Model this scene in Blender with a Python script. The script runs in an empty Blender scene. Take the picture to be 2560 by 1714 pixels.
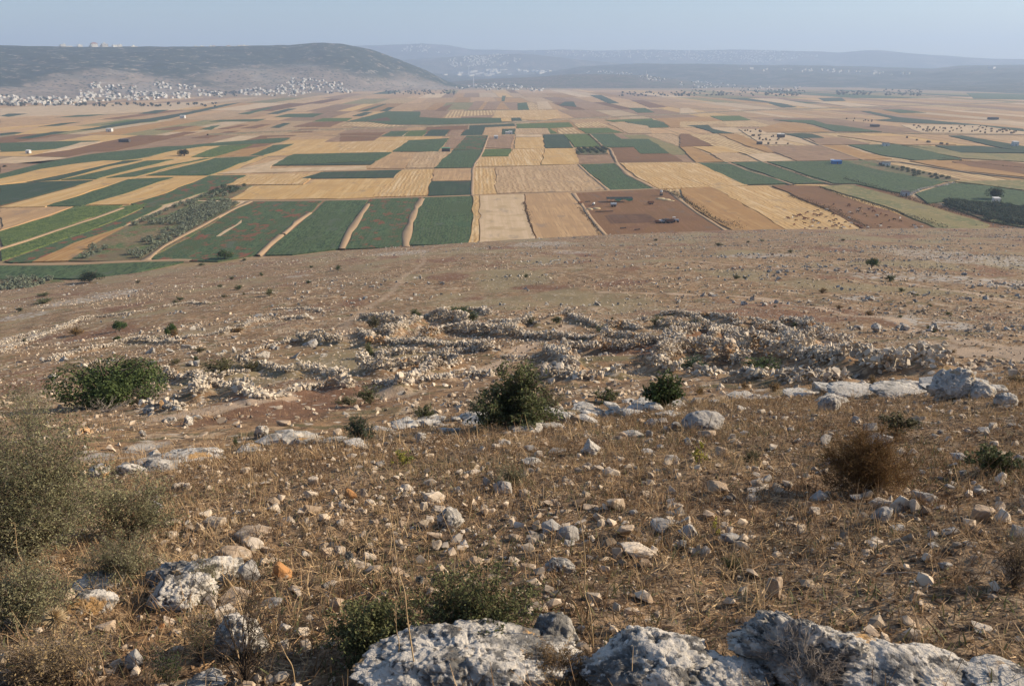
import bpy, bmesh, math, random
import numpy as np
from mathutils import Vector, Matrix
R = math.radians
random.seed(7); RNG = np.random.default_rng(11)
SC = bpy.context.scene
COL = SC.collection

# ---------------------------------------------------------------- camera, light, sky, exposure
CAM_Z = 83.0
PITCH = R(19.1); FPX = 1950.0; IW, IH = 2560.0, 1714.0
cam = bpy.data.cameras.new('camera'); camo = bpy.data.objects.new('camera', cam); COL.objects.link(camo)
cam.sensor_width = 36.0; cam.lens = 36.0*FPX/IW; cam.clip_start = 0.05; cam.clip_end = 60000
camo.location = (0, 0, CAM_Z); camo.rotation_euler = (R(90)-PITCH, 0, 0)
SC.camera = camo
SUN_EL, SUN_AZ = R(28), R(82)          # azimuth clockwise from straight ahead (+Y)
sun = bpy.data.lights.new('sun', 'SUN'); suno = bpy.data.objects.new('sun', sun); COL.objects.link(suno)
sun.energy = 5.0; sun.angle = R(0.55); sun.color = (1.0, 0.84, 0.63)
sdir = Vector((math.sin(SUN_AZ)*math.cos(SUN_EL), math.cos(SUN_AZ)*math.cos(SUN_EL), math.sin(SUN_EL)))
suno.rotation_euler = sdir.to_track_quat('Z', 'Y').to_euler(); suno.location = (60, 0, 160)
W = bpy.data.worlds.new('World'); SC.world = W; W.use_nodes = True
wt = W.node_tree; wt.nodes.clear()
wo = wt.nodes.new('ShaderNodeOutputWorld'); wb = wt.nodes.new('ShaderNodeBackground'); sk = wt.nodes.new('ShaderNodeTexSky')
sk.sky_type = 'NISHITA'; sk.sun_disc = False; sk.sun_elevation = SUN_EL; sk.sun_rotation = SUN_AZ
sk.altitude = 200; sk.air_density = 1.0; sk.dust_density = 1.0; sk.ozone_density = 2.4
wb.inputs[1].default_value = 0.097
wt.links.new(sk.outputs[0], wb.inputs[0]); wt.links.new(wb.outputs[0], wo.inputs[0])
vs = SC.view_settings; vs.view_transform = 'Standard'; vs.look = 'None'; vs.gamma = 1.0; vs.use_curve_mapping = False
vs.exposure = 0.50
SC.render.engine = 'CYCLES'
SC.cycles.max_bounces = 5; SC.cycles.diffuse_bounces = 2; SC.cycles.glossy_bounces = 1
SC.cycles.transparent_max_bounces = 4; SC.cycles.volume_bounces = 1
SC.cycles.caustics_reflective = False; SC.cycles.caustics_refractive = False
HAZE_DENSITY = 1.35e-4; HAZE_COLOR = (0.55, 0.72, 1.0)

# ---------------------------------------------------------------- numeric helpers
def _hash(i, j, k, s):
    h = (i.astype(np.uint32)*np.uint32(374761393) + j.astype(np.uint32)*np.uint32(668265263)
         + k.astype(np.uint32)*np.uint32(2246822519) + np.uint32(s*3266489917 & 0xffffffff))
    h = (h ^ (h >> np.uint32(13)))*np.uint32(1274126177); h = (h ^ (h >> np.uint32(16)))*np.uint32(2654435761)
    return ((h ^ (h >> np.uint32(15))) & np.uint32(0xffffff)).astype(np.float32)/8388607.5 - 1.0
def vn2(x, y, s=0):
    fx, fy = np.floor(x), np.floor(y); u, v = x-fx, y-fy
    u = u*u*(3-2*u); v = v*v*(3-2*v); i, j = fx.astype(np.int64), fy.astype(np.int64); z = np.zeros_like(i)
    a, b = _hash(i, j, z, s), _hash(i+1, j, z, s); c, d = _hash(i, j+1, z, s), _hash(i+1, j+1, z, s)
    return (a*(1-u)+b*u)*(1-v) + (c*(1-u)+d*u)*v
def fbm2(x, y, o=4, s=0, g=.5):
    r = 0; a = 1.; t = 0
    for q in range(o):
        r = r + a*vn2(x*(2.03**q)+q*17.3, y*(2.03**q)-q*9.1, s+q); t += a; a *= g
    return r/t
def vn3(p, s=0):
    f = np.floor(p); t = p-f; t = t*t*(3-2*t); i = f.astype(np.int64); r = 0
    for dx in (0, 1):
        for dy in (0, 1):
            for dz in (0, 1):
                w = (t[:, 0] if dx else 1-t[:, 0])*(t[:, 1] if dy else 1-t[:, 1])*(t[:, 2] if dz else 1-t[:, 2])
                r = r + w*_hash(i[:, 0]+dx, i[:, 1]+dy, i[:, 2]+dz, s)
    return r
def fbm3(p, o=4, s=0, g=.5):
    r = 0; a = 1.; t = 0
    for q in range(o): r = r + a*vn3(p*(2.03**q)+q*11.7, s+q); t += a; a *= g
    return r/t
def sstep(a, b, x):
    t = np.clip((x-a)/(b-a), 0, 1); return t*t*(3-2*t)
def hermite(tab):
    X = np.array([t[0] for t in tab], float); Yv = np.array([t[1] for t in tab], float)
    d = np.diff(Yv)/np.diff(X); m = np.zeros_like(X); m[0], m[-1] = d[0], d[-1]
    m[1:-1] = np.where(d[:-1]*d[1:] > 0, 2*d[:-1]*d[1:]/(d[:-1]+d[1:]+1e-12), 0)
    def f(x):
        x = np.clip(x, X[0], X[-1]); k = np.clip(np.searchsorted(X, x, side='right')-1, 0, len(X)-2)
        h = X[k+1]-X[k]; t = (x-X[k])/h; t2 = t*t; t3 = t2*t
        return (2*t3-3*t2+1)*Yv[k]+(t3-2*t2+t)*h*m[k]+(-2*t3+3*t2)*Yv[k+1]+(t3-t2)*h*m[k+1]
    return f

# ---------------------------------------------------------------- the lie of the land (metres, camera above x=y=0, plain at z=0)
DROP = hermite([(-12, -2.2), (0, 1.5), (2.4, 2.22), (3.25, 2.48), (5, 3.11), (7.75, 4.06), (13.5, 6.2), (20, 8.75), (26, 11.1),
                (52, 19.3), (88, 27.6), (165, 42.7), (405, 83), (520, 97), (900, 120)])
def foot_k(az):
    return np.interp(az, np.radians([-90, -33.5, 0, 33.5, 90]), [.70, .84, 1.0, 1.19, 1.5])
def hill_h(x, y, fine=True):
    x = np.asarray(x, float); y = np.asarray(y, float); r = np.hypot(x, y)+1e-6; az = np.arctan2(x, np.maximum(y, -r))
    w = sstep(30, 150, r); far = (0.5*y+0.5*r)/foot_k(np.clip(az, -1.57, 1.57))
    s = y*(1-w)+far*w
    ty = 1-sstep(15, 110, r)
    yl = 12.6+.26*np.clip(x, -12, 12)+.5*vn2(x*.5, x*0+3.1, 5)       # the rock ledge across the slope
    step = .55*sstep(yl, yl+1.3, y)*(1-sstep(yl+2, yl+16, y))
    z = -DROP(s)+.08*x*ty-step
    z = z+1.0*fbm2(x/38, y/38, 3, 3)*sstep(25, 120, r)*(1-sstep(330, 420, r)*.6)
    z = z+.32*fbm2(x/6, y/6, 3, 9)*sstep(6, 40, r)*(1-.5*sstep(200, 330, r))
    if fine:
        a = 1-sstep(30, 90, r)
        z = z+.10*fbm2(x/1.3, y/1.3, 3, 21)*sstep(1.2, 4, r)*(a*.8+.2)+.045*fbm2(x/.22, y/.22, 4, 33, .6)*a
    return np.maximum(z+CAM_Z, -4-.002*r)
# far hills: (az_deg, crest height above plain) tables, foot distance, crest distance
def _azx(px): return math.atan2(px-IW/2, FPX*math.cos(PITCH)+675*math.sin(PITCH)*0.97)
def crest(tab, dist):   # tab of (px, py) outline points -> crest height over azimuth
    A, Hh = [], []
    for px, py in tab:
        up = (IH/2-py)*math.cos(PITCH)-FPX*math.sin(PITCH); fw = FPX*math.cos(PITCH)+(IH/2-py)*math.sin(PITCH); la = px-IW/2
        A.append(math.atan2(la, fw)); Hh.append(CAM_Z+up/math.hypot(fw, la)*dist)
    return np.array(A), np.array(Hh)
HILLS = [
 dict(name='near_mountain', foot=([-900, 0, 400, 900, 1130, 1300], [2700, 2950, 3250, 3750, 4300, 4500]), dist=4700, seed=1, rough=34,
      tab=[(-1400, 130), (-600, 112), (0, 115), (150, 116), (420, 117), (600, 117), (720, 115), (760, 110), (810, 107), (860, 110), (930, 124), (1000, 150), (1060, 176), (1120, 204), (1180, 222), (1240, 236), (1300, 250)]),
 dict(name='low_hill', foot=([1000, 1250, 1500, 1750, 2050, 2300], [4700, 4600, 4500, 4400, 4500, 5000]), dist=5400, seed=2, rough=12,
      tab=[(1060, 222), (1130, 205), (1200, 198), (1330, 193), (1430, 186), (1500, 186), (1600, 188), (1700, 200), (1800, 214), (1950, 214), (2050, 219), (2150, 226), (2300, 236)]),
 dict(name='wooded_hill', foot=([600, 1000, 1500, 2000, 2560, 3200], [6000, 6000, 6000, 5200, 3900, 3400]), dist=7600, seed=3, rough=34,
      tab=[(600, 190), (950, 178), (1060, 182), (1200, 192), (1330, 186), (1450, 168), (1600, 160), (1750, 160), (1900, 163), (2050, 164), (2200, 168), (2330, 172), (2400, 164), (2560, 162), (2800, 160), (3400, 165)]),
 dict(name='town_hill', foot=([700, 1300, 1800], [8200, 8200, 8400]), dist=9400, seed=4, rough=30,
      tab=[(700, 150), (900, 140), (1000, 152), (1100, 145), (1200, 138), (1300, 134), (1350, 138), (1450, 150), (1550, 158), (1750, 172)]),
 dict(name='far_ridge', foot=([0, 900, 1700, 2560, 3300], [10200, 10200, 10200, 9800, 9500]), dist=12000, seed=5, rough=40,
      tab=[(-400, 130), (500, 122), (850, 116), (1000, 111), (1050, 109), (1120, 113), (1180, 124), (1300, 126), (1400, 124), (1500, 127), (1600, 124), (1750, 126), (1850, 124), (2000, 128), (2090, 132), (2150, 128), (2190, 127), (2280, 134), (2400, 142), (2480, 147), (2560, 148), (3300, 150)]),
]
for h in HILLS:
    h['az'], h['top'] = crest(h['tab'], h['dist'])
    h['faz'] = np.array([_azx(p) for p in h['foot'][0]]); h['fr'] = np.array(h['foot'][1], float)
def far_h(h, x, y):
    r = np.hypot(x, y)+1e-6; az = np.arctan2(x, y); top = np.interp(az, h['az'], h['top']); f = np.interp(az, h['faz'], h['fr'])
    t = (r-f)/(h['dist']-f)
    p = np.where(t < 1, sstep(0, 1, np.clip(t, 0, 1))*.55+.45*np.clip(t, 0, 1)**1.1, 1-.9*sstep(1, 1.9, t))
    gul = fbm2(x/420, y/420, 4, h['seed']*7)*h['rough']+fbm2(x/90, y/90, 3, h['seed']*7+3)*h['rough']*.22
    env = np.clip(top/120, .05, 1)*np.clip(t*3, 0, 1)*np.where(t < 1, 1-.93*sstep(.72, 1, t), .3)
    z = -6+(top+6)*p+gul*env+fbm2(x/60, y/60, 2, 71)*2.2*np.clip(top/60, 0, 1)*(t > .5)
    ea, eb = h['az'][0], h['az'][-1]
    edge = sstep(ea, ea+.03, az)*(1-sstep(eb-.03, eb, az))
    return np.where(t <= 0, -8.0, -8+(z+8)*edge)
def land_h(x, y):
    z = np.zeros_like(x); r = np.hypot(x, y)
    n = r < 900
    if n.any(): z[n] = np.maximum(z[n], hill_h(x[n], y[n]))
    f = r > 2500
    if f.any():
        for h in HILLS: z[f] = np.maximum(z[f], far_h(h, x[f], y[f]))
    return z
_T = np.concatenate([np.geomspace(1.6, 900, 1500), np.geomspace(905, 14000, 900)])
def ray(px, py):
    up = (IH/2-py)*math.cos(PITCH)-FPX*math.sin(PITCH); fw = FPX*math.cos(PITCH)+(IH/2-py)*math.sin(PITCH)
    return (px-IW/2)/fw, up/fw
def ground(px, py):
    """the point of the land seen at this place of the photograph"""
    a, b = ray(px, py); x, y = _T*a, _T*1.0; z = CAM_Z+_T*b
    d = z-land_h(x, y); k = np.nonzero(d <= 0)[0]
    if len(k) == 0: k = np.array([len(_T)-1])
    k = k[0]
    if k > 0:
        f = d[k-1]/(d[k-1]-d[k]+1e-9); t = _T[k-1]+(_T[k]-_T[k-1])*min(max(f, 0), 1)
    else: t = _T[0]
    return Vector((t*a, t, CAM_Z+t*b))
def plain(px, py, z=0.0):
    a, b = ray(px, py); t = (z-CAM_Z)/b; return (t*a, t)
def span(p, px):      # metres that px photograph pixels cover at point p
    d = math.hypot(p.x, p.y); return px*math.sqrt(p.y**2*math.cos(PITCH)**2*0+ (p.y*math.cos(PITCH)-(p.z-CAM_Z)*math.sin(PITCH))**2)/FPX
def H1(x, y): return float(hill_h(np.array([x]), np.array([y]))[0])

# ---------------------------------------------------------------- mesh and object helpers
def mesh_np(name, V, F, mat=None, smooth=False, mi=None, mats=None, attrs=None):
    me = bpy.data.meshes.new(name); V = np.ascontiguousarray(V, np.float32); F = np.asarray(F, np.int32); n = F.shape[1]
    me.vertices.add(len(V)); me.vertices.foreach_set('co', V.ravel())
    me.loops.add(F.size); me.loops.foreach_set('vertex_index', F.ravel())
    me.polygons.add(len(F)); me.polygons.foreach_set('loop_start', np.arange(0, F.size, n, dtype=np.int32))
    me.polygons.foreach_set('loop_total', np.full(len(F), n, np.int32))
    me.polygons.foreach_set('use_smooth', np.full(len(F), bool(smooth)))
    for m in (mats or [mat]):
        if m: me.materials.append(m)
    if mi is not None: me.polygons.foreach_set('material_index', np.asarray(mi, np.int32))
    for k, a in (attrs or {}).items():
        at = me.attributes.new(k, 'FLOAT', 'POINT'); at.data.foreach_set('value', np.asarray(a, np.float32))
    me.update(calc_edges=True)
    return me
def link(name, me, parent=None, loc=None, label=None, cat=None, group=None, kind=None):
    o = bpy.data.objects.new(name, me); COL.objects.link(o)
    if parent is not None: o.parent = parent
    if loc is not None: o.location = loc
    if label: o['label'] = label
    if cat: o['category'] = cat
    if group: o['group'] = group
    if kind: o['kind'] = kind
    return o
def thing(name, loc, label, cat, group=None): return link(name, None, None, loc, label, cat, group)
def dup(root, loc, rz=0, sc=1.0, label=None, group=None):
    r = root.copy(); COL.objects.link(r); r.location = loc; r.rotation_euler = (0, 0, rz)
    r.scale = (sc, sc, sc) if not hasattr(sc, '__len__') else sc
    if label: r['label'] = label
    if group: r['group'] = group
    for ch in root.children:
        c = ch.copy(); COL.objects.link(c); c.parent = r
    return r
_ico = {}
def ico(n):
    if n not in _ico:
        bm = bmesh.new(); bmesh.ops.create_icosphere(bm, subdivisions=n, radius=1.0)
        bm.verts.ensure_lookup_table()
        _ico[n] = (np.array([v.co[:] for v in bm.verts]), np.array([[v.index for v in f.verts] for f in bm.faces], np.int32)); bm.free()
    return _ico[n]
def faceted(D, rng, n=11, lo=.62, hi=1.0, soft=0.0):
    N = rng.normal(size=(n, 3)); N /= np.linalg.norm(N, axis=1)[:, None]; d = rng.uniform(lo, hi, n)
    q = D@N.T; rr = np.where(q > .05, d[None]/np.maximum(q, .05), 9.)
    r = np.minimum(rr.min(1), 1.12)
    if soft: r = -np.log(np.exp(-rr.clip(0, 4)/soft).sum(1)+math.exp(-1.12/soft))*soft
    return r
def rot_z(V, a):
    c, s = math.cos(a), math.sin(a); o = V.copy(); o[:, 0] = V[:, 0]*c-V[:, 1]*s; o[:, 1] = V[:, 0]*s+V[:, 1]*c; return o
def rand_rot(rng, n):
    q = rng.normal(size=(n, 4)); q /= np.linalg.norm(q, axis=1)[:, None]; w, x, y, z = q.T
    M = np.empty((n, 3, 3))
    M[:, 0, 0] = 1-2*(y*y+z*z); M[:, 0, 1] = 2*(x*y-z*w); M[:, 0, 2] = 2*(x*z+y*w)
    M[:, 1, 0] = 2*(x*y+z*w); M[:, 1, 1] = 1-2*(x*x+z*z); M[:, 1, 2] = 2*(y*z-x*w)
    M[:, 2, 0] = 2*(x*z-y*w); M[:, 2, 1] = 2*(y*z+x*w); M[:, 2, 2] = 1-2*(x*x+y*y)
    return M
def stone_variants(level, n, seed, lo=.6):
    D, F = ico(level); rng = np.random.default_rng(seed); out = []
    for i in range(n):
        r = faceted(D, rng, 10, lo, 1.0); V = D*r[:, None]*np.array([1, rng.uniform(.65, 1), rng.uniform(.5, .85)])
        if level > 1: V = V*(1+.07*fbm3(V*2.5+i*5, 3, seed)[:, None])
        out.append(V)
    return out, F
def hull(rng, n=11, asp=(1, .8, .65), box=.5):
    """an angular stone: the convex hull of a few points, edge to edge about 2"""
    P = rng.normal(size=(n, 3)); P /= np.linalg.norm(P, axis=1)[:, None]; Q = P/np.abs(P).max(1)[:, None]*.82
    P = (P*(1-box)+Q*box)*rng.uniform(.78, 1.12, (n, 1))*np.array(asp)
    bm = bmesh.new(); [bm.verts.new(p) for p in P]; r = bmesh.ops.convex_hull(bm, input=bm.verts)
    bmesh.ops.delete(bm, geom=[v for v in bm.verts if not v.link_faces], context='VERTS'); bmesh.ops.recalc_face_normals(bm, faces=bm.faces)
    return bm
def bm_arr(bm):
    bmesh.ops.triangulate(bm, faces=bm.faces); bm.verts.index_update(); bm.faces.ensure_lookup_table()
    V = np.array([v.co[:] for v in bm.verts]); F = np.array([[v.index for v in f.verts] for f in bm.faces], np.int32); bm.free(); return V, F
def hull_variants(k, n, seed, box=.45):
    rng = np.random.default_rng(seed); out = []
    for q in range(k): out.append(bm_arr(hull(rng, n+q % 3, (1, rng.uniform(.6, .95), rng.uniform(.45, .8)), box)))
    return out
def scatter_h(vars_, P, S, rng, flat=1.0):
    kk = rng.integers(0, len(vars_), len(P)); parts = []; o = 0; Vs, Fs = [], []
    for q, (V0, F0) in enumerate(vars_):
        m = kk == q
        if not m.any(): continue
        V, F = scatter([V0], F0, P[m], S[m], rng, True, flat); Vs.append(V); Fs.append(F+o); o += len(V)
    return np.concatenate(Vs), np.concatenate(Fs)
def scatter(variants, F, P, S, rng, tumble=True, flat=.8):
    """one vertex/face array of many small copies; P (n,3), S (n,)"""
    n = len(P); k = rng.integers(0, len(variants), n); VV = np.stack(variants)[k]
    if tumble: M = rand_rot(rng, n)
    else:
        a = rng.uniform(0, 6.28, n); M = np.zeros((n, 3, 3)); M[:, 0, 0] = np.cos(a); M[:, 0, 1] = -np.sin(a); M[:, 1, 0] = np.sin(a); M[:, 1, 1] = np.cos(a); M[:, 2, 2] = 1
    VV = np.einsum('nij,nvj->nvi', M, VV); VV[:, :, 2] *= flat
    VV = VV*S[:, None, None]+P[:, None, :]
    nv = VV.shape[1]; FF = F[None]+(np.arange(n)*nv)[:, None, None]
    return VV.reshape(-1, 3), FF.reshape(-1, 3)
def join_arr(parts):
    Vs, Fs, o = [], [], 0
    for V, F in parts: Vs.append(V); Fs.append(F+o); o += len(V)
    return np.concatenate(Vs), np.concatenate(Fs)
def tubes(P, Rr, sides=3):
    """P (n, m, 3) polylines, Rr (n, m) radii -> quads"""
    n, m, _ = P.shape; T = np.gradient(P, axis=1); T /= np.linalg.norm(T, axis=2, keepdims=True)+1e-9
    ref = np.where(np.abs(T[..., 2:3]) > .8, np.array([1., 0, 0]), np.array([0, 0, 1.]))
    A = np.cross(T, ref); A /= np.linalg.norm(A, axis=2, keepdims=True)+1e-9; B = np.cross(T, A)
    th = np.arange(sides)*2*math.pi/sides
    V = P[:, :, None]+Rr[:, :, None, None]*(A[:, :, None]*np.cos(th)[None, None, :, None]+B[:, :, None]*np.sin(th)[None, None, :, None])
    i = np.arange(n)[:, None, None]*m*sides+np.arange(m-1)[None, :, None]*sides; s = np.arange(sides)[None, None]; s2 = (s+1) % sides
    F = np.stack([i+s, i+s2, i+sides+s2, i+sides+s], -1)
    return V.reshape(-1, 3), F.reshape(-1, 4)
def leaves(P, size, rng, up=.3, aspect=.5, normal=None):
    """rhombic leaves folded a little at the rib, at points P"""
    n = len(P); N = rng.normal(size=(n, 3)); N[:, 2] = np.abs(N[:, 2])+up
    if normal is not None: N = N*.6+normal
    N /= np.linalg.norm(N, axis=1)[:, None]
    A = np.cross(N, rng.normal(size=(n, 3))); A /= np.linalg.norm(A, axis=1)[:, None]+1e-9; B = np.cross(N, A)
    s = (size*rng.uniform(.6, 1.3, n))[:, None]
    V = np.stack([P-A*s*.5, P+B*s*aspect*.5+N*s*.08, P+A*s*.5, P-B*s*aspect*.5+N*s*.08], 1).reshape(-1, 3)
    return V, np.arange(4*n).reshape(n, 4)

# ---------------------------------------------------------------- materials
def layered(name, base, layers, rough=.9, bump=(), yaw=0.0, rnd=0.0, island=0.0, attr=None, obj=False, backlit=0.0, spec=.15):
    m = bpy.data.materials.new(name); m.use_nodes = True; t = m.node_tree; t.nodes.clear(); N = t.nodes.new; L = t.links.new
    out = N('ShaderNodeOutputMaterial'); bs = N('ShaderNodeBsdfPrincipled'); L(bs.outputs[0], out.inputs[0])
    bs.inputs['Roughness'].default_value = rough; bs.inputs['Specular IOR Level'].default_value = spec
    if obj: src = N('ShaderNodeTexCoord').outputs['Object']
    else: src = N('ShaderNodeNewGeometry').outputs['Position']
    if yaw:
        mp = N('ShaderNodeMapping'); mp.inputs['Rotation'].default_value = (0, 0, yaw); L(src, mp.inputs[0]); src = mp.outputs[0]
    def scaled(sc):
        if not hasattr(sc, '__len__'): sc = (sc, sc, sc)
        v = N('ShaderNodeVectorMath'); v.operation = 'MULTIPLY'; v.inputs[1].default_value = sc; L(src, v.inputs[0]); return v.outputs[0]
    def fac(kind, sc, det):
        if kind == 'noise':
            n = N('ShaderNodeTexNoise'); n.inputs['Scale'].default_value = 1.0; n.inputs['Detail'].default_value = det; n.inputs['Roughness'].default_value = .6
            L(scaled(sc), n.inputs['Vector']); return n.outputs[0]
        if kind in ('vor', 'vcell'):
            n = N('ShaderNodeTexVoronoi'); n.inputs['Scale'].default_value = 1.0; L(scaled(sc), n.inputs['Vector'])
            if kind == 'vor': return n.outputs['Distance']
            return n.outputs['Color']
        if kind == 'wave':
            n = N('ShaderNodeTexWave'); n.wave_type = 'BANDS'; n.bands_direction = 'X'; n.inputs['Scale'].default_value = sc
            n.inputs['Distortion'].default_value = det; n.inputs['Detail'].default_value = 3; n.inputs['Detail Scale'].default_value = .08/sc if sc else 1
            L(src, n.inputs[0]); return n.outputs['Fac']
        if kind == 'attr':
            n = N('ShaderNodeAttribute'); n.attribute_name = sc; return n.outputs['Fac']
        if kind == 'up':
            n = N('ShaderNodeNewGeometry'); s = N('ShaderNodeSeparateXYZ'); L(n.outputs['Normal'], s.inputs[0]); return s.outputs[2]
    col = N('ShaderNodeRGB'); col.outputs[0].default_value = (*base, 1); cur = col.outputs[0]
    for ly in layers:
        kind, sc, det, lo, hi, c = ly[:6]
        f = fac(kind, sc, det); mr = N('ShaderNodeMapRange'); mr.interpolation_type = 'SMOOTHSTEP'
        mr.inputs[1].default_value = lo; mr.inputs[2].default_value = hi; L(f, mr.inputs[0]); f = mr.outputs[0]
        if len(ly) > 6:
            k, s2, d2, l2, h2 = ly[6]; g = fac(k, s2, d2); m2 = N('ShaderNodeMapRange'); m2.interpolation_type = 'SMOOTHSTEP'
            m2.inputs[1].default_value = l2; m2.inputs[2].default_value = h2; L(g, m2.inputs[0])
            mu = N('ShaderNodeMath'); mu.operation = 'MULTIPLY'; L(f, mu.inputs[0]); L(m2.outputs[0], mu.inputs[1]); f = mu.outputs[0]
        mx = N('ShaderNodeMix'); mx.data_type = 'RGBA'; L(f, mx.inputs[0]); L(cur, mx.inputs[6]); mx.inputs[7].default_value = (*c, 1); cur = mx.outputs[2]
    def vary(sock, amount, cur):
        mr = N('ShaderNodeMapRange'); mr.inputs[3].default_value = 1-amount; mr.inputs[4].default_value = 1+amount; L(sock, mr.inputs[0])
        v = N('ShaderNodeVectorMath'); v.operation = 'SCALE'; L(cur, v.inputs[0]); L(mr.outputs[0], v.inputs['Scale']); return v.outputs[0]
    if rnd: cur = vary(N('ShaderNodeObjectInfo').outputs['Random'], rnd, cur)
    if island: cur = vary(N('ShaderNodeNewGeometry').outputs['Random Per Island'], island, cur)
    L(cur, bs.inputs['Base Color'])
    prev = None
    for kind, sc, det, strength, dist in bump:
        b = N('ShaderNodeBump'); b.inputs['Strength'].default_value = strength; b.inputs['Distance'].default_value = dist
        L(fac(kind, sc, det), b.inputs['Height'])
        if prev: L(prev, b.inputs['Normal'])
        prev = b.outputs[0]
    if prev: L(prev, bs.inputs['Normal'])
    if backlit:
        tr = N('ShaderNodeBsdfTranslucent'); ms = N('ShaderNodeMixShader'); ms.inputs[0].default_value = backlit
        L(cur, tr.inputs[0]); L(bs.outputs[0], ms.inputs[1]); L(tr.outputs[0], ms.inputs[2]); L(ms.outputs[0], out.inputs[0])
    return m
# ================================================================ LARGE STRUCTURE
YAW = -0.0436
soil = layered('hillside_soil', (.255, .156, .084), [
    ('noise', .055, 4, .40, .62, (.315, .198, .108)),
    ('noise', .30, 5, .47, .60, (.185, .118, .070)), ('noise', (.5, .22, .5), 6, .55, .62, (.44, .33, .22)),
    ('noise', (.9, .9, .9), 6, .52, .60, (.40, .275, .165)),
    ('noise', 2.6, 5, .50, .64, (.125, .086, .057)),
    ('noise', .16, 5, .56, .68, (.185, .150, .080)),
    ('noise', .7, 6, .55, .63, (.145, .118, .062)), ('noise', (.035, .02, .035), 6, .52, .62, (.255, .20, .115)), ('noise', (.06, .03, .06), 6, .56, .64, (.20, .112, .068)),
    ('attr', 'rocky', 0, .25, .8, (.40, .36, .31), ('noise', .8, 6, .47, .55)),
    ('attr', 'stony', 0, .1, .9, (.44, .38, .30), ('vor', 2.6, 0, .30, .20)),
    ('vor', .8, 0, .24, .15, (.44, .375, .30), ('noise', .11, 5, .44, .56)), ('vor', 1.15, 0, .18, .10, (.54, .47, .38)), ('vor', .62, 0, .20, .12, (.46, .39, .31), ('noise', .08, 5, .46, .6)),
    ('attr', 'trodden', 0, .2, .9, (.43, .32, .225)),
    ('attr', 'near', 0, .2, .9, (.30, .205, .125), ('noise', 5, 5, .40, .60)),
    ('attr', 'near', 0, .2, .9, (.085, .056, .037), ('noise', 14, 6, .46, .60)),
    ('attr', 'near', 0, .2, .9, (.36, .265, .175), ('vor', 34, 0, .27, .16)),
    ], rough=.95, bump=[('noise', 60, 5, .8, .012), ('noise', 16, 6, .9, .05), ('noise', 2.2, 6, .6, .12)])
# hillside: a fan-shaped grid, finest near the camera
na, nr = 500, 760
az = np.concatenate([np.linspace(-R(128), -R(44), 40)[:-1], np.linspace(-R(44), R(44), na), np.linspace(R(44), R(128), 40)[1:]])
rr = np.geomspace(.7, 640, nr)
A, RR = np.meshgrid(az, rr); GX, GY = (RR*np.sin(A)).ravel(), (RR*np.cos(A)).ravel()-.6
GZ = hill_h(GX, GY)
far = np.hypot(GX, GY)
def seg_dist(X, Y, P):
    d = np.full(X.shape, 1e9)
    for (x0, y0), (x1, y1) in zip(P[:-1], P[1:]):
        t = np.clip(((X-x0)*(x1-x0)+(Y-y0)*(y1-y0))/((x1-x0)**2+(y1-y0)**2+1e-9), 0, 1)
        d = np.minimum(d, np.hypot(X-x0-t*(x1-x0), Y-y0-t*(y1-y0)))
    return d
path_px = [(845, 860), (870, 800), (925, 765), (960, 745), (985, 722), (1010, 690), (1060, 655), (1055, 630), (1110, 605)]
path = [tuple(ground(*p)[:2]) for p in path_px]
trod = (1-sstep(.5, 1.7, seg_dist(GX, GY, path)+.5*vn2(GX*.8, GY*.8, 4)))*.55
for q_, pp in enumerate([[(60, 800), (420, 745), (800, 700), (1300, 672), (1700, 668)], [(1200, 640), (1700, 650), (2200, 690), (2560, 760)], [(500, 640), (900, 640), (1500, 625), (2100, 620)],
    [(1500, 730), (1900, 745), (2250, 800), (2560, 880)], [(930, 990), (1150, 940), (1330, 860), (1420, 815)], [(430, 1040), (700, 1000), (760, 960)], [(2000, 860), (2300, 850), (2560, 900)]]):
    pq = [tuple(ground(*p)[:2]) for p in pp]; trod = np.maximum(trod, (1-sstep(.35, 1.2, seg_dist(GX, GY, pq)+.7*vn2(GX*.35, GY*.35, 40+q_)))*.85)
rocky = np.zeros_like(GX)
for px, py, rx, ry in [(215, 750, 90, 14), (60, 790, 70, 9), (290, 738, 40, 5), (2420, 640, 170, 22), (2150, 745, 70, 10), (2230, 690, 120, 8), (1350, 612, 90, 6), (1900, 640, 120, 6),
                       (2440, 700, 150, 16), (745, 690, 40, 3), (1000, 632, 80, 5), (1430, 632, 60, 4), (2300, 800, 110, 14), (60, 850, 90, 14), (230, 1155, 90, 12)]:
    c = ground(px, py); w = span(c, rx); d = max(abs(ground(px, py-ry).y-c.y), abs(ground(px, py+ry).y-c.y))
    rocky = np.maximum(rocky, 1-sstep(.4, 1.3, np.hypot((GX-c.x)/w, (GY-c.y)/d)+.5*fbm2(GX/5, GY/5, 3, 8)))
stony = sstep(26, 40, far)*(1-sstep(95, 125, far))*sstep(-.25, .25, fbm2(GX/14, GY/14, 3, 55)+.15)
near = 1-sstep(11, 24, far)
nc = len(az); i = np.arange(nr-1)[:, None]*nc+np.arange(nc-1)[None]
F = np.stack([i, i+1, i+nc+1, i+nc], -1).reshape(-1, 4)[:, ::-1]
HILL = link('hillside', mesh_np('hillside', np.stack([GX, GY, GZ], 1), F, soil, True, attrs=dict(trodden=trod, rocky=rocky, stony=stony, near=near)), kind='structure')
# hilltop ground behind and beneath the viewer, closing the fan
th = np.linspace(0, 2*math.pi, 49)[:-1]
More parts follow.
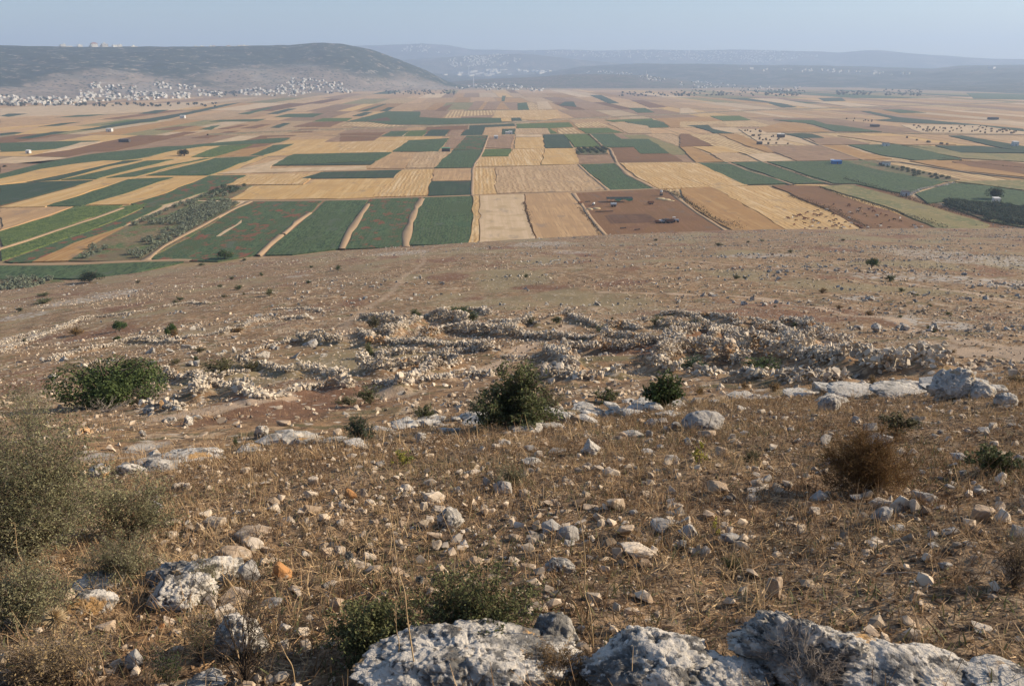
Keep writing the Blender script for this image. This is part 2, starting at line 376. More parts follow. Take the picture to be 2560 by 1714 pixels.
# ---- the plain
def field_mat(name, base, layers, **k):
    layers = layers+[('noise', (.035, .02, 1), 6, .50, .70, tuple(c*.85+.008 for c in base)), ('noise', (.10, .05, 1), 6, .57, .70, tuple(c*.6+.05 for c in base))]
    return layered(name, base, layers, yaw=YAW, island=.14, rough=.95, **k)
STK = lambda sx, det, lo, hi, c: ('noise', (sx, sx*.03, 1), det, lo, hi, c)
plain_m = layered('plain_earth', (.30, .205, .125), [('noise', (.02, .006, 1), 5, .45, .6, (.24, .185, .10)), ('noise', (.25, .02, 1), 4, .5, .65, (.36, .26, .165)), ('noise', .4, 4, .55, .7, (.18, .14, .075))], rough=.95, yaw=YAW)
M = {}
M['t'] = field_mat('tan_stubble', (0.408, 0.258, 0.132), [STK(.30, 5, .42, .62, (0.490, 0.322, 0.167)), STK(1.4, 3, .5, .65, (0.316, 0.205, 0.110)), ('noise', .03, 4, .5, .7, (0.347, 0.224, 0.123))])
M['y'] = field_mat('golden_stubble', (0.493, 0.312, 0.124), [STK(.22, 5, .45, .62, (0.551, 0.379, 0.179)), STK(1.1, 3, .5, .66, (0.408, 0.258, 0.101)), ('noise', .05, 5, .52, .68, (0.445, 0.308, 0.156))])
M['w'] = field_mat('pale_stubble', (0.493, 0.362, 0.221), [STK(.25, 5, .45, .6, (0.551, 0.412, 0.267)), ('noise', .05, 5, .5, .65, (0.418, 0.308, 0.175)), ('noise', 1.2, 2, .6, .7, (0.341, 0.244, 0.138))])
M['ys'] = field_mat('striped_golden_stubble', (0.512, 0.336, 0.147), [('wave', .10, 7.0, .60, .95, (0.370, 0.221, 0.087)), STK(.5, 4, .5, .62, (0.588, 0.435, 0.248)), ('noise', .06, 4, .5, .7, (0.436, 0.290, 0.138))], bump=[('wave', .10, 5.0, .3, .3)])
M['ts'] = field_mat('striped_tan_stubble', (0.428, 0.292, 0.163), [('wave', .075, 9.0, .72, .98, (0.275, 0.175, 0.092)), STK(.4, 4, .5, .62, (0.510, 0.361, 0.211)), ('noise', .05, 4, .5, .7, (0.367, 0.254, 0.141))], bump=[('wave', .075, 7.0, .25, .3)])
M['ws'] = field_mat('field_of_pale_windrows', (0.337, 0.214, 0.104), [('wave', .045, 1.5, .45, .62, (0.592, 0.449, 0.240)), STK(.6, 4, .5, .62, (0.408, 0.273, 0.136))])
M['o'] = field_mat('orange_stubble', (0.347, 0.200, 0.079), [STK(.3, 5, .45, .62, (0.408, 0.254, 0.110)), ('noise', .06, 5, .5, .66, (0.326, 0.185, 0.075)), STK(1.5, 3, .55, .66, (0.265, 0.146, 0.062))])
M['b'] = field_mat('ploughed_brown_soil', (0.182, 0.098, 0.045), [STK(.5, 4, .45, .62, (0.209, 0.112, 0.058)), ('noise', .04, 5, .5, .66, (0.168, 0.088, 0.048)), ('noise', .8, 3, .6, .7, (0.296, 0.185, 0.104))])
M['p'] = field_mat('greyish_fallow_soil', (0.275, 0.177, 0.103), [STK(.4, 5, .45, .62, (0.326, 0.214, 0.136)), ('noise', .05, 5, .5, .66, (0.230, 0.141, 0.088)), STK(1.6, 3, .55, .68, (0.194, 0.117, 0.075))])
M['d'] = field_mat('dark_tilled_soil', (0.117, 0.064, 0.038), [STK(.6, 4, .45, .6, (0.143, 0.080, 0.048)), ('noise', .2, 4, .5, .65, (0.097, 0.053, 0.032))])
M['g'] = field_mat('green_crop', (0.069, 0.104, 0.044), [('wave', .17, 2.0, .55, .9, (0.095, 0.119, 0.063)), STK(.55, 4, .46, .60, (0.087, 0.132, 0.063)), ('noise', (.9, .25, 1), 6, .48, .60, (0.034, 0.059, 0.032)), ('noise', .035, 5, .55, .72, (0.056, 0.099, 0.052)), ('noise', 1.3, 4, .62, .72, (0.123, 0.108, 0.063))], bump=[('noise', 1.2, 4, .7, .5)])
M['gr'] = field_mat('green_crop_with_rusty_patches', (0.069, 0.102, 0.044), [('wave', .17, 2.0, .55, .9, (0.095, 0.113, 0.063)), STK(.5, 4, .46, .60, (0.084, 0.124, 0.060)), ('noise', .6, 5, .5, .64, (0.022, 0.059, 0.034)), ('noise', (.17, .09, 1), 8, .53, .62, (0.190, 0.078, 0.048)), ('noise', 1.3, 4, .62, .7, (0.146, 0.097, 0.057))], bump=[('noise', 1.2, 4, .7, .5)])
M['gd'] = field_mat('dark_green_crop', (0.040, 0.067, 0.041), [STK(.5, 4, .46, .60, (0.056, 0.086, 0.051)), ('noise', .4, 5, .5, .64, (0.056, 0.065, 0.046)), ('noise', .05, 5, .55, .7, (0.069, 0.067, 0.048))], bump=[('noise', 1.2, 4, .7, .5)])
M['G'] = field_mat('light_green_crop', (.105, .145, .042), [('noise', (.45, .28, 1), 6, .47, .55, (.045, .080, .024)), ('noise', 1.1, 4, .5, .62, (.155, .185, .065)), ('noise', .05, 4, .5, .7, (.085, .12, .045))], bump=[('noise', .9, 4, .9, .7)])
M['s'] = field_mat('dry_olive_scrub_grass', (.23, .195, .085), [('noise', (.06, .02, 1), 6, .45, .60, (.155, .16, .07)), ('noise', .25, 5, .5, .62, (.30, .235, .12)), ('noise', .9, 4, .55, .66, (.12, .105, .05))])
M['og'] = field_mat('grove_floor', (.16, .13, .07), [('noise', (.07, .03, 1), 6, .44, .56, (.075, .12, .045)), ('noise', .12, 5, .52, .62, (.16, .085, .05)), ('noise', .8, 4, .52, .62, (.25, .185, .105))])
EDGE = 4200
xs = np.linspace(-16000, 16000, 33); ys = np.linspace(-2200, 15500, 19); PX, PY = np.meshgrid(xs, ys)
i = np.arange(18)[:, None]*33+np.arange(32)[None]
link('plain', mesh_np('plain', np.stack([PX.ravel(), PY.ravel(), 0*PX.ravel()], 1), np.stack([i, i+1, i+34, i+33], -1).reshape(-1, 4), plain_m), kind='structure')
NFIELD = [0]
def field(kind, pts, lift=None, wob=1.5, name=None):
    """one sown or harvested plot: a low raised sheet with its own side faces"""
    k = NFIELD[0]; NFIELD[0] += 1; z = (.35+.003*k) if lift is None else lift
    out = []; n = len(pts)
    for q in range(n):
        (x0, y0), (x1, y1) = pts[q], pts[(q+1) % n]; L = math.hypot(x1-x0, y1-y0); m = int(min(max(L/14, 1), 30))
        for j in range(m):
            t = j/m; out.append((x0+(x1-x0)*t, y0+(y1-y0)*t))
    P = np.array(out); P = P+wob*np.stack([vn2(P[:, 0]/17, P[:, 1]/17, 3), vn2(P[:, 0]/17, P[:, 1]/17, 4)], 1)
    ar = .5*np.sum(P[:, 0]*np.roll(P[:, 1], -1)-np.roll(P[:, 0], -1)*P[:, 1])
    if ar < 0: P = P[::-1]
    n = len(P); V = [(a, b, z) for a, b in P]+[(a, b, .001) for a, b in P]
    me = bpy.data.meshes.new('field'); me.from_pydata(V, [], [tuple(range(n))]+[(q, q+n, (q+1) % n+n, (q+1) % n) for q in range(n)])
    me.materials.append(M[kind]); nm = name or M[kind].name
    return link('field_of_'+nm if not name and not nm.startswith('field') else nm, me, kind='structure')
S = 860/2342.0
CR = dict(A=(0, 380), B=(850, 300), C=(1700, 300), D=(0, 80), E=(850, 80), G=(1700, 80))
def cp(c, x, y): return CR[c][0]+x*S, CR[c][1]+y*S
# backdrop patchwork: every plot a field, laid in strips that run away from the hill
rg = random.Random(5)
def tow(u, v): return (u+YAW*v, v)        # strip coordinates -> x, y
v = 395.0; far_f = []; KEYS = list(M)
while v < 4700:
    dv = rg.uniform(130, 200)*(1+v/1300); half = (v+dv)*.72+60; u = -half-rg.uniform(0, 60)
    while u < half:
        du = rg.uniform(20, 62)*(1+v/4200)*(1 if v > 700 else 1.3)
        kind = rg.choices(['t', 'y', 'ts', 'p', 'b', 'o', 'w', 's', 'g', 'ws', 'gd'], [30, 7, 12, 17, 5, 7, 12, 5, 2.5, 3, 1.5])[0]
        e = rg.uniform(-.12, 0)*dv if rg.random() < .3 else 0; bend = lambda uu, vv: vv+(vv-395)*(.030*math.sin(uu/260)+.018*math.sin(uu/97+2))
        c = (u+du/2+YAW*(v+dv/2)); az_ = math.atan2(c, v+dv)
        lim = np.interp(az_, HILLS[0]['faz'], HILLS[0]['fr'])*.97 if az_ < HILLS[0]['faz'][3] else 4450
        if math.hypot(c, v+dv) < lim and not (u+du < -.62*v-80):
            if u > half*.3 and v > 2800 and kind != 's': kind = rg.choice(['s', 'gd', 'p', 't', 'g'])
            q = [tow(u, bend(u, v)), tow(u+du-2.5, bend(u+du, v)), tow(u+du-2.5, bend(u+du, v+dv)-5+e), tow(u, bend(u, v+dv)-5+e)]
            if v < 900: field(kind, q, lift=.12+.0005*(NFIELD[0] % 97))
            else: far_f.append((kind, q))
        u += du
    v += dv
FV, FF_, FMI_ = [], [], []
for k, (kind, q) in enumerate(far_f):
    z = .10+.0007*(k % 211); o = len(FV); FV += [(a, b, z) for a, b in q]+[(a, b, .001) for a, b in q]
    FF_ += [(o, o+1, o+2, o+3)]+[(o+j, o+4+j, o+4+(j+1) % 4, o+(j+1) % 4) for j in range(4)]; FMI_ += [KEYS.index(kind)]*5
link('distant_fields', mesh_np('distant_fields', np.array(FV), np.array(FF_), None, mi=FMI_, mats=[M[k] for k in KEYS]), kind='structure')
NFIELD[0] = 0
def FL(c, txt):
    for line in txt.strip().split('\n'):
        k, rest = line.split(None, 1)
        nums = [float(q) for q in rest.replace(',', ' ').split()]
        pts = [plain(*cp(c, nums[q], nums[q+1]), .5) for q in range(0, len(nums), 2)]
        field(k, pts)
FL('D', '''
y 1790,845 1960,735 2200,728 2420,735 2640,735 2530,822 2342,825 1990,835
w 0,520 330,500 900,492 1500,470 1200,530 700,560 0,580
t 0,590 500,580 900,560 700,590 300,630 0,650
y 300,640 700,640 480,672 100,700
o 1330,640 1480,655 1300,676 1150,680
g 1860,580 1960,557 2200,555 2130,580
g 1430,610 1500,598 1810,592 1750,608
gd 1815,558 1960,522 2020,522 1890,558
g 1620,558 1820,515 1860,515 1690,560
G 690,630 870,600 1130,585 1060,610 880,625
gd 530,670 760,630 1280,545 1540,490 1640,480 1560,500 1150,590 640,665
gd 100,725 370,678 480,675 200,725
gd 260,645 420,620 550,612 380,640
g 0,755 540,740 680,740 380,795 120,812 0,815
gd 0,690 90,682 170,684 0,705
g 1350,665 1440,640 1500,633 1440,665
b 1060,665 1180,645 1340,638 1200,668
b 1010,730 1250,680 1350,680 1150,728
b 1300,722 1560,675 1640,672 1420,722
b 1970,685 2040,660 2170,657 2120,682
b 1480,660 1640,632 1700,632 1560,660
b 1640,655 1780,627 1840,630 1740,655
gd 1840,650 1930,620 1980,620 1900,652
G 1300,850 1480,775 1720,765 1600,810 1440,850
y 960,868 1260,780 1500,775 1400,810 1300,850
g 1240,775 1500,750 1890,722 1980,722 1900,752 1440,775
g 1700,840 1860,770 2000,760 1890,810 1790,840
o 1460,848 1640,800 1850,770 1700,840
p 2210,748 2310,700 2620,690 2540,745
G 2130,610 2200,587 2400,585 2360,608
b 1990,645 2110,615 2342,608 2250,645
w 280,825 560,750 700,745 480,800
gd 0,572 60,556 190,556 60,578
gd 940,556 1060,533 1150,530 1060,554
''')
FL('E', '''
gd 80,573 170,545 225,545 150,573
y 170,575 240,545 290,545 240,575
ws 0,640 60,615 180,612 340,632 500,640 200,650
g 40,612 320,540 550,542 540,580 700,588 1095,585 1095,615 640,632 340,630 180,610
d 180,605 320,580 350,605
G 1200,625 1560,615 1590,645 1420,655 1490,692 1435,692 1400,652 1205,655
ts 1195,657 1410,655 1430,692 1190,697
ws 1480,655 1600,655 1640,690 1490,692
G 1620,655 1820,652 1930,685 1680,690
gd 570,710 620,665 750,665 715,708
g 270,712 350,675 475,672 410,715
G 430,710 480,672 600,668 560,710
p 730,707 760,668 845,664 810,707
gd 815,707 860,664 972,662 970,705
t 975,703 985,650 1200,640 1195,660 1105,660 1100,700
gd 1105,697 1110,660 1192,658 1190,697
b 0,745 0,690 310,682 225,740
y 230,742 270,718 700,708 680,730
ys 0,823 0,750 220,742 475,740 355,818
p 830,585 820,568 1040,565 1035,583
ys 1040,585 1060,535 1480,530 1500,580 1380,600 1240,598 1235,585
y 1098,610 1100,587 1165,585 1165,610
gd 1165,605 1170,585 1225,583 1240,605
ws 700,583 760,537 1055,535 1035,563
g 1212,530 1210,485 1270,480 1290,530
w 1350,525 1340,475 1410,472 1450,525
p 970,530 1010,475 1100,472 1060,530
p 870,532 920,470 990,470 940,530
b 650,535 690,510 770,490 720,535
g 1100,472 1105,435 1128,435 1120,472
gd 1490,500 1530,475 1590,475 1610,510
gd 1700,430 1780,430 1900,485 1830,487
b 1980,465 2060,465 2230,512 2110,517
g 1965,518 2080,518 2140,548 2030,550
gd 120,543 300,490 320,490 180,540
gd 270,540 330,513 370,513 320,540
ws 1590,625 1750,610 1830,645 1620,650
G 1800,600 2120,590 2150,605 1860,612
g 1945,612 2150,600 2210,620 2240,650 2110,652 2090,635 1990,632
ts 1820,620 1940,618 2100,640 2130,690 1960,690
o 2140,590 2500,577 2600,605 2342,650 2250,650 2200,612
''')
FL('G', '''
gd 1230,540 1290,540 1480,580 2342,660 2342,675 1900,630 1560,620 1320,600 1450,590
g 1380,530 1500,528 1680,550 1500,552
G 200,572 400,570 480,600 290,605
ws 0,612 500,605 640,645 0,650
gd 600,485 680,483 800,512 700,515
gd 940,450 1100,448 1130,470 980,472
g 1950,415 2342,425 2700,440 2700,470 2342,462 2000,455
w 460,452 660,455 1050,520 900,518
w 870,470 1130,480 1410,510 1200,515
w 1500,632 2020,635 2342,680 2500,700 1640,685
o 700,615 830,615 1020,680 560,683 520,660
w 0,520 60,518 130,552 0,556
''')
FL('A', '''
p 0,150 0,80 300,80 800,0 620,0 290,75
g 0,150 290,75 620,15 1130,-38 1440,-47 1180,-10 960,42 800,60 400,100 0,180
y 0,185 290,115 540,78 700,60 830,60 420,155 180,200 0,222
gd 180,203 440,152 830,62 980,52 720,100 400,190
g 420,190 850,95 1000,60 1180,50 900,115 640,185
g 730,175 1000,115 1390,45 1440,40 1230,80 930,165
g 1000,160 1230,105 1470,40 1760,30 1600,90 1420,158
gd 0,228 250,203 620,193 500,230 250,300 0,358
y 0,375 430,260 720,185 900,180 620,265 300,375
g 310,370 640,265 880,185 1180,172 900,265 620,350 560,368
y 590,362 910,265 1200,168 1420,165 1120,280 870,357
gr 880,355 1130,280 1430,162 1680,158 1560,220 1480,250 1330,290 1180,340 1090,365 1000,380
t 0,388 500,372 200,470 0,535
G 0,540 330,440 520,370 830,362 790,385 400,520 0,645
G 0,668 420,530 840,370 1010,350 980,380 640,520 300,640 0,735
gr 20,745 340,635 640,525 860,440 1010,375 1120,365 1000,420 830,500 520,620 230,750 90,755
o 230,750 520,620 830,510 930,515 640,660 480,740
og 480,740 860,500 1060,410 1270,335 1650,340 1330,560 980,730 760,745
og 1280,325 1490,240 1720,230 1560,325
gr 1010,728 1300,580 1680,340 2200,334 2100,420 1905,575 1750,695 1500,740 1200,735
g 1800,700 1945,565 2130,415 2225,334 2500,327 2340,600 2290,660 2000,700
w 1460,575 1590,500 1650,465 1640,485 1490,572
ys 1540,225 1700,155 1880,150 2170,150 2060,220
y 1560,325 1740,232 2060,225 2150,190 2690,178 2540,310 2315,318
gd 2055,182 2180,138 2725,122 2690,175
w 1480,150 1860,60 1960,40 1850,95 1830,115 2500,95 2490,120 2180,130
g 1860,90 1960,30 2000,15 2665,2 2565,60
gd 1850,94 2560,64 2530,86
g -120,775 500,772 1000,750 1280,742 1000,800 750,860 300,860 -120,870
og -120,980 -120,880 100,865 430,868 470,880 300,940 150,990
''')
FL('B', '''
t 180,330 350,222 530,220 430,330
ts 440,328 520,220 760,208 640,328
g 360,215 470,140 745,125 665,215
gr 775,205 860,108 1012,105 960,205
g 640,328 765,208 975,203 900,325
p 985,190 1015,115 1190,103 1165,195
p 700,200 760,112 855,110 780,195
G 955,248 985,200 1170,198 1140,248
ys 912,318 950,252 1140,250 1180,198 1385,195 1370,310
y 1390,195 1600,193 1635,300 1380,305
y 1190,195 1195,120 1380,118 1390,195
w 1197,117 1199,100 1375,98 1378,116
gd 1385,100 1520,98 1590,190 1395,192
G 1522,98 1700,95 1780,182 1605,187
og 1610,195 1810,190 1828,232 1615,236
p 1618,240 1835,238 1870,292 1632,298
g 1700,95 1860,93 1910,130 2100,130 2180,180 2250,228 2050,230 2000,185 1790,187
b 1840,192 2000,187 2050,232 2255,230 2340,285 1890,290 1860,260
g 1635,302 1880,296 1960,370 2130,470 1835,478 1740,390
ys 1910,296 2230,288 2440,295 2780,445 2170,470 2010,380
ts 1062,325 1340,315 1620,305 1820,475 1500,490 1065,500
ys 912,325 1055,322 1060,500 900,510
w 945,512 1250,502 1270,640 1325,832 960,846
t 1258,502 1570,495 1650,600 1800,815 1335,832 1285,640
ys 900,512 940,512 952,846 880,850 905,700
gd 620,420 895,415 890,510 590,515
g 560,530 890,518 900,650 880,850 478,850 520,640
gr 20,880 190,565 200,540 545,530 480,640 430,865
ys 220,525 420,340 640,335 620,420 580,515
t 645,335 905,330 900,410 630,418
b 1590,500 2180,470 2260,500 2400,610 2625,770 1830,830 1700,640
d 1800,655 1850,645 2080,640 2120,650 2160,688 2120,698 1850,708
''')
FL('C', '''
o 0,470 200,455 400,560 760,775 420,780 260,700 60,580
ys 205,455 600,448 760,530 1090,660 1290,780 765,775 480,600
b 630,448 940,450 1100,520 1500,650 1830,780 1320,780 1000,610
s 960,455 1150,440 1380,500 1700,590 2130,720 2000,785 1850,780 1400,590
g 115,292 310,288 750,435 440,440
g 350,290 560,285 1010,430 770,435 560,360
g 590,285 1100,278 1340,330 1830,410 1700,455 1560,510 1400,480 1200,435 1040,430
og 1100,278 1290,275 1560,330 1900,405 1830,425 1340,340
g 1600,505 1860,430 2100,450 2342,490 2700,530 2700,640 2100,560 1800,555 1690,570
og 1780,570 1850,550 2342,600 2700,630 2700,780 2342,735 2100,690
s 1870,420 2342,410 2700,430 2700,510 2342,480 2050,440
p 540,180 950,175 1230,270 800,280
w 450,235 620,225 780,278 560,285
o 950,172 1130,175 1250,220 1440,265 1240,272
g 1140,170 1480,168 1760,230 1920,270 1600,275 1370,240
o 1560,280 1740,273 2342,370 2600,395 2600,415 1900,345
b 1860,285 2180,278 2342,300 2600,330 2600,390 2342,368 1980,320
p 860,120 1130,125 1290,165 950,170
gd 690,90 900,95 990,125 840,125
g 640,0 900,2 1000,30 1100,40 1380,82 1060,78 900,30
w 400,62 540,65 780,172 560,170
ws 60,97 250,95 440,180 600,225 450,235 220,175
o 260,95 390,95 560,165 640,222 600,222 450,175
gd 50,38 190,35 230,65 370,92 240,92 150,60
o 0,185 80,183 290,285 110,290
y 80,182 300,182 400,222 220,228
ts 210,228 380,225 520,285 300,288
b 0,95 60,97 220,178 0,182
gd 1740,175 2050,178 2342,215 2342,225 1900,222
gd 1830,108 1920,108 2342,180 2600,215 2600,240 2342,215 2180,190
t 1070,108 1500,110 1620,140 1880,170 1500,170 1300,140
s 1300,140 1500,172 1720,180 1920,225 2342,232 2600,250 2600,300 2342,285 1920,262 1740,225 1480,165
ys 0,300 20,298 320,440 200,450 0,390
''')
# tracks and the banked canal road that crosses the plain
track_m = layered('trodden_track', (.35, .245, .15), [('noise', .3, 5, .5, .65, (.36, .25, .155)), ('noise', 2, 4, .55, .7, (.28, .2, .12))], rough=.95)
bank_m = layered('banked_earth', (.24, .18, .115), [('noise', (.05, .05, 1), 5, .45, .6, (.17, .15, .09)), ('noise', .3, 5, .5, .65, (.32, .24, .16))], rough=.95)
def strip(name, pts, w, mat, z=.95, wob=.4):
    P = np.array(pts, float); seg = []
    for q in range(len(P)-1):
        m = max(2, int(np.hypot(*(P[q+1]-P[q]))/12)); m = min(m, 60)
        seg += [P[q]+(P[q+1]-P[q])*j/m for j in range(m)]
    seg.append(P[-1]); P = np.array(seg); P[:, 0] += wob*vn2(P[:, 1]/20, P[:, 0]/20, 6)
    T = np.gradient(P, axis=0); T /= np.linalg.norm(T, axis=1)[:, None]; N = np.stack([-T[:, 1], T[:, 0]], 1)
    w *= .8; ww = (w*(1+.45*vn2(P[:, 0]/9, P[:, 1]/9, 2)))[:, None]
    rows = [P-N*ww*.62, P-N*ww*.45, P+N*ww*.45, P+N*ww*.62]; zz = [.05, z, z+.02, .05]
    V = np.stack([np.concatenate([r, np.full((len(P), 1), h)], 1) for r, h in zip(rows, zz)], 1).reshape(-1, 3)
    i = np.arange(len(P)-1)[:, None]*4+np.arange(3)[None]
    return link(name, mesh_np(name, V, np.stack([i, i+4, i+5, i+1], -1).reshape(-1, 4), mat, True), kind='structure')
def cpl(c, txt, z=.9):
    n = [float(q) for q in txt.replace(',', ' ').split()]; return [plain(*cp(c, n[q], n[q+1]), z) for q in range(0, len(n), 2)]
strip('canal_road', cpl('E', '-900,700 0,662 350,650 640,640 1000,628 1200,618 1400,604 1700,587 2000,572 2342,560')+cpl('G', '200,548 700,528 1100,516 1700,498 2342,478 2800,465'), 16, bank_m, 1.9)
strip('farm_track', cpl('A', '-200,765 0,765 360,763 640,752 900,742 1200,733 1300,736'), 3.4, track_m)
strip('farm_track', cpl('A', '980,738 1110,640 1240,568 1380,495 1520,420 1700,335'), 4.0, track_m)
strip('farm_track', cpl('A', '-80,662 0,655 180,600 400,525 640,450 830,380'), 3.0, track_m)
strip('farm_track', cpl('A', '1760,700 1830,630 1915,560'), 3.4, track_m)
strip('farm_track', cpl('A', '1930,555 2020,470 2110,412'), 3.0, track_m)
strip('farm_track', cpl('B', '10,875 60,770 110,690 190,570'), 4.5, track_m)
strip('farm_track', cpl('B', '445,860 460,760 500,640 520,600 555,535'), 5.0, track_m)
strip('farm_track', cpl('B', '-620,548 -200,545 0,543 200,535 560,522 900,512 1250,500 1500,492 1850,478 2150,468 2240,485 2310,540 2440,635 2640,765'), 3.6, track_m)
strip('farm_track', cpl('B', '-100,345 420,335 900,328 1340,312 1640,300 1880,292 2342,285 2700,300'), 3.4, track_m)
strip('farm_track', cpl('B', '900,515 905,330 915,300 960,240 1010,110'), 3.0, track_m)
strip('farm_track', cpl('B', '1880,292 1960,375 2060,420 2150,468'), 5.0, track_m)
strip('farm_track', cpl('B', '1620,302 1700,375 1830,478'), 3.4, track_m)
strip('farm_track', cpl('B', '1888,292 1840,195 1790,182 1700,96'), 3.6, track_m)
strip('farm_track', cpl('B', '1590,498 1690,640 1760,730 1835,815'), 3.6, track_m)
strip('farm_track', cpl('B', '-500,118 -100,106 350,112 760,110 1190,98 1500,95 1700,93'), 4, track_m)
strip('farm_track', cpl('C', '320,287 460,345 620,390 760,440'), 2.6, track_m)
strip('farm_track', cpl('C', '560,285 760,350 900,400 1040,438 1200,440'), 3.0, track_m)
strip('farm_track', cpl('C', '840,125 950,170 1250,272 1500,285 2000,360 2500,410'), 3.6, track_m)
strip('farm_track', cpl('G', '560,700 900,683 1400,686 1800,695 2342,700 2700,706'), 6, bank_m)

# ---- hills across the plain
hill_ms = {
 'near_mountain': layered('scrub_mountain', (.20, .16, .125), [('noise', .012, 4, .45, .6, (.26, .205, .16)), ('noise', (.004, .004, .02), 4, .52, .62, (.25, .215, .18)), ('attr', 'scrub', 0, .0, .7, (.024, .036, .024), ('noise', .022, 7, .38, .46)), ('attr', 'scrub', 0, .3, 1, (.022, .034, .022), ('noise', .06, 6, .46, .54)), ('vor', .05, 0, .34, .24, (.035, .045, .03)), ('noise', (.012, .012, .10), 7, .62, .70, (.33, .29, .24))], rough=1),
 'low_hill': layered('fallow_hill', (.12, .095, .075), [('noise', .01, 5, .45, .6, (.07, .08, .05)), ('noise', .05, 5, .5, .6, (.05, .06, .04)), ('noise', .03, 4, .6, .68, (.26, .21, .16))], rough=1),
 'wooded_hill': layered('wooded_hill', (.05, .06, .045), [('noise', .006, 5, .5, .6, (.11, .10, .08)), ('noise', .03, 5, .5, .6, (.03, .04, .03))], rough=1),
 'town_hill': layered('built_hill', (.09, .09, .07), [('noise', .006, 5, .5, .6, (.18, .15, .12)), ('noise', .04, 5, .5, .6, (.05, .06, .045))], rough=1),
 'far_ridge': layered('distant_ridge', (.07, .075, .06), [('noise', .004, 5, .5, .6, (.15, .13, .11))], rough=1)}
for h in HILLS:
    a0, a1 = h['az'][0], h['az'][-1]; n = 420 if h['seed'] == 1 else 260; m = 120 if h['seed'] == 1 else 60
    aa = np.linspace(a0, a1, n); tt = np.concatenate([np.linspace(-.02, 1.05, m), np.linspace(1.08, 1.9, 14)])
    A, T = np.meshgrid(aa, tt); f = np.interp(A, h['faz'], h['fr']); r = f+T*(h['dist']-f)
    X, Y = (r*np.sin(A)).ravel(), (r*np.cos(A)).ravel(); Z = far_h(h, X, Y)
    i = np.arange(len(tt)-1)[:, None]*n+np.arange(n-1)[None]
    scrub = sstep(.25, .65, T.ravel()+.35*fbm2(X/500, Y/500, 4, 12))
    link('hill', mesh_np('hill', np.stack([X, Y, Z], 1), np.stack([i, i+1, i+n+1, i+n], -1).reshape(-1, 4), hill_ms[h['name']], True, attrs=dict(scrub=scrub)), kind='structure')

# ---- the air
bm = bmesh.new(); bmesh.ops.create_cube(bm, size=1)
for v_ in bm.verts: v_.co = Vector((v_.co.x*33000, 6600+v_.co.y*18400, 349+v_.co.z*718))
me = bpy.data.meshes.new('haze'); bm.to_mesh(me); bm.free()
hm = bpy.data.materials.new('haze_air'); hm.use_nodes = True; t = hm.node_tree; t.nodes.clear()
o_ = t.nodes.new('ShaderNodeOutputMaterial'); pv = t.nodes.new('ShaderNodeVolumePrincipled')
pv.inputs['Color'].default_value = (*HAZE_COLOR, 1); pv.inputs['Density'].default_value = HAZE_DENSITY; pv.inputs['Anisotropy'].default_value = .15
t.links.new(pv.outputs[0], o_.inputs['Volume']); me.materials.append(hm)
link('haze', me, kind='stuff')
# ================================================================ PLANTS: shared builders
def leaf_mat(name, c, c2, island=.35, backlit=.25, rough=.7):
    return layered(name, c, [('noise', 3.0, 3, .42, .6, c2)], rough=rough, island=island, backlit=backlit)
bark_m = layered('grey_bark', (.16, .125, .095), [('noise', 12, 4, .45, .6, (.09, .07, .05))], rough=.95)
twig_m = layered('dry_twigs', (.25, .20, .155), [('noise', 6, 3, .45, .6, (.15, .11, .08))], rough=.95, island=.3)
def crown_pts(rng, n, a, b, h, lumps=9, z0=.35, shell=.6):
    """points on and in a lumpy crown: lumps clustered in an ellipsoid a x b x h"""
    C = rng.normal(size=(lumps, 3)); C /= np.linalg.norm(C, axis=1)[:, None]; C *= rng.uniform(.35, .72, lumps)[:, None]; C[:, 2] = np.abs(C[:, 2])*.9-.15
    rad = rng.uniform(.28, .5, lumps); k = rng.integers(0, lumps, n)
    D = rng.normal(size=(n, 3)); D /= np.linalg.norm(D, axis=1)[:, None]
    P = C[k]+D*(rad[k]*rng.uniform(shell, 1.08, n)**.6)[:, None]
    N = D.copy(); P[:, 2] = (P[:, 2]+.55)/1.45
    return P*np.array([a, b, h*(1-z0)])+np.array([0, 0, h*z0]), N
def limbs(rng, n, a, b, h, r0, trunk=.2):
    t = np.linspace(0, 1, 6); th = rng.uniform(0, 6.28, n); q = rng.uniform(.25, .75, n)
    E = np.stack([a*q*np.cos(th), b*q*np.sin(th), h*rng.uniform(.6, .92, n)], 1)
    P = np.zeros((n, 6, 3)); P[:, :, 2] = t[None]**.8*E[:, 2:3]; P[:, :, :2] = (t[None, :, None]**1.6)*E[:, None, :2]
    P[:, 1:-1] += rng.normal(size=(n, 4, 3))*.03*h
    return tubes(P, (r0*(1-t*.8))[None].repeat(n, 0), 4)
def tri(F):   # quads -> index rows kept as quads
    return F
def joinq(parts): return join_arr(parts)
def tree_data(seed, w, h, n, leaf, mat, z0=.2, shell=.5, r0=None, nl=7, up=.3, lumps=11, aspect=.6):
    rng = np.random.default_rng(seed)
    P, N = crown_pts(rng, n, w/2/.95, w/2/.95, h/1.02, lumps, z0, shell)
    V, F = leaves(P, leaf, rng, up, aspect, N*.8)
    cr = mesh_np('crown', V, F, mat); V, F = limbs(rng, nl, w/2, w/2, h, r0 or h*.03)
    return cr, mesh_np('trunk', V, F, bark_m, True)
def place_tree(name, data, px, py, wpx, label, cat='tree', group=None, wm=1.0, rz=0, hs=1.0):
    p = ground(px, py); s = span(p, wpx)/wm
    t = thing(name, p, label, cat, group); t.scale = (s, s, s*hs); t.rotation_euler = (0, 0, rz)
    link('crown', data[0], t); link('trunk', data[1], t); return t
oak_m = leaf_mat('oak_leaves', (.035, .052, .024), (.022, .034, .018))
olive_m = leaf_mat('olive_leaves', (.25, .275, .195), (.14, .165, .11), backlit=.15)
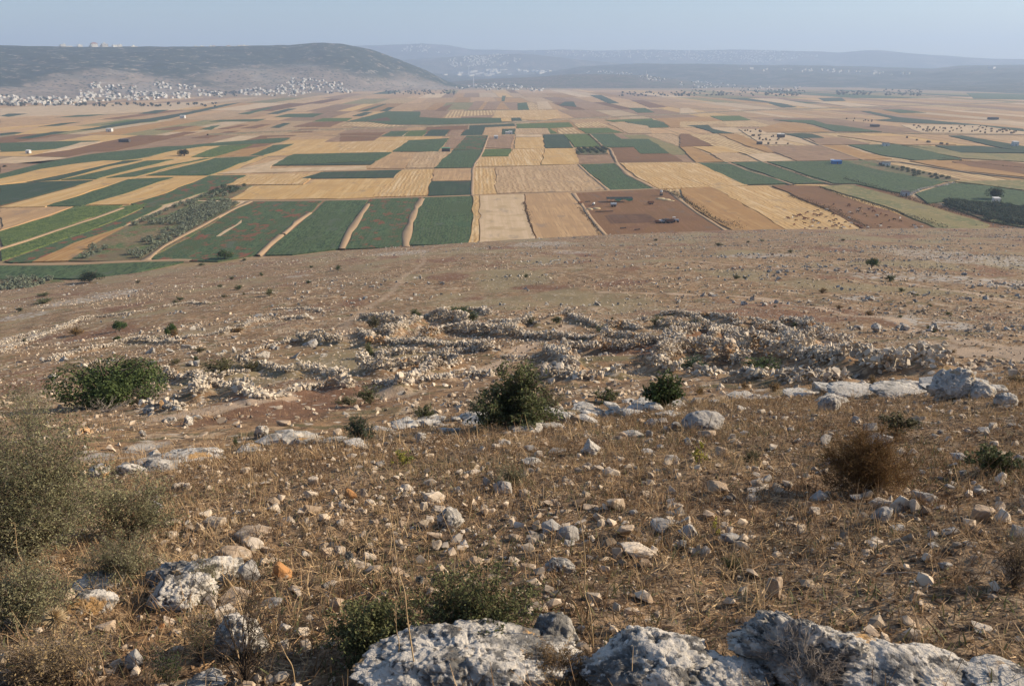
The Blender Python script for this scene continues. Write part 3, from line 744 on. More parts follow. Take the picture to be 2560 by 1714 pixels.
olive2_m = leaf_mat('young_olive_leaves', (.10, .13, .085), (.06, .085, .05), backlit=.15)
green_m = leaf_mat('fresh_green_leaves', (.075, .125, .035), (.04, .07, .022))
oak = tree_data(1, 1, 1, 2600, .055, oak_m, z0=.12, r0=.035)
oak2 = tree_data(2, 1, 1, 2600, .055, oak_m, z0=.04, r0=.03, lumps=14)
place_tree('oak_tree', oak, 461, 391, 31, 'lone dark round tree with its shadow among the golden and green plots', wm=1, hs=.72)
place_tree('oak_tree', oak2, 2486, 500, 48, 'big dark tree on the plain above the dense olive grove', wm=1, hs=.78, rz=2)
place_tree('oak_tree', oak, 2468+28, 508, 16, 'small dark tree at the edge of the dense olive grove beside the big one', rz=1)
fresh = tree_data(3, 1, 1, 1800, .07, green_m, z0=.22, r0=.03)
place_tree('almond_tree', fresh, 562, 650, 40, 'green tree standing where the hillside meets the rusty green field', hs=.72)
place_tree('almond_tree', fresh, 2179, 671, 33, 'lone rounded green tree on the bare upper slope', rz=2, hs=.9)
place_tree('oak_shrub', oak2, 226, 706, 68, 'wide dark evergreen bush above the young olive grove at the hill foot', cat='bush', hs=.45)
place_tree('almond_tree', fresh, 299, 829, 40, 'thin spreading green sapling on the slope beside the stone rows', rz=1, hs=.8)
place_tree('almond_tree', fresh, 295, 858, 20, 'small green sapling just below the thin spreading one', rz=3, hs=1.1)
place_tree('almond_tree', fresh, 431, 842, 34, 'bright green upright sapling growing out of a rubble row', rz=4, hs=1.15)
place_tree('oak_shrub', oak2, 12, 419, 12, 'small dark bush in the reddish plot at the picture edge', cat='bush', hs=.6)

# ---- olive groves
OV = []
for q in range(5): OV.append(tree_data(40+q, 1, .80, 260, .15, olive_m, z0=.04, r0=.04, nl=3, lumps=22, shell=.85))
OV2 = [tree_data(50+q, 1, .80, 240, .15, olive2_m, z0=.04, r0=.04, nl=3, lumps=22, shell=.85) for q in range(3)]
def inside(x, y, poly):
    c = False; n = len(poly)
    for i in range(n):
        (x0, y0), (x1, y1) = poly[i], poly[(i+1) % n]
        if (y0 > y) != (y1 > y) and x < (x1-x0)*(y-y0)/(y1-y0)+x0: c = not c
    return c
grove_list = []
def grove(c, txt, su, sv, size, gname, label, keep=.93, OVs=OV, du=0):
    poly = cpl(c, txt, .5); us = [a-YAW*b for a, b in poly]; vs_ = [b for a, b in poly]; rg = random.Random(len(txt))
    v = min(vs_)
    while v < max(vs_):
        u = min(us)+du
        while u < max(us):
            x, y = tow(u+rg.uniform(-.5, .5), v+rg.uniform(-.6, .6))
            if inside(x, y, poly) and rg.random() < keep: grove_list.append((math.hypot(x, y), x, y, size*rg.uniform(.75, 1.15), rg.choice(OVs), gname, label, rg.uniform(0, 6)))
            u += su
        v += sv
grove('A', '860,505 1060,412 1270,335 1290,330 1350,340 1200,400 1000,480 900,515', 5.6, 6.2, 4.6, 'olive trees of the long grove below the golden fields', 'grey-green olive tree in the long oblique grove beside the rusty green field')
grove('A', '1000,500 1270,400 1430,345 1640,342 1560,400 1330,545 1250,545 1180,500', 5.4, 5.6, 4.8, 'olive trees of the long grove below the golden fields', 'grey-green olive tree in the long oblique grove beside the rusty green field', du=2)
grove('A', '480,742 680,640 740,640 760,680 640,735', 6, 6.2, 4.4, 'olive trees of the long grove below the golden fields', 'grey-green olive tree in the long oblique grove beside the rusty green field')
grove('A', '760,742 890,670 1010,600 1150,530 1300,560 1180,620 1080,690 980,728', 6, 6.2, 4.4, 'olive trees of the long grove below the golden fields', 'grey-green olive tree in the long oblique grove beside the rusty green field')
grove('A', '1290,320 1490,245 1715,232 1560,322', 7, 7, 4.6, 'olive trees of the small grove against the golden field', 'small olive tree in the dense grove at the corner of the golden field')
grove('A', '-60,975 -60,890 100,868 430,870 300,915 150,975', 5.6, 5.6, 4.6, 'olive trees of the grove at the hill foot', 'olive tree in the small grove at the foot of the slope by the dark bush')
grove('C', '1790,575 1850,555 2100,575 2342,605 2600,640 2600,760 2342,725 2100,680', 4.6, 4.6, 5.0, 'olive trees of the dense grove on the right', 'dark olive tree in the dense grove below the big dark tree', keep=.97, OVs=OV2)
grove('C', '1340,310 1560,335 1880,405 1830,422 1600,385', 9, 9, 4.2, 'olive trees bordering the large green field', 'small dark olive tree along the far edge of the large green field', OVs=OV2)
grove('B', '1612,196 1808,192 1825,232 1617,234', 7.5, 11, 5.4, 'trees of the two dark orchard rows', 'dark orchard tree in the short double row between fields', OVs=OV2, keep=1)
grove_list.sort(key=lambda g: g[0]); rest = []
first = {}
for n_, (d, x, y, s, dat, g, lab, rz) in enumerate(grove_list):
    if n_ < 300:
        t = thing('olive_tree', (x, y, .45), lab, 'olive tree', g); t.scale = (s, s, s); t.rotation_euler = (0, 0, rz); link('crown', dat[0], t); link('trunk', dat[1], t)
    else: rest.append((x, y, s, dat, rz))
def mesh_arrays(me):
    V = np.empty(len(me.vertices)*3, np.float32); me.vertices.foreach_get('co', V); F = np.empty(len(me.loops), np.int32); me.loops.foreach_get('vertex_index', F)
    return V.reshape(-1, 3).astype(float), F.reshape(-1, 4)
if rest:
    arr = {id(d): mesh_arrays(d[0]) for _, _, _, d, _ in rest}; parts = []
    for x, y, s, d, rz in rest:
        V, F = arr[id(d)]; parts.append((rot_z(V, rz)*s+np.array([x, y, .45]), F))
    V, F = join_arr(parts)
    link('olive_trees', mesh_np('olive_trees', V, F, olive2_m), label='rest of the dark olive grove stretching to the picture edge', cat='olive grove', kind='stuff')

# ---- weedy strips and stone rows between plots
weed_m = leaf_mat('dry_weeds', (.085, .072, .038), (.05, .046, .026), backlit=.1)
weed2_m = leaf_mat('brown_weeds', (.16, .105, .06), (.10, .07, .04), backlit=.1)
rngw = np.random.default_rng(77)
def weeds(c, txt, w, h, label, mat=weed_m, dens=5, leaf=.7):
    P = np.array(cpl(c, txt, .3)); out = []
    for a, b in zip(P[:-1], P[1:]):
        n = int(np.hypot(*(b-a))*dens*w/2); t = rngw.uniform(0, 1, n); q = a+(b-a)*t[:, None]
        k = 1+.6*vn2(q[:, 0]/9, q[:, 1]/9, 8)
        q = q+rngw.normal(size=(n, 2))*w*.3*k[:, None]; out.append(np.c_[q, .5+np.abs(rngw.normal(size=n))*h*.5*k])
    V, F = leaves(np.concatenate(out), leaf, rngw, 0, .6)
    link('weed_strip', mesh_np('weed_strip', V, F, mat), label=label, cat='weeds', kind='stuff')
weeds('C', '-40,505 30,545 120,610 240,685 330,722 420,748', 4.2, 2.2, 'dark brambly strip beside the track along the ploughed yard field')
weeds('B', '2200,485 2260,505 2320,540', 4, 2, 'dark weeds at the far corner of the ploughed yard field')
weeds('C', '740,520 860,560 1000,610 1120,660 1230,715 1300,745', 4.5, 1.8, 'brown weedy strip between the grazed stubble and the brown field', weed2_m)
weeds('C', '940,458 1100,520 1300,580 1500,640 1700,705 1820,748', 3.2, 1.8, 'dark weedy strip between the brown field and the olive-green scrub')
weeds('C', '1120,405 1290,450 1440,500 1560,540 1720,590 1900,640 2150,705 2300,735', 3.4, 1.8, 'dark weedy strip running down beside the dense olive grove')
weeds('B', '1250,565 1275,640 1300,720 1320,800', 2.2, .8, 'thin brown weed line splitting the two pale stubble plots', weed2_m)
weeds('B', '1625,600 1680,665 1740,740 1770,800', 2.4, 1, 'weedy margin on the left side of the ploughed yard field', weed2_m)
weeds('C', '600,305 740,350 860,390 1020,430', 2.2, 1.0, 'dark weed line between two green plots')
weeds('C', '1780,262 2050,300 2342,332', 3, .9, 'dry weeds beside the orange stubble', weed2_m)
weeds('B', '1690,100 1740,145 1790,190', 3, .9, 'weeds between the light and dark green plots', weed2_m)
stone_m = layered('limestone', (.46, .415, .355), [('noise', 2.2, 5, .46, .62, (.33, .29, .245)), ('noise', 5.5, 6, .52, .64, (.17, .155, .14)), ('noise', 1.1, 4, .60, .68, (.42, .27, .14))], rough=.92, island=.30, bump=[('noise', 14, 5, .7, .05)])
SV0, SF0 = stone_variants(1, 12, 5); 
D0, F0i = ico(1)
SV00 = None
def stone_lo():
    global SV00
    if SV00 is None:
        bm = bmesh.new(); bmesh.ops.create_icosphere(bm, subdivisions=1, radius=1); bm.free()
        D = np.array([v for v in [(1, 0, 0), (-1, 0, 0), (0, 1, 0), (0, -1, 0), (0, 0, 1), (0, 0, -1), (.6, .6, .55), (-.6, .6, .55), (.6, -.6, .55), (-.6, -.6, .55)]], float)
        D = D/np.linalg.norm(D, axis=1)[:, None]
        bm = bmesh.new(); [bm.verts.new(d) for d in D]; bmesh.ops.convex_hull(bm, input=bm.verts); bm.verts.ensure_lookup_table(); bm.verts.index_update()
        F = np.array([[v.index for v in f.verts] for f in bm.faces], np.int32); Dv = np.array([v.co[:] for v in bm.verts]); bm.free()
        rg = np.random.default_rng(3); SV00 = ([Dv*rg.uniform(.72, 1.15, (len(Dv), 1))*np.array([1, rg.uniform(.65, 1), rg.uniform(.55, .85)]) for _ in range(16)], F)
    return SV00
def stone_row_plain(c, txt, w, label, n=3.0, s=(.3, .6)):
    P = np.array(cpl(c, txt, .3)); out = []
    for a, b in zip(P[:-1], P[1:]):
        k = int(np.hypot(*(b-a))*n); t = rngw.uniform(0, 1, k); q = a+(b-a)*t[:, None]+rngw.normal(size=(k, 2))*w*.35; out.append(np.c_[q, rngw.uniform(.5, 1.1, k)])
    out = np.concatenate(out); V, F = scatter(*stone_lo(), out, rngw.uniform(*s, len(out)), rngw)
    t = thing('stone_row', (float(P[0][0]), float(P[0][1]), 0), label, 'stone row'); V = V-np.array([P[0][0], P[0][1], 0])
    o = link('stones', mesh_np('stones', V, F, stone_m), t, kind='stuff')
stone_row_plain('C', '1560,515 1620,480 1690,462 1780,452 1870,430', 2.2, 'pale winding stone row crossing between green plots', 4, (.35, .75))
stone_row_plain('C', '1770,580 1830,590 1900,605', 3, 'loose pale stones at the corner of the dense olive grove', 3)
stone_row_plain('C', '2050,720 2200,735 2330,745', 4, 'pale stones scattered at the foot of the dense olive grove', 2)

# ================================================================ VILLAGES
white_m = layered('whitewashed_walls', (.70, .67, .60), [('noise', .3, 3, .5, .7, (.62, .58, .50))], rough=.9, rnd=.25, island=.06, obj=False)
win_m = layered('dark_windows', (.04, .045, .05), [], rough=.4)
redroof_m = layered('red_tiles', (.33, .13, .08), [('noise', 1.5, 3, .45, .6, (.25, .10, .07))], rough=.9)
def house_mesh(seed):
    rg = random.Random(seed); bm = bmesh.new(); mi = []
    def box(x0, x1, y0, y1, z0, z1, m):
        r = bmesh.ops.create_cube(bm, size=1)
        for v in r['verts']: v.co = Vector((x0+(v.co.x+.5)*(x1-x0), y0+(v.co.y+.5)*(y1-y0), z0+(v.co.z+.5)*(z1-z0)))
        for f in {f for v in r['verts'] for f in v.link_faces}: f.material_index = m
    w, d = rg.uniform(10, 16), rg.uniform(9, 13); fl = rg.choice([1, 2, 2, 3, 3]); h = fl*3.2
    box(-w/2, w/2, -d/2, d/2, -4, h, 0); box(-w/2-.2, w/2+.2, -d/2-.2, d/2+.2, h, h+.35, 0)
    if rg.random() < .6: sx = rg.uniform(-w/4, w/4); box(sx-2, sx+2, -2, 2.5, h+.35, h+2.9, 0)
    if rg.random() < .5: box(-w/2-3, -w/2, -d/4, d/2, -4, h-3.2 if fl > 1 else 2.4, 0)
    for f in range(fl):
        n = int(w//3.2)
        for q in range(n):
            x = -w/2+(q+.5)*w/n; z = f*3.2+1.0
            box(x-.65, x+.65, -d/2-.06, -d/2+.1, z, z+1.4, 1); box(x-.65, x+.65, d/2-.1, d/2+.06, z, z+1.4, 1)
        for q in range(2):
            y = -d/4+q*d/2; box(w/2-.1, w/2+.06, y-.6, y+.6, f*3.2+1, f*3.2+2.4, 1)
    if rg.random() < .18:
        v = [bm.verts.new(c) for c in ((-w/2-.4, -d/2-.4, h+.36), (w/2+.4, -d/2-.4, h+.36), (w/2+.4, d/2+.4, h+.36), (-w/2-.4, d/2+.4, h+.36), (-w/4, 0, h+3), (w/4, 0, h+3))]
        for q in ((0, 1, 5, 4), (1, 2, 5), (2, 3, 4, 5), (3, 0, 4)): bm.faces.new([v[i] for i in q]).material_index = 2
    me = bpy.data.meshes.new('house'); bm.to_mesh(me); bm.free()
    for m in (white_m, win_m, redroof_m): me.materials.append(m)
    return me
HM = [house_mesh(q) for q in range(14)]
for me in HM:
    pass
hz = []; vt = []
rgv = random.Random(21)
def village(c, poly, n, gname, label, sc=(.5, .82), trees=.6):
    n_ = [float(q) for q in poly.replace(',', ' ').split()]; P = [(n_[q], n_[q+1]) for q in range(0, len(n_), 2)]
    x0, x1 = min(p[0] for p in P), max(p[0] for p in P); y0, y1 = min(p[1] for p in P), max(p[1] for p in P); k = 0; tries = 0
    pts = []
    if c == 'D': n = int(n*1.45)
    while k < n and tries < n*30:
        tries += 1; x, y = rgv.uniform(x0, x1), rgv.uniform(y0, y1)
        if not inside(x, y, P): continue
        if any(abs(x-a) < 7.5 and abs(y-b) < 3 for a, b in pts): continue
        pts.append((x, y)); k += 1; p = ground(*cp(c, x, y)); hz.append((math.hypot(p.x, p.y), p, rgv.choice(HM), rgv.uniform(.55, .85)+rgv.choice([0, 1.5708]), rgv.uniform(*sc), gname, label))
        if rgv.random() < trees:
            p = ground(*cp(c, x+rgv.uniform(-16, 16), y+rgv.uniform(-2, 6))); vt.append((p, rgv.uniform(7, 13)))
g1 = 'houses of the long village at the mountain foot'; l1 = 'white flat-roofed house in the village at the left end of the mountain foot'
village('D', '0,440 130,437 520,452 600,470 560,500 0,505', 66, g1, 'white flat-roofed house in the densest stretch of village at the left edge')
village('D', '530,400 590,385 760,400 800,470 600,482 530,440', 34, g1, 'white house in the cluster left of the long village centre, under the slope')
village('D', '600,358 680,348 760,362 970,372 960,392 640,392', 20, g1, 'white house in the top row of the village climbing the mountain foot')
village('D', '760,420 900,405 1060,400 1080,460 960,470 740,465', 32, g1, 'white house at the middle of the long village below the top row')
l2 = 'white flat-roofed house in the raised cluster halfway along the mountain foot'
village('D', '1045,340 1170,345 1165,388 1060,382', 13, 'houses of the raised village cluster', l2)
village('D', '1210,362 1330,372 1330,392 1215,388', 7, 'houses of the raised village cluster', l2)
village('D', '1080,412 1290,412 1290,456 1080,455', 22, g1, 'white house at the plain edge beneath the raised village cluster')
village('D', '1340,395 1510,412 1505,445 1350,448', 14, g1, 'white house at the thin right end of the long village')
l3 = 'white flat-roofed house in the village below the mountain top'
village('D', '1625,400 1740,380 1870,410 1860,438 1640,430', 26, 'houses of the village below the mountain top', l3)
village('D', '1880,380 1990,318 2060,315 2200,330 2342,350 2342,378 2150,385 2140,410 2000,440 1880,432', 66, 'houses of the village below the mountain top', 'white house packed on the rise of the village below the mountain top')
village('D', '2160,395 2370,380 2400,415 2180,425', 14, 'houses of the village below the mountain top', 'pale long building at the right foot of the village below the mountain top')
village('E', '775,378 860,372 1000,352 1100,350 1200,368 1390,388 1380,408 1100,398 900,400 780,392', 56, 'houses of the village around the minaret', 'white house in the village round the tall minaret', (.6, .95), .9)
village('E', '1660,266 1790,268 1990,284 1985,294 1790,288 1665,284', 22, 'houses strung along the low ridge', 'small pale house on the crest of the low ridge', (.6, .9), .9)
village('E', '2010,290 2100,295 2200,305 2220,335 2110,330 2010,305', 20, 'houses strung along the low ridge', 'small pale house on the crest of the low ridge', (.6, .9), .9)
l4 = 'white house in the village that straggles down from the low ridge'
village('G', '0,345 110,335 250,345 390,360 385,384 0,388', 34, 'houses of the straggling village on the right', l4, (.5, .85), .9)
village('G', '390,382 560,375 740,385 840,372 840,386 730,412 390,402', 24, 'houses of the straggling village on the right', l4, (.5, .85), .9)
def ridge(px, f=.97):
    az_ = math.atan2(px-IW/2, FPX*math.cos(PITCH)-(118-IH/2)*math.sin(PITCH)); d = HILLS[0]['dist']; best = None
    for g in np.linspace(.93, 1.02, 30):
        x, y = d*g*math.sin(az_), d*g*math.cos(az_); z = float(far_h(HILLS[0], np.array([x]), np.array([y]))[0])
        e = (z-CAM_Z)/(d*g)
        if best is None or e > best[0]: best = (e, Vector((x, y, z)))
    return best[1]-Vector((0, 0, 5.5))
for px_ in (158, 172, 176, 200, 236, 262, 288, 300, 335): p = ridge(px_); hz.append((math.hypot(p.x, p.y)-3000, p, rgv.choice(HM), .7, (rgv.uniform(1.2, 2.2)), 'buildings on the mountain ridge', 'pale low building on the skyline at the left end of the mountain'))
for q in range(38): p = ridge(rgv.uniform(478, 632)); hz.append((math.hypot(p.x, p.y)-3000, p, rgv.choice(HM), .7, rgv.uniform(.55, .95), 'houses on the mountain ridge', 'tiny pale house of the settlement on the mountain skyline'))
hz.sort(key=lambda q: q[0])
far_parts = []
def tri_arrays(me):
    me.calc_loop_triangles(); V = np.empty(len(me.vertices)*3, np.float32); me.vertices.foreach_get('co', V)
    F = np.array([t.vertices[:] for t in me.loop_triangles], np.int32); mi = np.array([t.material_index for t in me.loop_triangles]); return V.reshape(-1, 3).astype(float), F, mi
HA = {m.name: tri_arrays(m) for m in HM}
FMI = []
for n_, (d, p, me, rz, s, g, lab) in enumerate(hz):
    if n_ < 300: o = link('house', me, None, (p.x, p.y, p.z), lab, 'house', g); o.rotation_euler = (0, 0, rz); o.scale = (s, s, s)
    else:
        V, F, mi = HA[me.name]; far_parts.append((rot_z(V, rz)*s+np.array(p), F)); FMI.append(mi)
if far_parts:
    V, F = join_arr(far_parts); link('far_houses', mesh_np('far_houses', V, F, None, mi=np.concatenate(FMI), mats=[white_m, win_m, redroof_m]), label='further village houses on the ridges across the plain', cat='houses', kind='stuff')
# town on the hazy hills: too far to tell the houses apart
tp = []
def town(poly, n, s=(10, 26)):
    x0, x1 = min(p[0] for p in poly), max(p[0] for p in poly); y0, y1 = min(p[1] for p in poly), max(p[1] for p in poly); k = 0
    while k < n:
        x, y = rgv.uniform(x0, x1), rgv.uniform(y0, y1)
        if inside(x, y, poly):
            k += 1
            if vn2(np.array([x/14]), np.array([y/5]), 4)[0] > -.35: p = ground(x, y); tp.append((p, rgv.uniform(*s)*.9, rgv.uniform(6, 15)))
town([(1110, 150), (1180, 140), (1260, 135), (1300, 150), (1280, 165), (1130, 168)], 230, (8, 18))
TW=0
town([(980, 118), (1060, 114), (1130, 128), (1120, 137), (1000, 128)], 90, (10, 24))
town([(1300, 126), (1500, 128), (1700, 128), (1960, 128), (2060, 140), (1900, 158), (1700, 152), (1400, 140)], 520, (9, 22))
town([(1850, 172), (2060, 174), (2280, 185), (2270, 192), (2100, 182), (1850, 178)], 46, (12, 24))
town([(2470, 168), (2490, 168), (2490, 174), (2470, 174)], 4, (20, 40))
town([(1100, 188), (1230, 174), (1380, 176), (1380, 184), (1230, 192), (1110, 194)], 60, (28, 74))
V, F = [], []
cubeV = np.array([(x, y, z) for x in (-.5, .5) for y in (-.5, .5) for z in (0, 1)], float); cubeF = np.array([(0, 1, 3, 2), (4, 6, 7, 5), (0, 4, 5, 1), (2, 3, 7, 6), (1, 5, 7, 3), (0, 2, 6, 4)])
parts = [(rot_z(cubeV*np.array([s, s*.7, h+14]), rgv.uniform(.4, 1.0))+np.array([p.x, p.y, p.z-14]), cubeF) for p, s, h in tp]
V, F = join_arr(parts); link('far_town', mesh_np('far_town', V, F, white_m), label='hazy towns spread over the distant ridges', cat='town', kind='stuff')
# village trees
dk = leaf_mat('village_tree_leaves', (.035, .05, .026), (.02, .03, .018))
vtd = tree_data(61, 1, .9, 110, .24, dk, z0=.05, r0=.05, nl=2, lumps=6, shell=.7)
a = mesh_arrays(vtd[0]); parts = [(rot_z(a[0], q)*s+np.array(p), a[1]) for q, (p, s) in enumerate(vt)]
rgt = random.Random(4)
for c, x0, x1, y0, y1, n in [('E', 1900, 2342, 412, 440, 60), ('G', 0, 860, 400, 440, 120), ('G', 1060, 1330, 405, 432, 60), ('G', 1390, 1650, 398, 440, 50), ('D', 0, 1500, 492, 512, 60), ('E', 300, 780, 400, 430, 60), ('D', 1400, 1640, 405, 440, 40)]:
    for q in range(n):
        p = ground(*cp(c, rgt.uniform(x0, x1), rgt.uniform(y0, y1))); parts.append((rot_z(a[0], q)*rgt.uniform(6, 12)+np.array(p), a[1]))
V, F = join_arr(parts); link('distant_trees', mesh_np('distant_trees', V, F, dk), label='dark trees between the villages along the far edge of the plain', cat='trees', kind='stuff')
# minarets
mn_m = layered('minaret_stone', (.68, .66, .62), [], rough=.8)
def minaret(px, py, hpx, label):
    p = ground(px, py); h = span(p, hpx); t = thing('minaret', p, label, 'minaret')
    prof = [(.055, 0), (.05, .08), (.036, .10), (.034, .62), (.052, .64), (.052, .67), (.030, .68), (.028, .86), (.040, .865), (.040, .88), (.022, .885), (.003, 1.0)]
    bm = bmesh.new(); rings = []
    for r, z in prof: rings.append([bm.verts.new((r*h*math.cos(k*math.pi/6), r*h*math.sin(k*math.pi/6), z*h)) for k in range(12)])
    for A_, B_ in zip(rings[:-1], rings[1:]):
        for k in range(12): bm.faces.new((A_[k], A_[(k+1) % 12], B_[(k+1) % 12], B_[k]))
    me = bpy.data.meshes.new('shaft'); bm.to_mesh(me); bm.free(); me.materials.append(mn_m); link('shaft', me, t)
minaret(1184, 217, 24, 'tall slender white minaret rising from the village at the end of the plain')
minaret(1172, 188, 21, 'slender pale minaret in the hazy town behind the mountain')
minaret(1616, 190, 14, 'small slim minaret on the crest of the low ridge')

# ================================================================ FARM THINGS
def simple(name, c, rough=.7, **k): return layered(name, c, [('noise', 1.5, 4, .5, .7, tuple(q*.75 for q in c))], rough=rough, obj=True, **k)
iron_m = simple('weathered_iron', (.10, .09, .085)); white_p = simple('chalky_white_paint', (.62, .62, .60)); blue_p = simple('blue_tarp', (.06, .17, .42)); net_m = simple('dark_shade_net', (.035, .042, .038)); green_p = simple('green_tarp', (.10, .26, .15)); rust_m = simple('rusty_steel', (.20, .10, .06)); straw_m = simple('straw', (.55, .43, .25)); tank_m = simple('pale_tank_metal', (.42, .46, .50), .4); rubber_m = simple('rubber', (.02, .02, .02))
class B:
    def __init__(s): s.bm = bmesh.new()
    def box(s, x0, x1, y0, y1, z0, z1, bev=0):
        r = bmesh.ops.create_cube(s.bm, size=1)
        for v in r['verts']: v.co = Vector((x0+(v.co.x+.5)*(x1-x0), y0+(v.co.y+.5)*(y1-y0), z0+(v.co.z+.5)*(z1-z0)))
        return s
    def cyl(s, c, r, l, axis='Y', n=14, r2=None):
        q = bmesh.ops.create_cone(s.bm, segments=n, radius1=r, radius2=r if r2 is None else r2, depth=l, cap_ends=True)
        m = {'Y': Matrix.Rotation(R(90), 4, 'X'), 'X': Matrix.Rotation(R(90), 4, 'Y'), 'Z': Matrix()}[axis]
        for v in q['verts']: v.co = m@v.co+Vector(c)
        return s
    def poly(s, vs, fs):
        v = [s.bm.verts.new(q) for q in vs]; [s.bm.faces.new([v[i] for i in f]) for f in fs]; return s
    def out(s, name, mat, parent=None):
        bmesh.ops.recalc_face_normals(s.bm, faces=s.bm.faces)
        me = bpy.data.meshes.new(name); s.bm.to_mesh(me); s.bm.free(); me.materials.append(mat); return link(name, me, parent)
Y0 = lambda c, x, y: ground(*cp(c, x, y))
K = lambda x, y: (1420+x/6.163, 460+y/6.163)     # close crop of the yard field
def at(px, py, label, name, cat, rz=0, s=1, z=.85, group=None):
    x, y = plain(px, py, z); t = thing(name, (x, y, z), label, cat, group); t.rotation_euler = (0, 0, rz); t.scale = (s, s, s); return t
# long netted shelter with a sagging green tarp
t = at(*K(790, 275), 'long low shade-net shelter with a sagging green tarp on the ploughed field', 'field_shelter', 'shelter', .05)
b = B(); L = 17
for q in range(7): b.box(-L/2+q*L/6-.06, -L/2+q*L/6+.06, -2.4, -2.28, 0, 2.3).box(-L/2+q*L/6-.06, -L/2+q*L/6+.06, 2.28, 2.4, 0, 2.9)
b.out('pole', iron_m, t)
vs_, fs_ = [], []
for q in range(13):
    x = -L/2-.3+q*(L+.6)/12; sg = .12*math.sin(q*2.1)
    vs_ += [(x, -2.6, 2.25+sg), (x, 0, 2.9+sg*.5), (x, 2.7, 3.0)]
for q in range(12): fs_ += [(q*3, q*3+3, q*3+4, q*3+1), (q*3+1, q*3+4, q*3+5, q*3+2)]
b = B().poly(vs_, fs_); b.out('net_roof', net_m, t)
vs_, fs_ = [], []
for q in range(13):
    x = -3.4+q*12/12; dd = .5+.45*math.sin(q*.8)
    vs_ += [(x, -2.66, 2.3), (x, -2.75-.1*math.sin(q), 2.3-dd*.8), (x, -2.7, 2.1-dd*1.3)]
for q in range(12): fs_ += [(q*3, q*3+3, q*3+4, q*3+1), (q*3+1, q*3+4, q*3+5, q*3+2)]
B().poly(vs_, fs_).out('tarp', green_p, t)
def trailer(px, py, label, body='tank', rz=0, s=1, tank=tank_m):
    t = at(px, py, label, 'water_trailer' if body == 'tank' else 'farm_trailer', 'trailer', rz, s)
    B().box(-2.2, 2.2, -.8, .8, .75, .92).box(-3.6, -2.2, -.06, .06, .78, .9).out('chassis', iron_m, t)
    for sx in (-.9, .9):
        for sy in (-.95, .95): B().cyl((sx, sy, .45), .45, .25).out('wheel', rubber_m, t)
    if body == 'tank': B().cyl((0, 0, 1.75), .85, 3.8, 'X', 18).cyl((0, 0, 2.65), .25, .3, 'Z').out('tank', tank, t)
    else: B().box(-2.2, 2.2, -.85, -.79, .94, 2.2).box(-2.2, 2.2, .79, .85, .94, 2.2).box(-2.2, -2.14, -.78, .78, .94, 2.2).box(2.14, 2.2, -.78, .78, .94, 2.2).out('side_board', rust_m, t)
    return t
trailer(*K(700, 350), 'pale water tank trailer parked in front of the netted shelter', rz=.1)
trailer(*K(1275, 312), 'empty rusty trailer standing alone on the ploughed field', 'box', rz=.3, s=.9)
trailer(*K(395, 328), 'white tank cart beside the yellowish fodder heap', rz=1.2, s=.7, tank=white_p)
trailer(*K(190, 305), 'dark small trailer at the left margin of the ploughed field', 'box', rz=.6, s=.7)
def tractor(px, py, label, rz=0, paint=blue_p, s=1.15):
    t = at(px, py, label, 'tractor', 'tractor', rz, s)
    B().box(-.2, 1.9, -.4, .4, .9, 1.6).box(-1.1, -.2, -.5, .5, .8, 1.3).box(1.9, 2.1, -.3, .3, .85, 1.4).out('body', paint, t)
    B().box(-1.1, -1.02, -.6, -.52, 1.3, 2.6).box(-1.1, -1.02, .52, .6, 1.3, 2.6).box(.0, .08, -.6, -.52, 1.6, 2.6).box(.0, .08, .52, .6, 1.6, 2.6).box(-1.3, .2, -.7, .7, 2.6, 2.72).out('cab_roof', white_p, t)
    B().box(-.8, -.35, -.25, .25, 1.3, 1.45).box(-.9, -.8, -.25, .25, 1.3, 1.9).out('seat', iron_m, t)
    B().cyl((1.2, .3, 2.0), .05, .8, 'Z', 8).out('exhaust', iron_m, t)
    for sy in (-.75, .75):
        B().cyl((-.75, sy, .8), .8, .4, 'Y', 20).out('wheel', rubber_m, t); B().cyl((1.5, sy*.85, .45), .45, .28, 'Y', 16).out('wheel', rubber_m, t)
tractor(*K(1645, 590), 'light blue tractor heading the dark line of farm machines', .1, tank_m)
trailer(*K(1570, 600), 'dark trailer hitched behind the light blue tractor', 'box', .1)
trailer(*K(1500, 600), 'dark tank trailer in the middle of the machine line', rz=.1, tank=iron_m)
trailer(*K(1440, 602), 'tank trailer with pale barrel in the machine line', rz=.1, s=.8)
trailer(*K(1380, 604), 'last small rusty trailer at the left end of the machine line', 'box', .2, .75)
t = at(*K(1435, 178), 'small water tank on a dark stand by the straw pile', 'water_tank', 'tank', 0, 1)
B().box(-.9, -.8, -.9, -.8, 0, 2.2).box(.8, .9, -.9, -.8, 0, 2.2).box(-.9, -.8, .8, .9, 0, 2.2).box(.8, .9, .8, .9, 0, 2.2).box(-1, 1, -1, 1, 2.2, 2.32).box(-.95, .95, -.95, .95, .1, 1.3).out('stand', iron_m, t)
B().cyl((0, 0, 3.0), .85, 1.3, 'Z', 16).cyl((0, 0, 3.72), .8, .14, 'Z', 16, .3).out('tank', white_p, t)
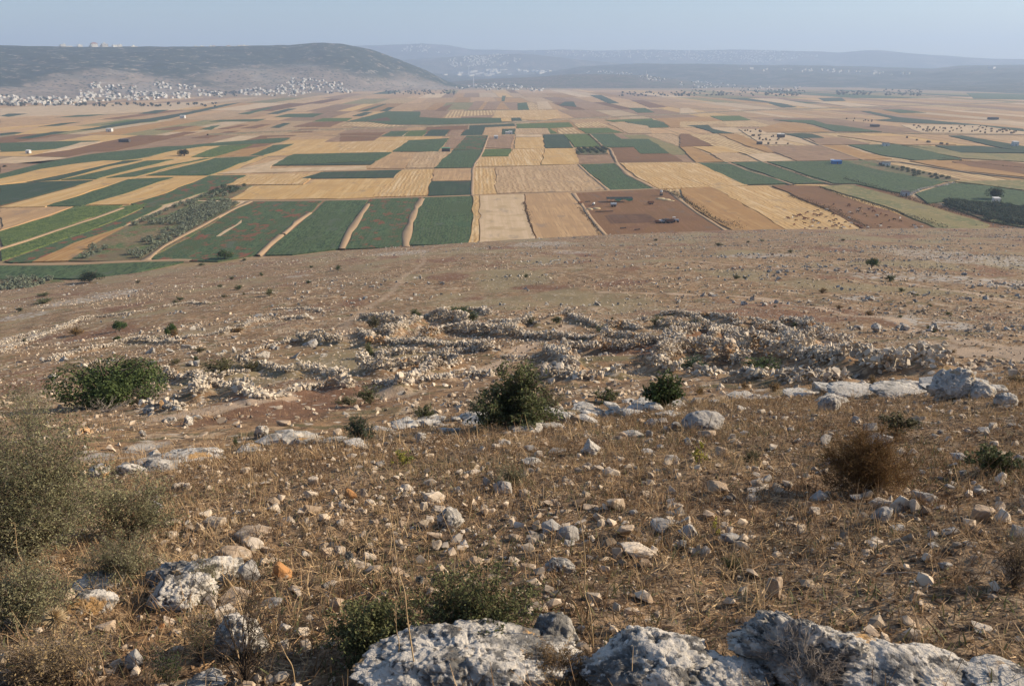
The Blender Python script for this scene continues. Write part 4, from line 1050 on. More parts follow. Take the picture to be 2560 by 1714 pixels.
for q, (x, y, w, h_) in enumerate([(1430, 225, 6.5, 1.1), (1520, 240, 6, .9), (1600, 252, 3.6, .5), (330, 385, 4.5, 1.0), (440, 372, 5, .9)]):
    rng = np.random.default_rng(q); D, Fc = ico(3); V = D*np.array([w/2, w/3.4, h_])*(1+.22*fbm3(D*2.2+q, 4, q))[:, None]
    x_, y_ = plain(*K(x, y+10), .85)
    link('straw_heap', mesh_np('straw_heap', V, Fc, straw_m, True), None, (x_, y_, .9), ['largest pale straw heap at the far corner of the ploughed field', 'long pale straw heap just right of the largest one', 'small flat straw heap beside the track', 'yellow fodder heap where brown animals feed at the left margin', 'straggling yellow fodder heap behind the troughs'][q], 'straw heap')
def trough(x, y, label, rz=0, L=3.6):
    t = at(*K(x, y), label, 'feed_trough', 'trough', rz)
    B().poly([(-L/2, -.35, .7), (L/2, -.35, .7), (L/2, -.2, .3), (-L/2, -.2, .3), (-L/2, .35, .7), (L/2, .35, .7), (L/2, .2, .3), (-L/2, .2, .3)], [(0, 1, 2, 3), (4, 7, 6, 5), (3, 2, 6, 7), (0, 3, 7, 4), (1, 5, 6, 2)]).out('basin', iron_m, t)
    for sx in (-L/2+.2, L/2-.2):
        for sy in (-.3, .3): B().box(sx-.04, sx+.04, sy-.04, sy+.04, 0, .6).out('leg', iron_m, t)
for q, (x, y, lb) in enumerate([(465, 435, 'leftmost dark feed trough of the line below the fodder heap'), (520, 434, 'second dark feed trough from the left in the line'), (575, 432, 'third dark feed trough from the left in the line'), (650, 430, 'dark feed trough set apart at the right end of the line'), (300, 280, 'dark trough lying alone left of the netted shelter'), (850, 688, 'dark trough lying alone below the dark tilled patch'), (1065, 712, 'long dark trough at the front of the ploughed field')]): trough(x, y, lb, .08*q)
# sheds on the plain
def shed(px, py, label, w=5, d=4, h=2.6, wall=white_p, roof=iron_m, rz=0):
    t = at(px, py, label, 'shed', 'shed', rz, 1, .6)
    b = B(); b.box(-w/2, w/2, -d/2, d/2, 0, h); b.out('wall', wall, t)
    B().poly([(-w/2-.3, -d/2-.3, h+.05), (w/2+.3, -d/2-.3, h+.05), (w/2+.3, d/2+.3, h+.6), (-w/2-.3, d/2+.3, h+.6), (-w/2-.3, -d/2-.3, h+.15), (w/2+.3, -d/2-.3, h+.15), (w/2+.3, d/2+.3, h+.7), (-w/2-.3, d/2+.3, h+.7)], [(0, 1, 2, 3), (7, 6, 5, 4), (0, 4, 5, 1), (1, 5, 6, 2), (2, 6, 7, 3), (3, 7, 4, 0)]).out('roof', roof, t)
    B().box(-.5, .5, -d/2-.05, -d/2+.02, .02, 2.0).out('door', iron_m, t)
C_ = lambda x, y: cp('C', x, y)
shed(*C_(1064, 300), 'bright blue covered shed on the corner of the large green field', 8.5, 5, 3, blue_p, blue_p)
shed(*C_(1036, 290), 'small white hut left of the bright blue shed', 3, 3, 2.4, white_p, white_p)
shed(*C_(1402, 314), 'small white shed by the young olive rows', 6, 4, 3.4)
shed(*C_(1380, 308), 'low dark lean-to joined to the left of the small white shed', 6, 4, 2, iron_m)
shed(*C_(686, 118), 'white roofed shelter in the reddish plot among hay dots', 9, 6, 4, iron_m, white_p)
shed(*C_(1400, 178), 'white-walled hut on the top edge of the dark green field', 7, 5, 3.4)
shed(*C_(2278, 178), 'square white hut at the right end of the dark green strip', 6, 5, 5, white_p, white_p)
shed(*C_(2148, 565), 'white hut half sunk in the dense olive grove under the big tree', 4, 3, 3.2, white_p, white_p)
shed(*C_(1530, 515), 'grey pump hut where the pale stone row begins', 5, 4, 3, tank_m)
shed(*C_(540, 168), 'pair-high dark block of crates at the edge of the hay dots', 6, 4, 3, iron_m)
shed(*cp('B', 1062, 128), 'white hut standing in the middle of the grey-brown plot', 5, 4, 3.6, white_p, white_p)
shed(*cp('B', 722, 215), 'dark shed at the corner of the two green fields', 9, 5, 3.6, iron_m, green_p)
shed(*cp('B', 1137, 98), 'left of two small white huts by the little orchard square', 4, 3, 3, white_p, white_p)
shed(*cp('B', 1160, 96), 'right of two small white huts by the little orchard square', 5, 3, 3.4, white_p, white_p)
shed(*cp('D', 850, 748), 'dark farm shack in the tan plot beyond the lone tree', 13, 6, 3, iron_m)
shed(*cp('D', 1245, 588), 'tiny white hut far out in the tan plots', 9, 6, 5, white_p, white_p)
shed(*cp('D', 747, 678), 'small white hut beside a dark strip on the left of the plain', 8, 6, 4, white_p, white_p)
shed(*cp('D', 195, 826), 'tiny white hut on the brown plot near the left edge', 4, 4, 3, white_p, white_p)
shed(*cp('G', 2130, 596), 'long dark farm shed near the right edge beyond the hay dots', 17, 8, 3.5, iron_m)
shed(*cp('G', 1325, 645), 'dark farm shed between green strips before the dotted field', 13, 7, 3, iron_m)
# hay bales dotted over the stubble
bale = B().cyl((0, 0, .75), .75, 1.3, 'Y', 12).bm; bme = bpy.data.meshes.new('hay_bale'); bale.to_mesh(bme); bale.free(); bme.materials.append(simple('weathered_hay', (.20, .145, .09)))
rgb = random.Random(8)
def bales(c, poly, n, g, label):
    q = [float(v) for v in poly.replace(',', ' ').split()]; P = [(q[i], q[i+1]) for i in range(0, len(q), 2)]; k = 0; xs_ = [p[0] for p in P]; ys_ = [p[1] for p in P]
    while k < n:
        x, y = rgb.uniform(min(xs_), max(xs_)), rgb.uniform(min(ys_), max(ys_))
        if inside(x, y, P):
            k += 1; a_, b_ = plain(*cp(c, x, y), .8); o = link('hay_bale', bme, None, (a_, b_, .75), label, 'hay bale', g); o.rotation_euler = (0, 0, rgb.uniform(0, 3)); s = rgb.uniform(1.2, 1.9); o.scale = (s, s, s)
bales('C', '410,70 540,68 760,168 580,168', 24, 'hay bales on the pale plot with the white-roofed shelter', 'round hay bale dotting the pale plot by the white-roofed shelter')
bales('G', '1500,636 2020,640 2342,684 2330,696 1660,682', 60, 'hay bales on the long pale field', 'round hay bale on the long pale dotted field near the right edge')
bales('C', '1500,112 1620,140 1860,172 1700,168', 9, 'hay bales on the tan plot', 'round hay bale on the tan plot above the dark green field')
bales('G', '1080,585 1300,600 1440,620 1200,612', 10, 'hay bales behind the dark shed', 'round hay bale behind the dark farm shed and green strips')

# ================================================================ CATTLE
def cow_mesh(seed, graze):
    J = [(-.75, 0, 1.22, .30, .30), (-.2, 0, 1.16, .35, .36), (.4, 0, 1.18, .32, .36), (.78, 0, 1.28, .20, .26)]
    if graze: J += [(1.10, 0, .95, .14, .18), (1.36, 0, .50, .13, .15), (1.50, 0, .22, .08, .09)]
    else: J += [(1.08, 0, 1.55, .14, .17), (1.36, 0, 1.62, .13, .15), (1.66, 0, 1.45, .08, .09)]
    E = [(q, q+1) for q in range(6)]
    def add(p, par): J.append(p); E.append((par, len(J)-1)); return len(J)-1
    for sy in (-1, 1):
        k = add((-.72, .20*sy, .92, .17, .13), 0); k = add((-.84, .22*sy, .58, .085, .08), k); k = add((-.74, .22*sy, .30, .06, .06), k); add((-.72, .22*sy, .03, .07, .06), k)
        k = add((.55, .20*sy, .88, .13, .12), 2); k = add((.56, .20*sy, .50, .08, .075), k); k = add((.55, .20*sy, .25, .055, .055), k); add((.57, .20*sy, .03, .07, .06), k)
        hd = J[5]; add((hd[0]-.05, .20*sy, hd[2]+.12, .04, .05), 5)
    k = add((-1.02, 0, 1.25, .05, .05), 0); k = add((-1.10, 0, .85, .03, .03), k); add((-1.08, 0, .55, .045, .045), k)
    me = bpy.data.meshes.new('cow'); me.from_pydata([j[:3] for j in J], E, []); o = bpy.data.objects.new('cow_base', me); COL.objects.link(o)
    md = o.modifiers.new('s', 'SKIN'); sv = me.skin_vertices[0].data
    for q, j in enumerate(J): sv[q].radius = (j[3], j[4]); sv[q].use_root = (q == 0)
    o.modifiers.new('u', 'SUBSURF').levels = 1
    dg = bpy.context.evaluated_depsgraph_get(); dg.update(); m2 = bpy.data.meshes.new_from_object(o.evaluated_get(dg)); bpy.data.objects.remove(o); m2.name = 'cow'
    return m2
cowm = [cow_mesh(0, True), cow_mesh(1, False)]
cow_c = {'red-brown': (.16, .055, .025), 'dark brown': (.055, .025, .016), 'black': (.016, .014, .013), 'white': (.66, .62, .55), 'tan': (.30, .19, .10)}
cow_meshes = {}
for k, c in cow_c.items():
    m = simple('hide_'+k.replace(' ', '_').replace('-', '_'), c, .8)
    for g_ in (0, 1): me = cowm[g_].copy(); me.materials.clear(); me.materials.append(m); cow_meshes[k, g_] = me
Q = lambda x, y: (1940+x/5.855, 510+y/5.855)
cows = '''160,215,r 185,225,r 238,215,w 262,190,k 298,195,r 330,185,r 360,180,r 345,170,r 430,150,r 462,132,k 410,220,r 408,232,r 440,230,r 480,228,t 293,250,r 262,318,r 415,300,r 500,350,t 530,340,w 420,370,k
525,290,r 530,245,r 545,238,k 548,262,w 585,268,k 628,290,k 612,300,w 560,120,t 608,110,k 545,165,r 570,170,r 600,178,k 625,182,r 665,160,t 655,178,t 730,205,k 830,165,k 848,185,r 782,268,k 845,262,r 872,240,k
850,300,r 872,325,k 872,335,r 820,340,r 915,305,k 955,330,r 1010,282,k 1098,300,w 1120,290,t 1080,345,r 990,360,w 1195,330,r 1245,340,r 1235,365,k 945,368,k 730,380,r 1340,360,w 635,372,t'''
cows2 = '''745,95,w 843,18,k 1065,25,k 1060,42,r 943,112,k 990,180,t 1065,215,w 1075,138,w 1110,158,k 1190,98,w 1195,128,b 1222,80,k 1255,125,t 1298,160,k 1333,190,t 1358,92,k 1400,68,r 1470,78,t 1425,120,r 1450,125,r 1480,200,k
1470,185,w 1535,155,r 1612,182,r 1655,258,k 1728,240,b 1812,225,w 1822,262,k 1530,320,k 1527,340,w 2010,328,b 2030,342,w 2045,372,w 2085,360,t 2125,352,w 1650,362,k'''
cn = dict(r='red-brown', k='dark brown', w='white', t='tan', b='black'); rgc = random.Random(2)
for txt, place in ((cows, 'golden stubble'), (cows2, 'brown field')):
    for q in txt.split():
        x, y, k = q.split(','); x, y = plain(*Q(float(x), float(y)), .8); col_ = cn[k]; gz = 0 if rgc.random() < .75 else 1
        o = link('cow', cow_meshes[col_, gz], None, (x, y, .83), f"{col_} cow {'grazing head down' if gz == 0 else 'standing head up'} with the herd on the {place}", 'cow', f"{col_} cows {'grazing' if gz == 0 else 'standing'} on the {place}")
        o.rotation_euler = (0, 0, rgc.choice([0, math.pi])+rgc.uniform(-.9, .9)); s = rgc.uniform(.72, .95); o.scale = (s, s, s)
# ================================================================ THE HILLSIDE
rock_m = layered('weathered_limestone', (.56, .515, .45), [
    ('noise', 1.7, 5, .45, .62, (.37, .34, .295)), ('noise', 3.3, 7, .52, .60, (.19, .18, .165)), ('noise', 11, 7, .52, .60, (.14, .132, .12)), ('noise', 19, 5, .56, .64, (.10, .095, .09)),
    ('noise', 3.1, 5, .60, .66, (.44, .27, .12)), ('noise', 27, 4, .60, .68, (.62, .58, .52))], rough=.92, bump=[('noise', 30, 6, .9, .02), ('noise', 90, 4, .6, .006)])
tone_m = {
 'white': layered('white_limestone', (.53, .495, .44), [('noise', 2.2, 5, .46, .62, (.42, .385, .335)), ('noise', 7, 6, .52, .62, (.21, .20, .18)), ('noise', 3.1, 5, .61, .68, (.44, .31, .18))], rough=.92, bump=[('noise', 20, 6, .9, .03)]),
 'pale': layered('pale_limestone', (.58, .49, .385), [('noise', 6, 5, .47, .62, (.38, .31, .235)), ('noise', 13, 5, .56, .64, (.20, .17, .145)), ('noise', 4, 4, .60, .68, (.46, .30, .16))], rough=.92, bump=[('noise', 34, 6, .8, .012)]),
 'grey': layered('grey_limestone', (.31, .29, .265), [('noise', 6, 5, .46, .62, (.40, .37, .33)), ('noise', 15, 5, .54, .64, (.14, .13, .125))], rough=.92, bump=[('noise', 34, 6, .8, .012)]),
 'tan': layered('tan_limestone', (.43, .33, .235), [('noise', 6, 5, .47, .62, (.34, .25, .17)), ('noise', 14, 5, .55, .66, (.52, .44, .35))], rough=.92, bump=[('noise', 34, 6, .8, .012)]),
 'orange': layered('orange_stone', (.43, .22, .09), [('noise', 8, 5, .46, .62, (.34, .17, .075)), ('noise', 15, 5, .56, .66, (.46, .36, .26))], rough=.92, bump=[('noise', 34, 6, .8, .012)])}
ruin_m = layered('ruin_stones', (.56, .485, .385), [('noise', .5, 4, .48, .64, (.40, .34, .27)), ('noise', 2.2, 5, .57, .65, (.15, .135, .12)), ('noise', .35, 5, .58, .66, (.40, .25, .13))], rough=.93, island=.33)
gravel_m = layered('loose_gravel', (.50, .405, .30), [('noise', 4, 4, .46, .62, (.28, .21, .15)), ('noise', .8, 4, .55, .68, (.47, .41, .34))], rough=.93, island=.38)

clod_m = layered('dry_earth_clods', (.20, .13, .078), [('noise', 6, 4, .46, .62, (.12, .078, .048))], rough=.95, island=.4)
# ---- ruined walls of piled stones
rw = np.random.default_rng(31); SLH = hull_variants(16, 9, 4)
def wall(pts, h, w, label, c=None, per=62, s=(.085, .175)):
    """a collapsed dry wall: a heap of stones, tighter and higher on the line, spilling at its foot"""
    h = h*1.05; w = w*.85; per = per*1.9
    G = [ground(*(cp0(c, *p))) for p in pts]; P = np.array([(g.x, g.y) for g in G]); out = []; big = []
    for a, b in zip(P[:-1], P[1:]):
        L = float(np.hypot(*(b-a))); n = int(L*per*h*(.42+.75*w)); t = rw.uniform(0, 1, n); q = a+(b-a)*t[:, None]
        k = .55+.45*vn2(q[:, 0]/2.1, q[:, 1]/2.1, 13)+.25
        core = rw.random(n) < .86; off = np.where(core, rw.uniform(-.5, .5, n)*w, rw.normal(size=n)*w*1.5)
        d = (b-a)/max(L, 1e-6); nn = np.array([-d[1], d[0]]); q = q+nn*off[:, None]+rw.normal(size=(n, 2))*.06
        zz = np.where(core, rw.uniform(0, 1, n)**.75*1.25*h*k, rw.uniform(-.02, .12, n)*h)
        out.append(np.c_[q, hill_h(q[:, 0], q[:, 1])+zz])
    X = np.concatenate(out); S_ = (s[0]*.8+(s[1]*1.15-s[0]*.8)*rw.random(len(X))**1.5)*np.where(rw.random(len(X)) < .15, 1.35, 1)
    o = np.argsort(-(S_+.25*(X[:, 2]-hill_h(X[:, 0], X[:, 1])))); nb = min(12, len(X)//12); base = Vector((P[0][0], P[0][1], float(hill_h(P[:1, 0], P[:1, 1])[0])))
    t = thing('ruined_wall', base, label, 'ruined wall'); bs = np.array(base)
    V, F = scatter_h(SLH, X[o[nb:]]-bs, S_[o[nb:]], rw); link('rubble', mesh_np('rubble', V, F, ruin_m), t, kind='stuff')
    for k in o[:nb]:
        b = link('stone', STONE_ME[rw.integers(0, len(STONE_ME))], t, X[k]-bs); q = float(S_[k]); b.scale = (q, q, q*.8); b.rotation_euler = tuple(rw.uniform(0, 6.28, 3))
STONE_ME = [mesh_np('stone', v, f, ruin_m) for v, f in hull_variants(8, 13, 17)]
CR2 = dict(m=(900, 760, 3.903), n=(1500, 760, 3.903), l=(0, 720, 2.7233), r=(1700, 720, 2.7233), c=(850, 720, 2.7233), f=(0, 1140, 2.7233), h=(850, 1140, 2.7233), k=(1700, 1140, 2.7233))
def cp0(c, x, y): a, b, s = CR2[c]; return a+x/s, b+y/s
WALLS = [
 ('m', [(0, 160), (200, 165), (420, 215)], .9, .7, 'far back wall at the left end of the stone rooms'),
 ('m', [(290, 340), (440, 250), (610, 165)], 1.1, .5, 'bright straight wall running diagonally up the ruins'),
 ('m', [(610, 165), (750, 150), (890, 170), (1050, 225)], 1.2, .6, 'curved wall with a shaded face at the top of the ruins'),
 ('m', [(720, 110), (860, 50)], .4, .5, 'short pale wall stub leading up from the curved wall'),
 ('m', [(0, 290), (110, 340), (90, 420)], .8, .8, 'rubble mass at the left of the diagonal wall'),
 ('m', [(120, 300), (250, 290), (330, 240)], .8, .5, 'shaded inner wall behind the diagonal wall'),
 ('m', [(100, 400), (380, 400), (700, 400), (980, 430), (1260, 470)], .7, 1.6, 'broad rubble band across the middle of the ruins'),
 ('m', [(620, 350), (800, 300), (1000, 290), (1300, 310), (1560, 330)], .9, 1.4, 'thick heap of blocks behind the broad rubble band'),
 ('m', [(1560, 330), (1900, 350), (2330, 360)], .8, 1.3, 'long rubble line continuing right from the thick heap'),
 ('m', [(760, 490), (1100, 480), (1380, 465)], .4, .9, 'low stone line under the broad rubble band'),
 ('m', [(150, 520), (380, 520), (600, 500)], .7, .7, 'low shaded wall left of centre'),
 ('m', [(620, 560), (800, 555), (960, 570)], .8, .6, 'short wall with a shaded hollow beside the diagonal rubble'),
 ('m', [(0, 660), (200, 700), (420, 680), (620, 660)], 1.0, .7, 'wall with a deep shaded face at the lower left of the ruins'),
 ('m', [(400, 850), (560, 740), (760, 660), (960, 620)], .8, .8, 'rubble wall climbing diagonally in front of the shaded hollow'),
 ('m', [(600, 780), (760, 770), (860, 740)], .5, 1.0, 'low spill of blocks below the diagonal rubble wall'),
 ('m', [(140, 800), (260, 810), (380, 860)], .4, .5, 'small arc of stones at the lower left of the ruins'),
 ('m', [(990, 720), (1120, 700), (1280, 720)], .35, .6, 'loose short line of stones above the feathery bush'),
 ('m', [(1060, 80), (1180, 80), (1260, 120)], .8, .7, 'knoll of stones behind the curved wall'),
 ('m', [(1280, 200), (1450, 210), (1640, 200), (1660, 110)], .6, .8, 'angle of low walls at the top centre'),
 ('m', [(1490, 240), (1620, 190), (1740, 220)], .8, .5, 'small shaded cross wall at the top centre'),
 ('m', [(1850, 140), (2050, 120), (2150, 180), (2330, 230)], .7, .8, 'winding stone line at the top right of the centre'),
 ('m', [(1830, 490), (1960, 560), (2060, 640), (2040, 680)], .9, .8, 'steep tumbled wall beside the trodden hollow'),
 ('m', [(1960, 450), (2150, 440), (2330, 450)], .6, 1.3, 'spread of blocks right of the trodden hollow'),
 ('m', [(1360, 530), (1500, 545), (1640, 550)], .3, .5, 'low scatter of stones left of the tumbled wall'),
 ('m', [(1830, 660), (1900, 740), (2200, 770), (2330, 760)], .5, .9, 'orange-tinted rubble corner right of the feathery bush'),
 ('n', [(0, 320), (200, 335), (470, 410)], .7, .8, 'long low wall entering the right-hand ruins'),
 ('n', [(60, 260), (220, 255), (390, 270)], .8, .7, 'stub wall above the long low wall on the right side'),
 ('n', [(250, 190), (440, 170), (480, 185)], .5, .6, 'small upper stone line beside the green tuft'),
 ('n', [(590, 110), (760, 110), (930, 120), (1280, 160), (1340, 230)], .7, .9, 'uppermost stone line of the right-hand ruins'),
 ('n', [(560, 220), (800, 250), (960, 250)], .8, .6, 'terrace wall under the dark shrub in the right-hand ruins'),
 ('n', [(0, 480), (300, 470), (520, 440), (760, 450)], .9, 1.0, 'broad heap beside the dark square pit'),
 ('n', [(780, 460), (740, 530), (560, 600)], 1.0, .7, 'wall edging the dark square pit on the right'),
 ('n', [(640, 390), (760, 330), (920, 320)], 1.0, .9, 'massive heap left of the deep dark recess'),
 ('n', [(880, 300), (1060, 310), (1130, 330)], 1.5, .5, 'back wall of the deep dark recess'),
 ('n', [(1080, 400), (1140, 350), (1180, 330)], 1.4, .6, 'bright block wall right of the deep dark recess'),
 ('n', [(1180, 320), (1350, 370), (1550, 440)], 1.0, 1.6, 'large central heap of the right-hand ruins'),
 ('n', [(760, 520), (950, 500), (1180, 500)], .9, .9, 'stone bank in front of the deep dark recess'),
 ('n', [(1260, 450), (1400, 510), (1700, 560), (1960, 590)], 1.1, .9, 'long shaded front wall of the right-hand ruins'),
 ('n', [(1960, 590), (2150, 610), (2400, 630)], .9, .8, 'orange-spotted continuation of the long front wall'),
 ('n', [(1380, 200), (1560, 210), (1760, 260)], .6, .7, 'low upper wall beside the dark shrub on the right'),
 ('n', [(1760, 200), (1900, 190), (2060, 250), (2130, 300)], .9, .9, 'rounded heap at the upper right of the ruins'),
 ('n', [(1500, 300), (1720, 290), (1880, 310)], .7, .7, 'middle stone line between the two upper heaps on the right'),
 ('n', [(1650, 460), (1760, 390), (1860, 380), (1900, 500)], 1.0, 1.1, 'neat mound of small stones at the right'),
 ('n', [(1960, 350), (2040, 380), (2030, 460)], 1.0, .5, 'tall narrow wall end on the right'),
 ('n', [(2100, 300), (2250, 330), (2380, 400)], .4, 1.3, 'thin fan of stones trailing right from the ruins'),
 ('n', [(1050, 620), (1240, 590), (1380, 640), (1450, 640)], 1.0, .7, 'shaded wall behind the light green tuft'),
 ('n', [(520, 620), (640, 680), (760, 700)], .7, .6, 'tumbled stones left of the green broom'),
 ('n', [(860, 680), (1000, 700), (1160, 700)], .3, .5, 'short line of pale stones under the green broom'),
 ('n', [(1360, 720), (1500, 740), (1700, 750), (1900, 800), (2150, 800), (2380, 790)], .45, .8, 'long low front row of blocks at the right'),
 ('n', [(30, 720), (180, 720)], .6, .5, 'small heap above the low dark bush'),
 ('r', [(980, 480), (1150, 470), (1270, 470)], .8, .7, 'grey block wall on the right flank of the ruins'),
 ('r', [(1290, 480), (1500, 500), (1640, 540), (1740, 600)], .7, .8, 'right-hand tail of the ruins sloping to the big boulder'),
 ('r', [(1200, 560), (1350, 600), (1540, 610)], .9, .6, 'shaded low wall in front of the right tail'),
 ('r', [(820, 600), (930, 620), (1120, 660)], .35, .6, 'lowest row of blocks above the rock ledge on the right'),
 ('l', [(-40, 440), (130, 390), (250, 340), (380, 290), (520, 225)], .4, 1.7, 'long pale rubble band at the far left'),
 ('l', [(-30, 400), (100, 350), (260, 300)], .4, 1.2, 'upper shoulder of the long pale rubble band'),
 ('l', [(520, 225), (650, 200), (780, 190), (900, 175), (1050, 145)], .5, 1.3, 'rubble band rising right from the pale left band'),
 ('l', [(1110, 130), (1300, 100), (1420, 105)], .35, 1.0, 'upper short rubble row on the left slope'),
 ('l', [(1440, 60), (1700, 40), (1890, 35)], .25, .9, 'highest faint stone row on the left slope'),
 ('l', [(360, 500), (480, 460), (620, 430), (700, 410)], .5, .9, 'stone row with a dark end on the left slope'),
 ('l', [(700, 415), (900, 370), (1100, 375), (1260, 385)], .5, .9, 'stone row carrying the bright green sapling'),
 ('l', [(1100, 350), (1300, 340), (1500, 320), (1640, 290)], .5, 1.0, 'stone row right of the bright green sapling'),
 ('l', [(1640, 280), (1800, 230), (1950, 210), (2100, 210)], .5, 1.2, 'rubble patch up the slope left of the ruins'),
 ('l', [(1850, 150), (2080, 140), (2200, 165)], .3, .9, 'thin stone row above the rubble patch'),
 ('l', [(570, 540), (680, 510), (780, 500)], .25, .7, 'faint scatter line in the left hollow'),
 ('l', [(1110, 610), (1250, 635), (1390, 650)], .7, .5, 'curved dark-faced wall right of the big bush'),
 ('l', [(1400, 640), (1560, 610), (1700, 590)], .5, .9, 'pale spill of stones behind the square pit'),
 ('l', [(1640, 535), (1800, 560), (1990, 600)], .7, .6, 'wall bordering the dark grassy hollow'),
 ('l', [(1350, 770), (1380, 690), (1540, 690), (1660, 730)], .7, .7, 'ring of stones round the square pit by the big bush'),
 ('l', [(1660, 740), (1800, 780), (1930, 760)], .5, .8, 'stone spread right of the square pit'),
 ('l', [(1980, 740), (2120, 700), (2300, 690), (2380, 700)], .5, .8, 'row of pale blocks above the lower hollow'),
 ('l', [(1650, 480), (1750, 470)], .4, .6, 'small clump of stones left of the ruins'),
 ('l', [(1720, 440), (1860, 400), (2000, 370)], .4, .8, 'low row leading into the left corner of the ruins'),
 ('l', [(2020, 360), (2200, 380), (2330, 390)], 1.0, .6, 'shaded wall at the left corner of the ruins'),
 ('l', [(2060, 560), (2200, 590), (2340, 620)], .5, .9, 'stone spill below the left corner of the ruins'),
 ('l', [(960, 830), (1080, 820), (1220, 840)], .35, .5, 'short row of dark-sided blocks below the big bush'),
 ('l', [(440, 990), (600, 1000), (760, 980)], .15, .5, 'scattered stones on the bare ground below the bush shadow'),
]
WSEG = []
for c, pts, h, w, lb in WALLS: wall(pts, h, w, lb, c); WSEG.append(([tuple(ground(*cp0(c, *p))[:2]) for p in pts], h, w))
# earth heaped against the walls, hollows between them
add = np.zeros_like(GZ); nearw = (far > 14) & (far < 130)
for P_, h, w in WSEG:
    x0, x1 = min(p[0] for p in P_)-5, max(p[0] for p in P_)+5; y0, y1 = min(p[1] for p in P_)-5, max(p[1] for p in P_)+5
    k = nearw & (GX > x0) & (GX < x1) & (GY > y0) & (GY < y1); d = seg_dist(GX[k], GY[k], P_)+.25*vn2(GX[k], GY[k], 3)
    add[k] = np.maximum(add[k], .40*h*(1-sstep(.0, w*.7+.7, d))*(1+.6*vn2(GX[k]*1.3, GY[k]*1.3, 5)))
GZ2 = GZ+add; co = np.stack([GX, GY, GZ2], 1).astype(np.float32); HILL.data.vertices.foreach_set('co', co.ravel()); HILL.data.update()

# ---- loose stones over the whole slope
def wedge(n, y0, y1, p, rng, k=.80):
    u = rng.uniform(0, 1, n); Y = (y0**p+u*(y1**p-y0**p))**(1/p); return rng.uniform(-k, k, n)*(Y+1.5), Y
rs = np.random.default_rng(41)
def loose(name, n, y0, y1, p, s0, s1, label, sp=2.2, mask=None, mat=gravel_m, var=None, sink=.25, kind='stuff'):
    x, y = wedge(n, y0, y1, p, rs)
    if mask is not None: k = mask(x, y) > rs.random(len(x)); x, y = x[k], y[k]
    s = s0+(s1-s0)*rs.random(len(x))**sp; z = hill_h(x, y)+s*(.5-sink)
    k = z > .8; x, y, z, s = x[k], y[k], z[k], s[k]
    V, F = scatter_h(var or SLH, np.c_[x, y, z], s, rs, .85)
    link(name, mesh_np(name, V, F, mat), label=label, cat='stones', kind=kind)
patch = lambda sc, lo, hi, sd: (lambda x, y: sstep(lo, hi, fbm2(x/sc, y/sc, 3, sd)))
ruinz = lambda x, y: np.clip(.25+sstep(-.1, .35, fbm2(x/9, y/9, 3, 61)), 0, 1)*(sstep(16, 24, y)*(1-sstep(78, 105, y))*.85+.15)
loose('slope_stones', 52000, 13, 125, 1.5, .03, .19, 'small pale stones strewn over the slope round the ruins', 2.2, ruinz)
loose('slope_stones', 46000, 75, 412, 1.45, .11, .42, 'pale stones dotting the far bare slope', 2.6, patch(24, -.35, .35, 62))
loose('outcrop_stones', 34000, 60, 420, 1.6, .14, .75, 'pale rock outcrops breaking the far slope', 2.6, lambda x, y: sstep(.10, .30, fbm2(x/30+.9*np.sin(y/60), y/9, 4, 63))*(.35+.65*sstep(-10, 60, x)), rock_m)
loose('field_stones', 12500, 2.0, 15, 1.55, .013, .062, 'fist-sized stones scattered among the dry grass', 2.8, lambda x, y: np.clip(.35+.75*sstep(-.2, .3, fbm2(x/1.6, y/1.6, 3, 64)), 0, 1), gravel_m, hull_variants(14, 12, 9))
loose('clods', 30000, 1.9, 13, 1.4, .006, .026, 'brown clods of dry earth among the stones', 2.0, lambda x, y: np.clip(.3+sstep(-.3, .3, fbm2(x/.9, y/.9, 3, 66)), 0, 1), clod_m)
loose('gravel', 42000, 1.9, 12, 1.3, .003, .016, 'fine gravel on the soil between the dry grass', 2.0, lambda x, y: np.clip(.3+sstep(-.3, .3, fbm2(x/.8, y/.8, 3, 65)), 0, 1))

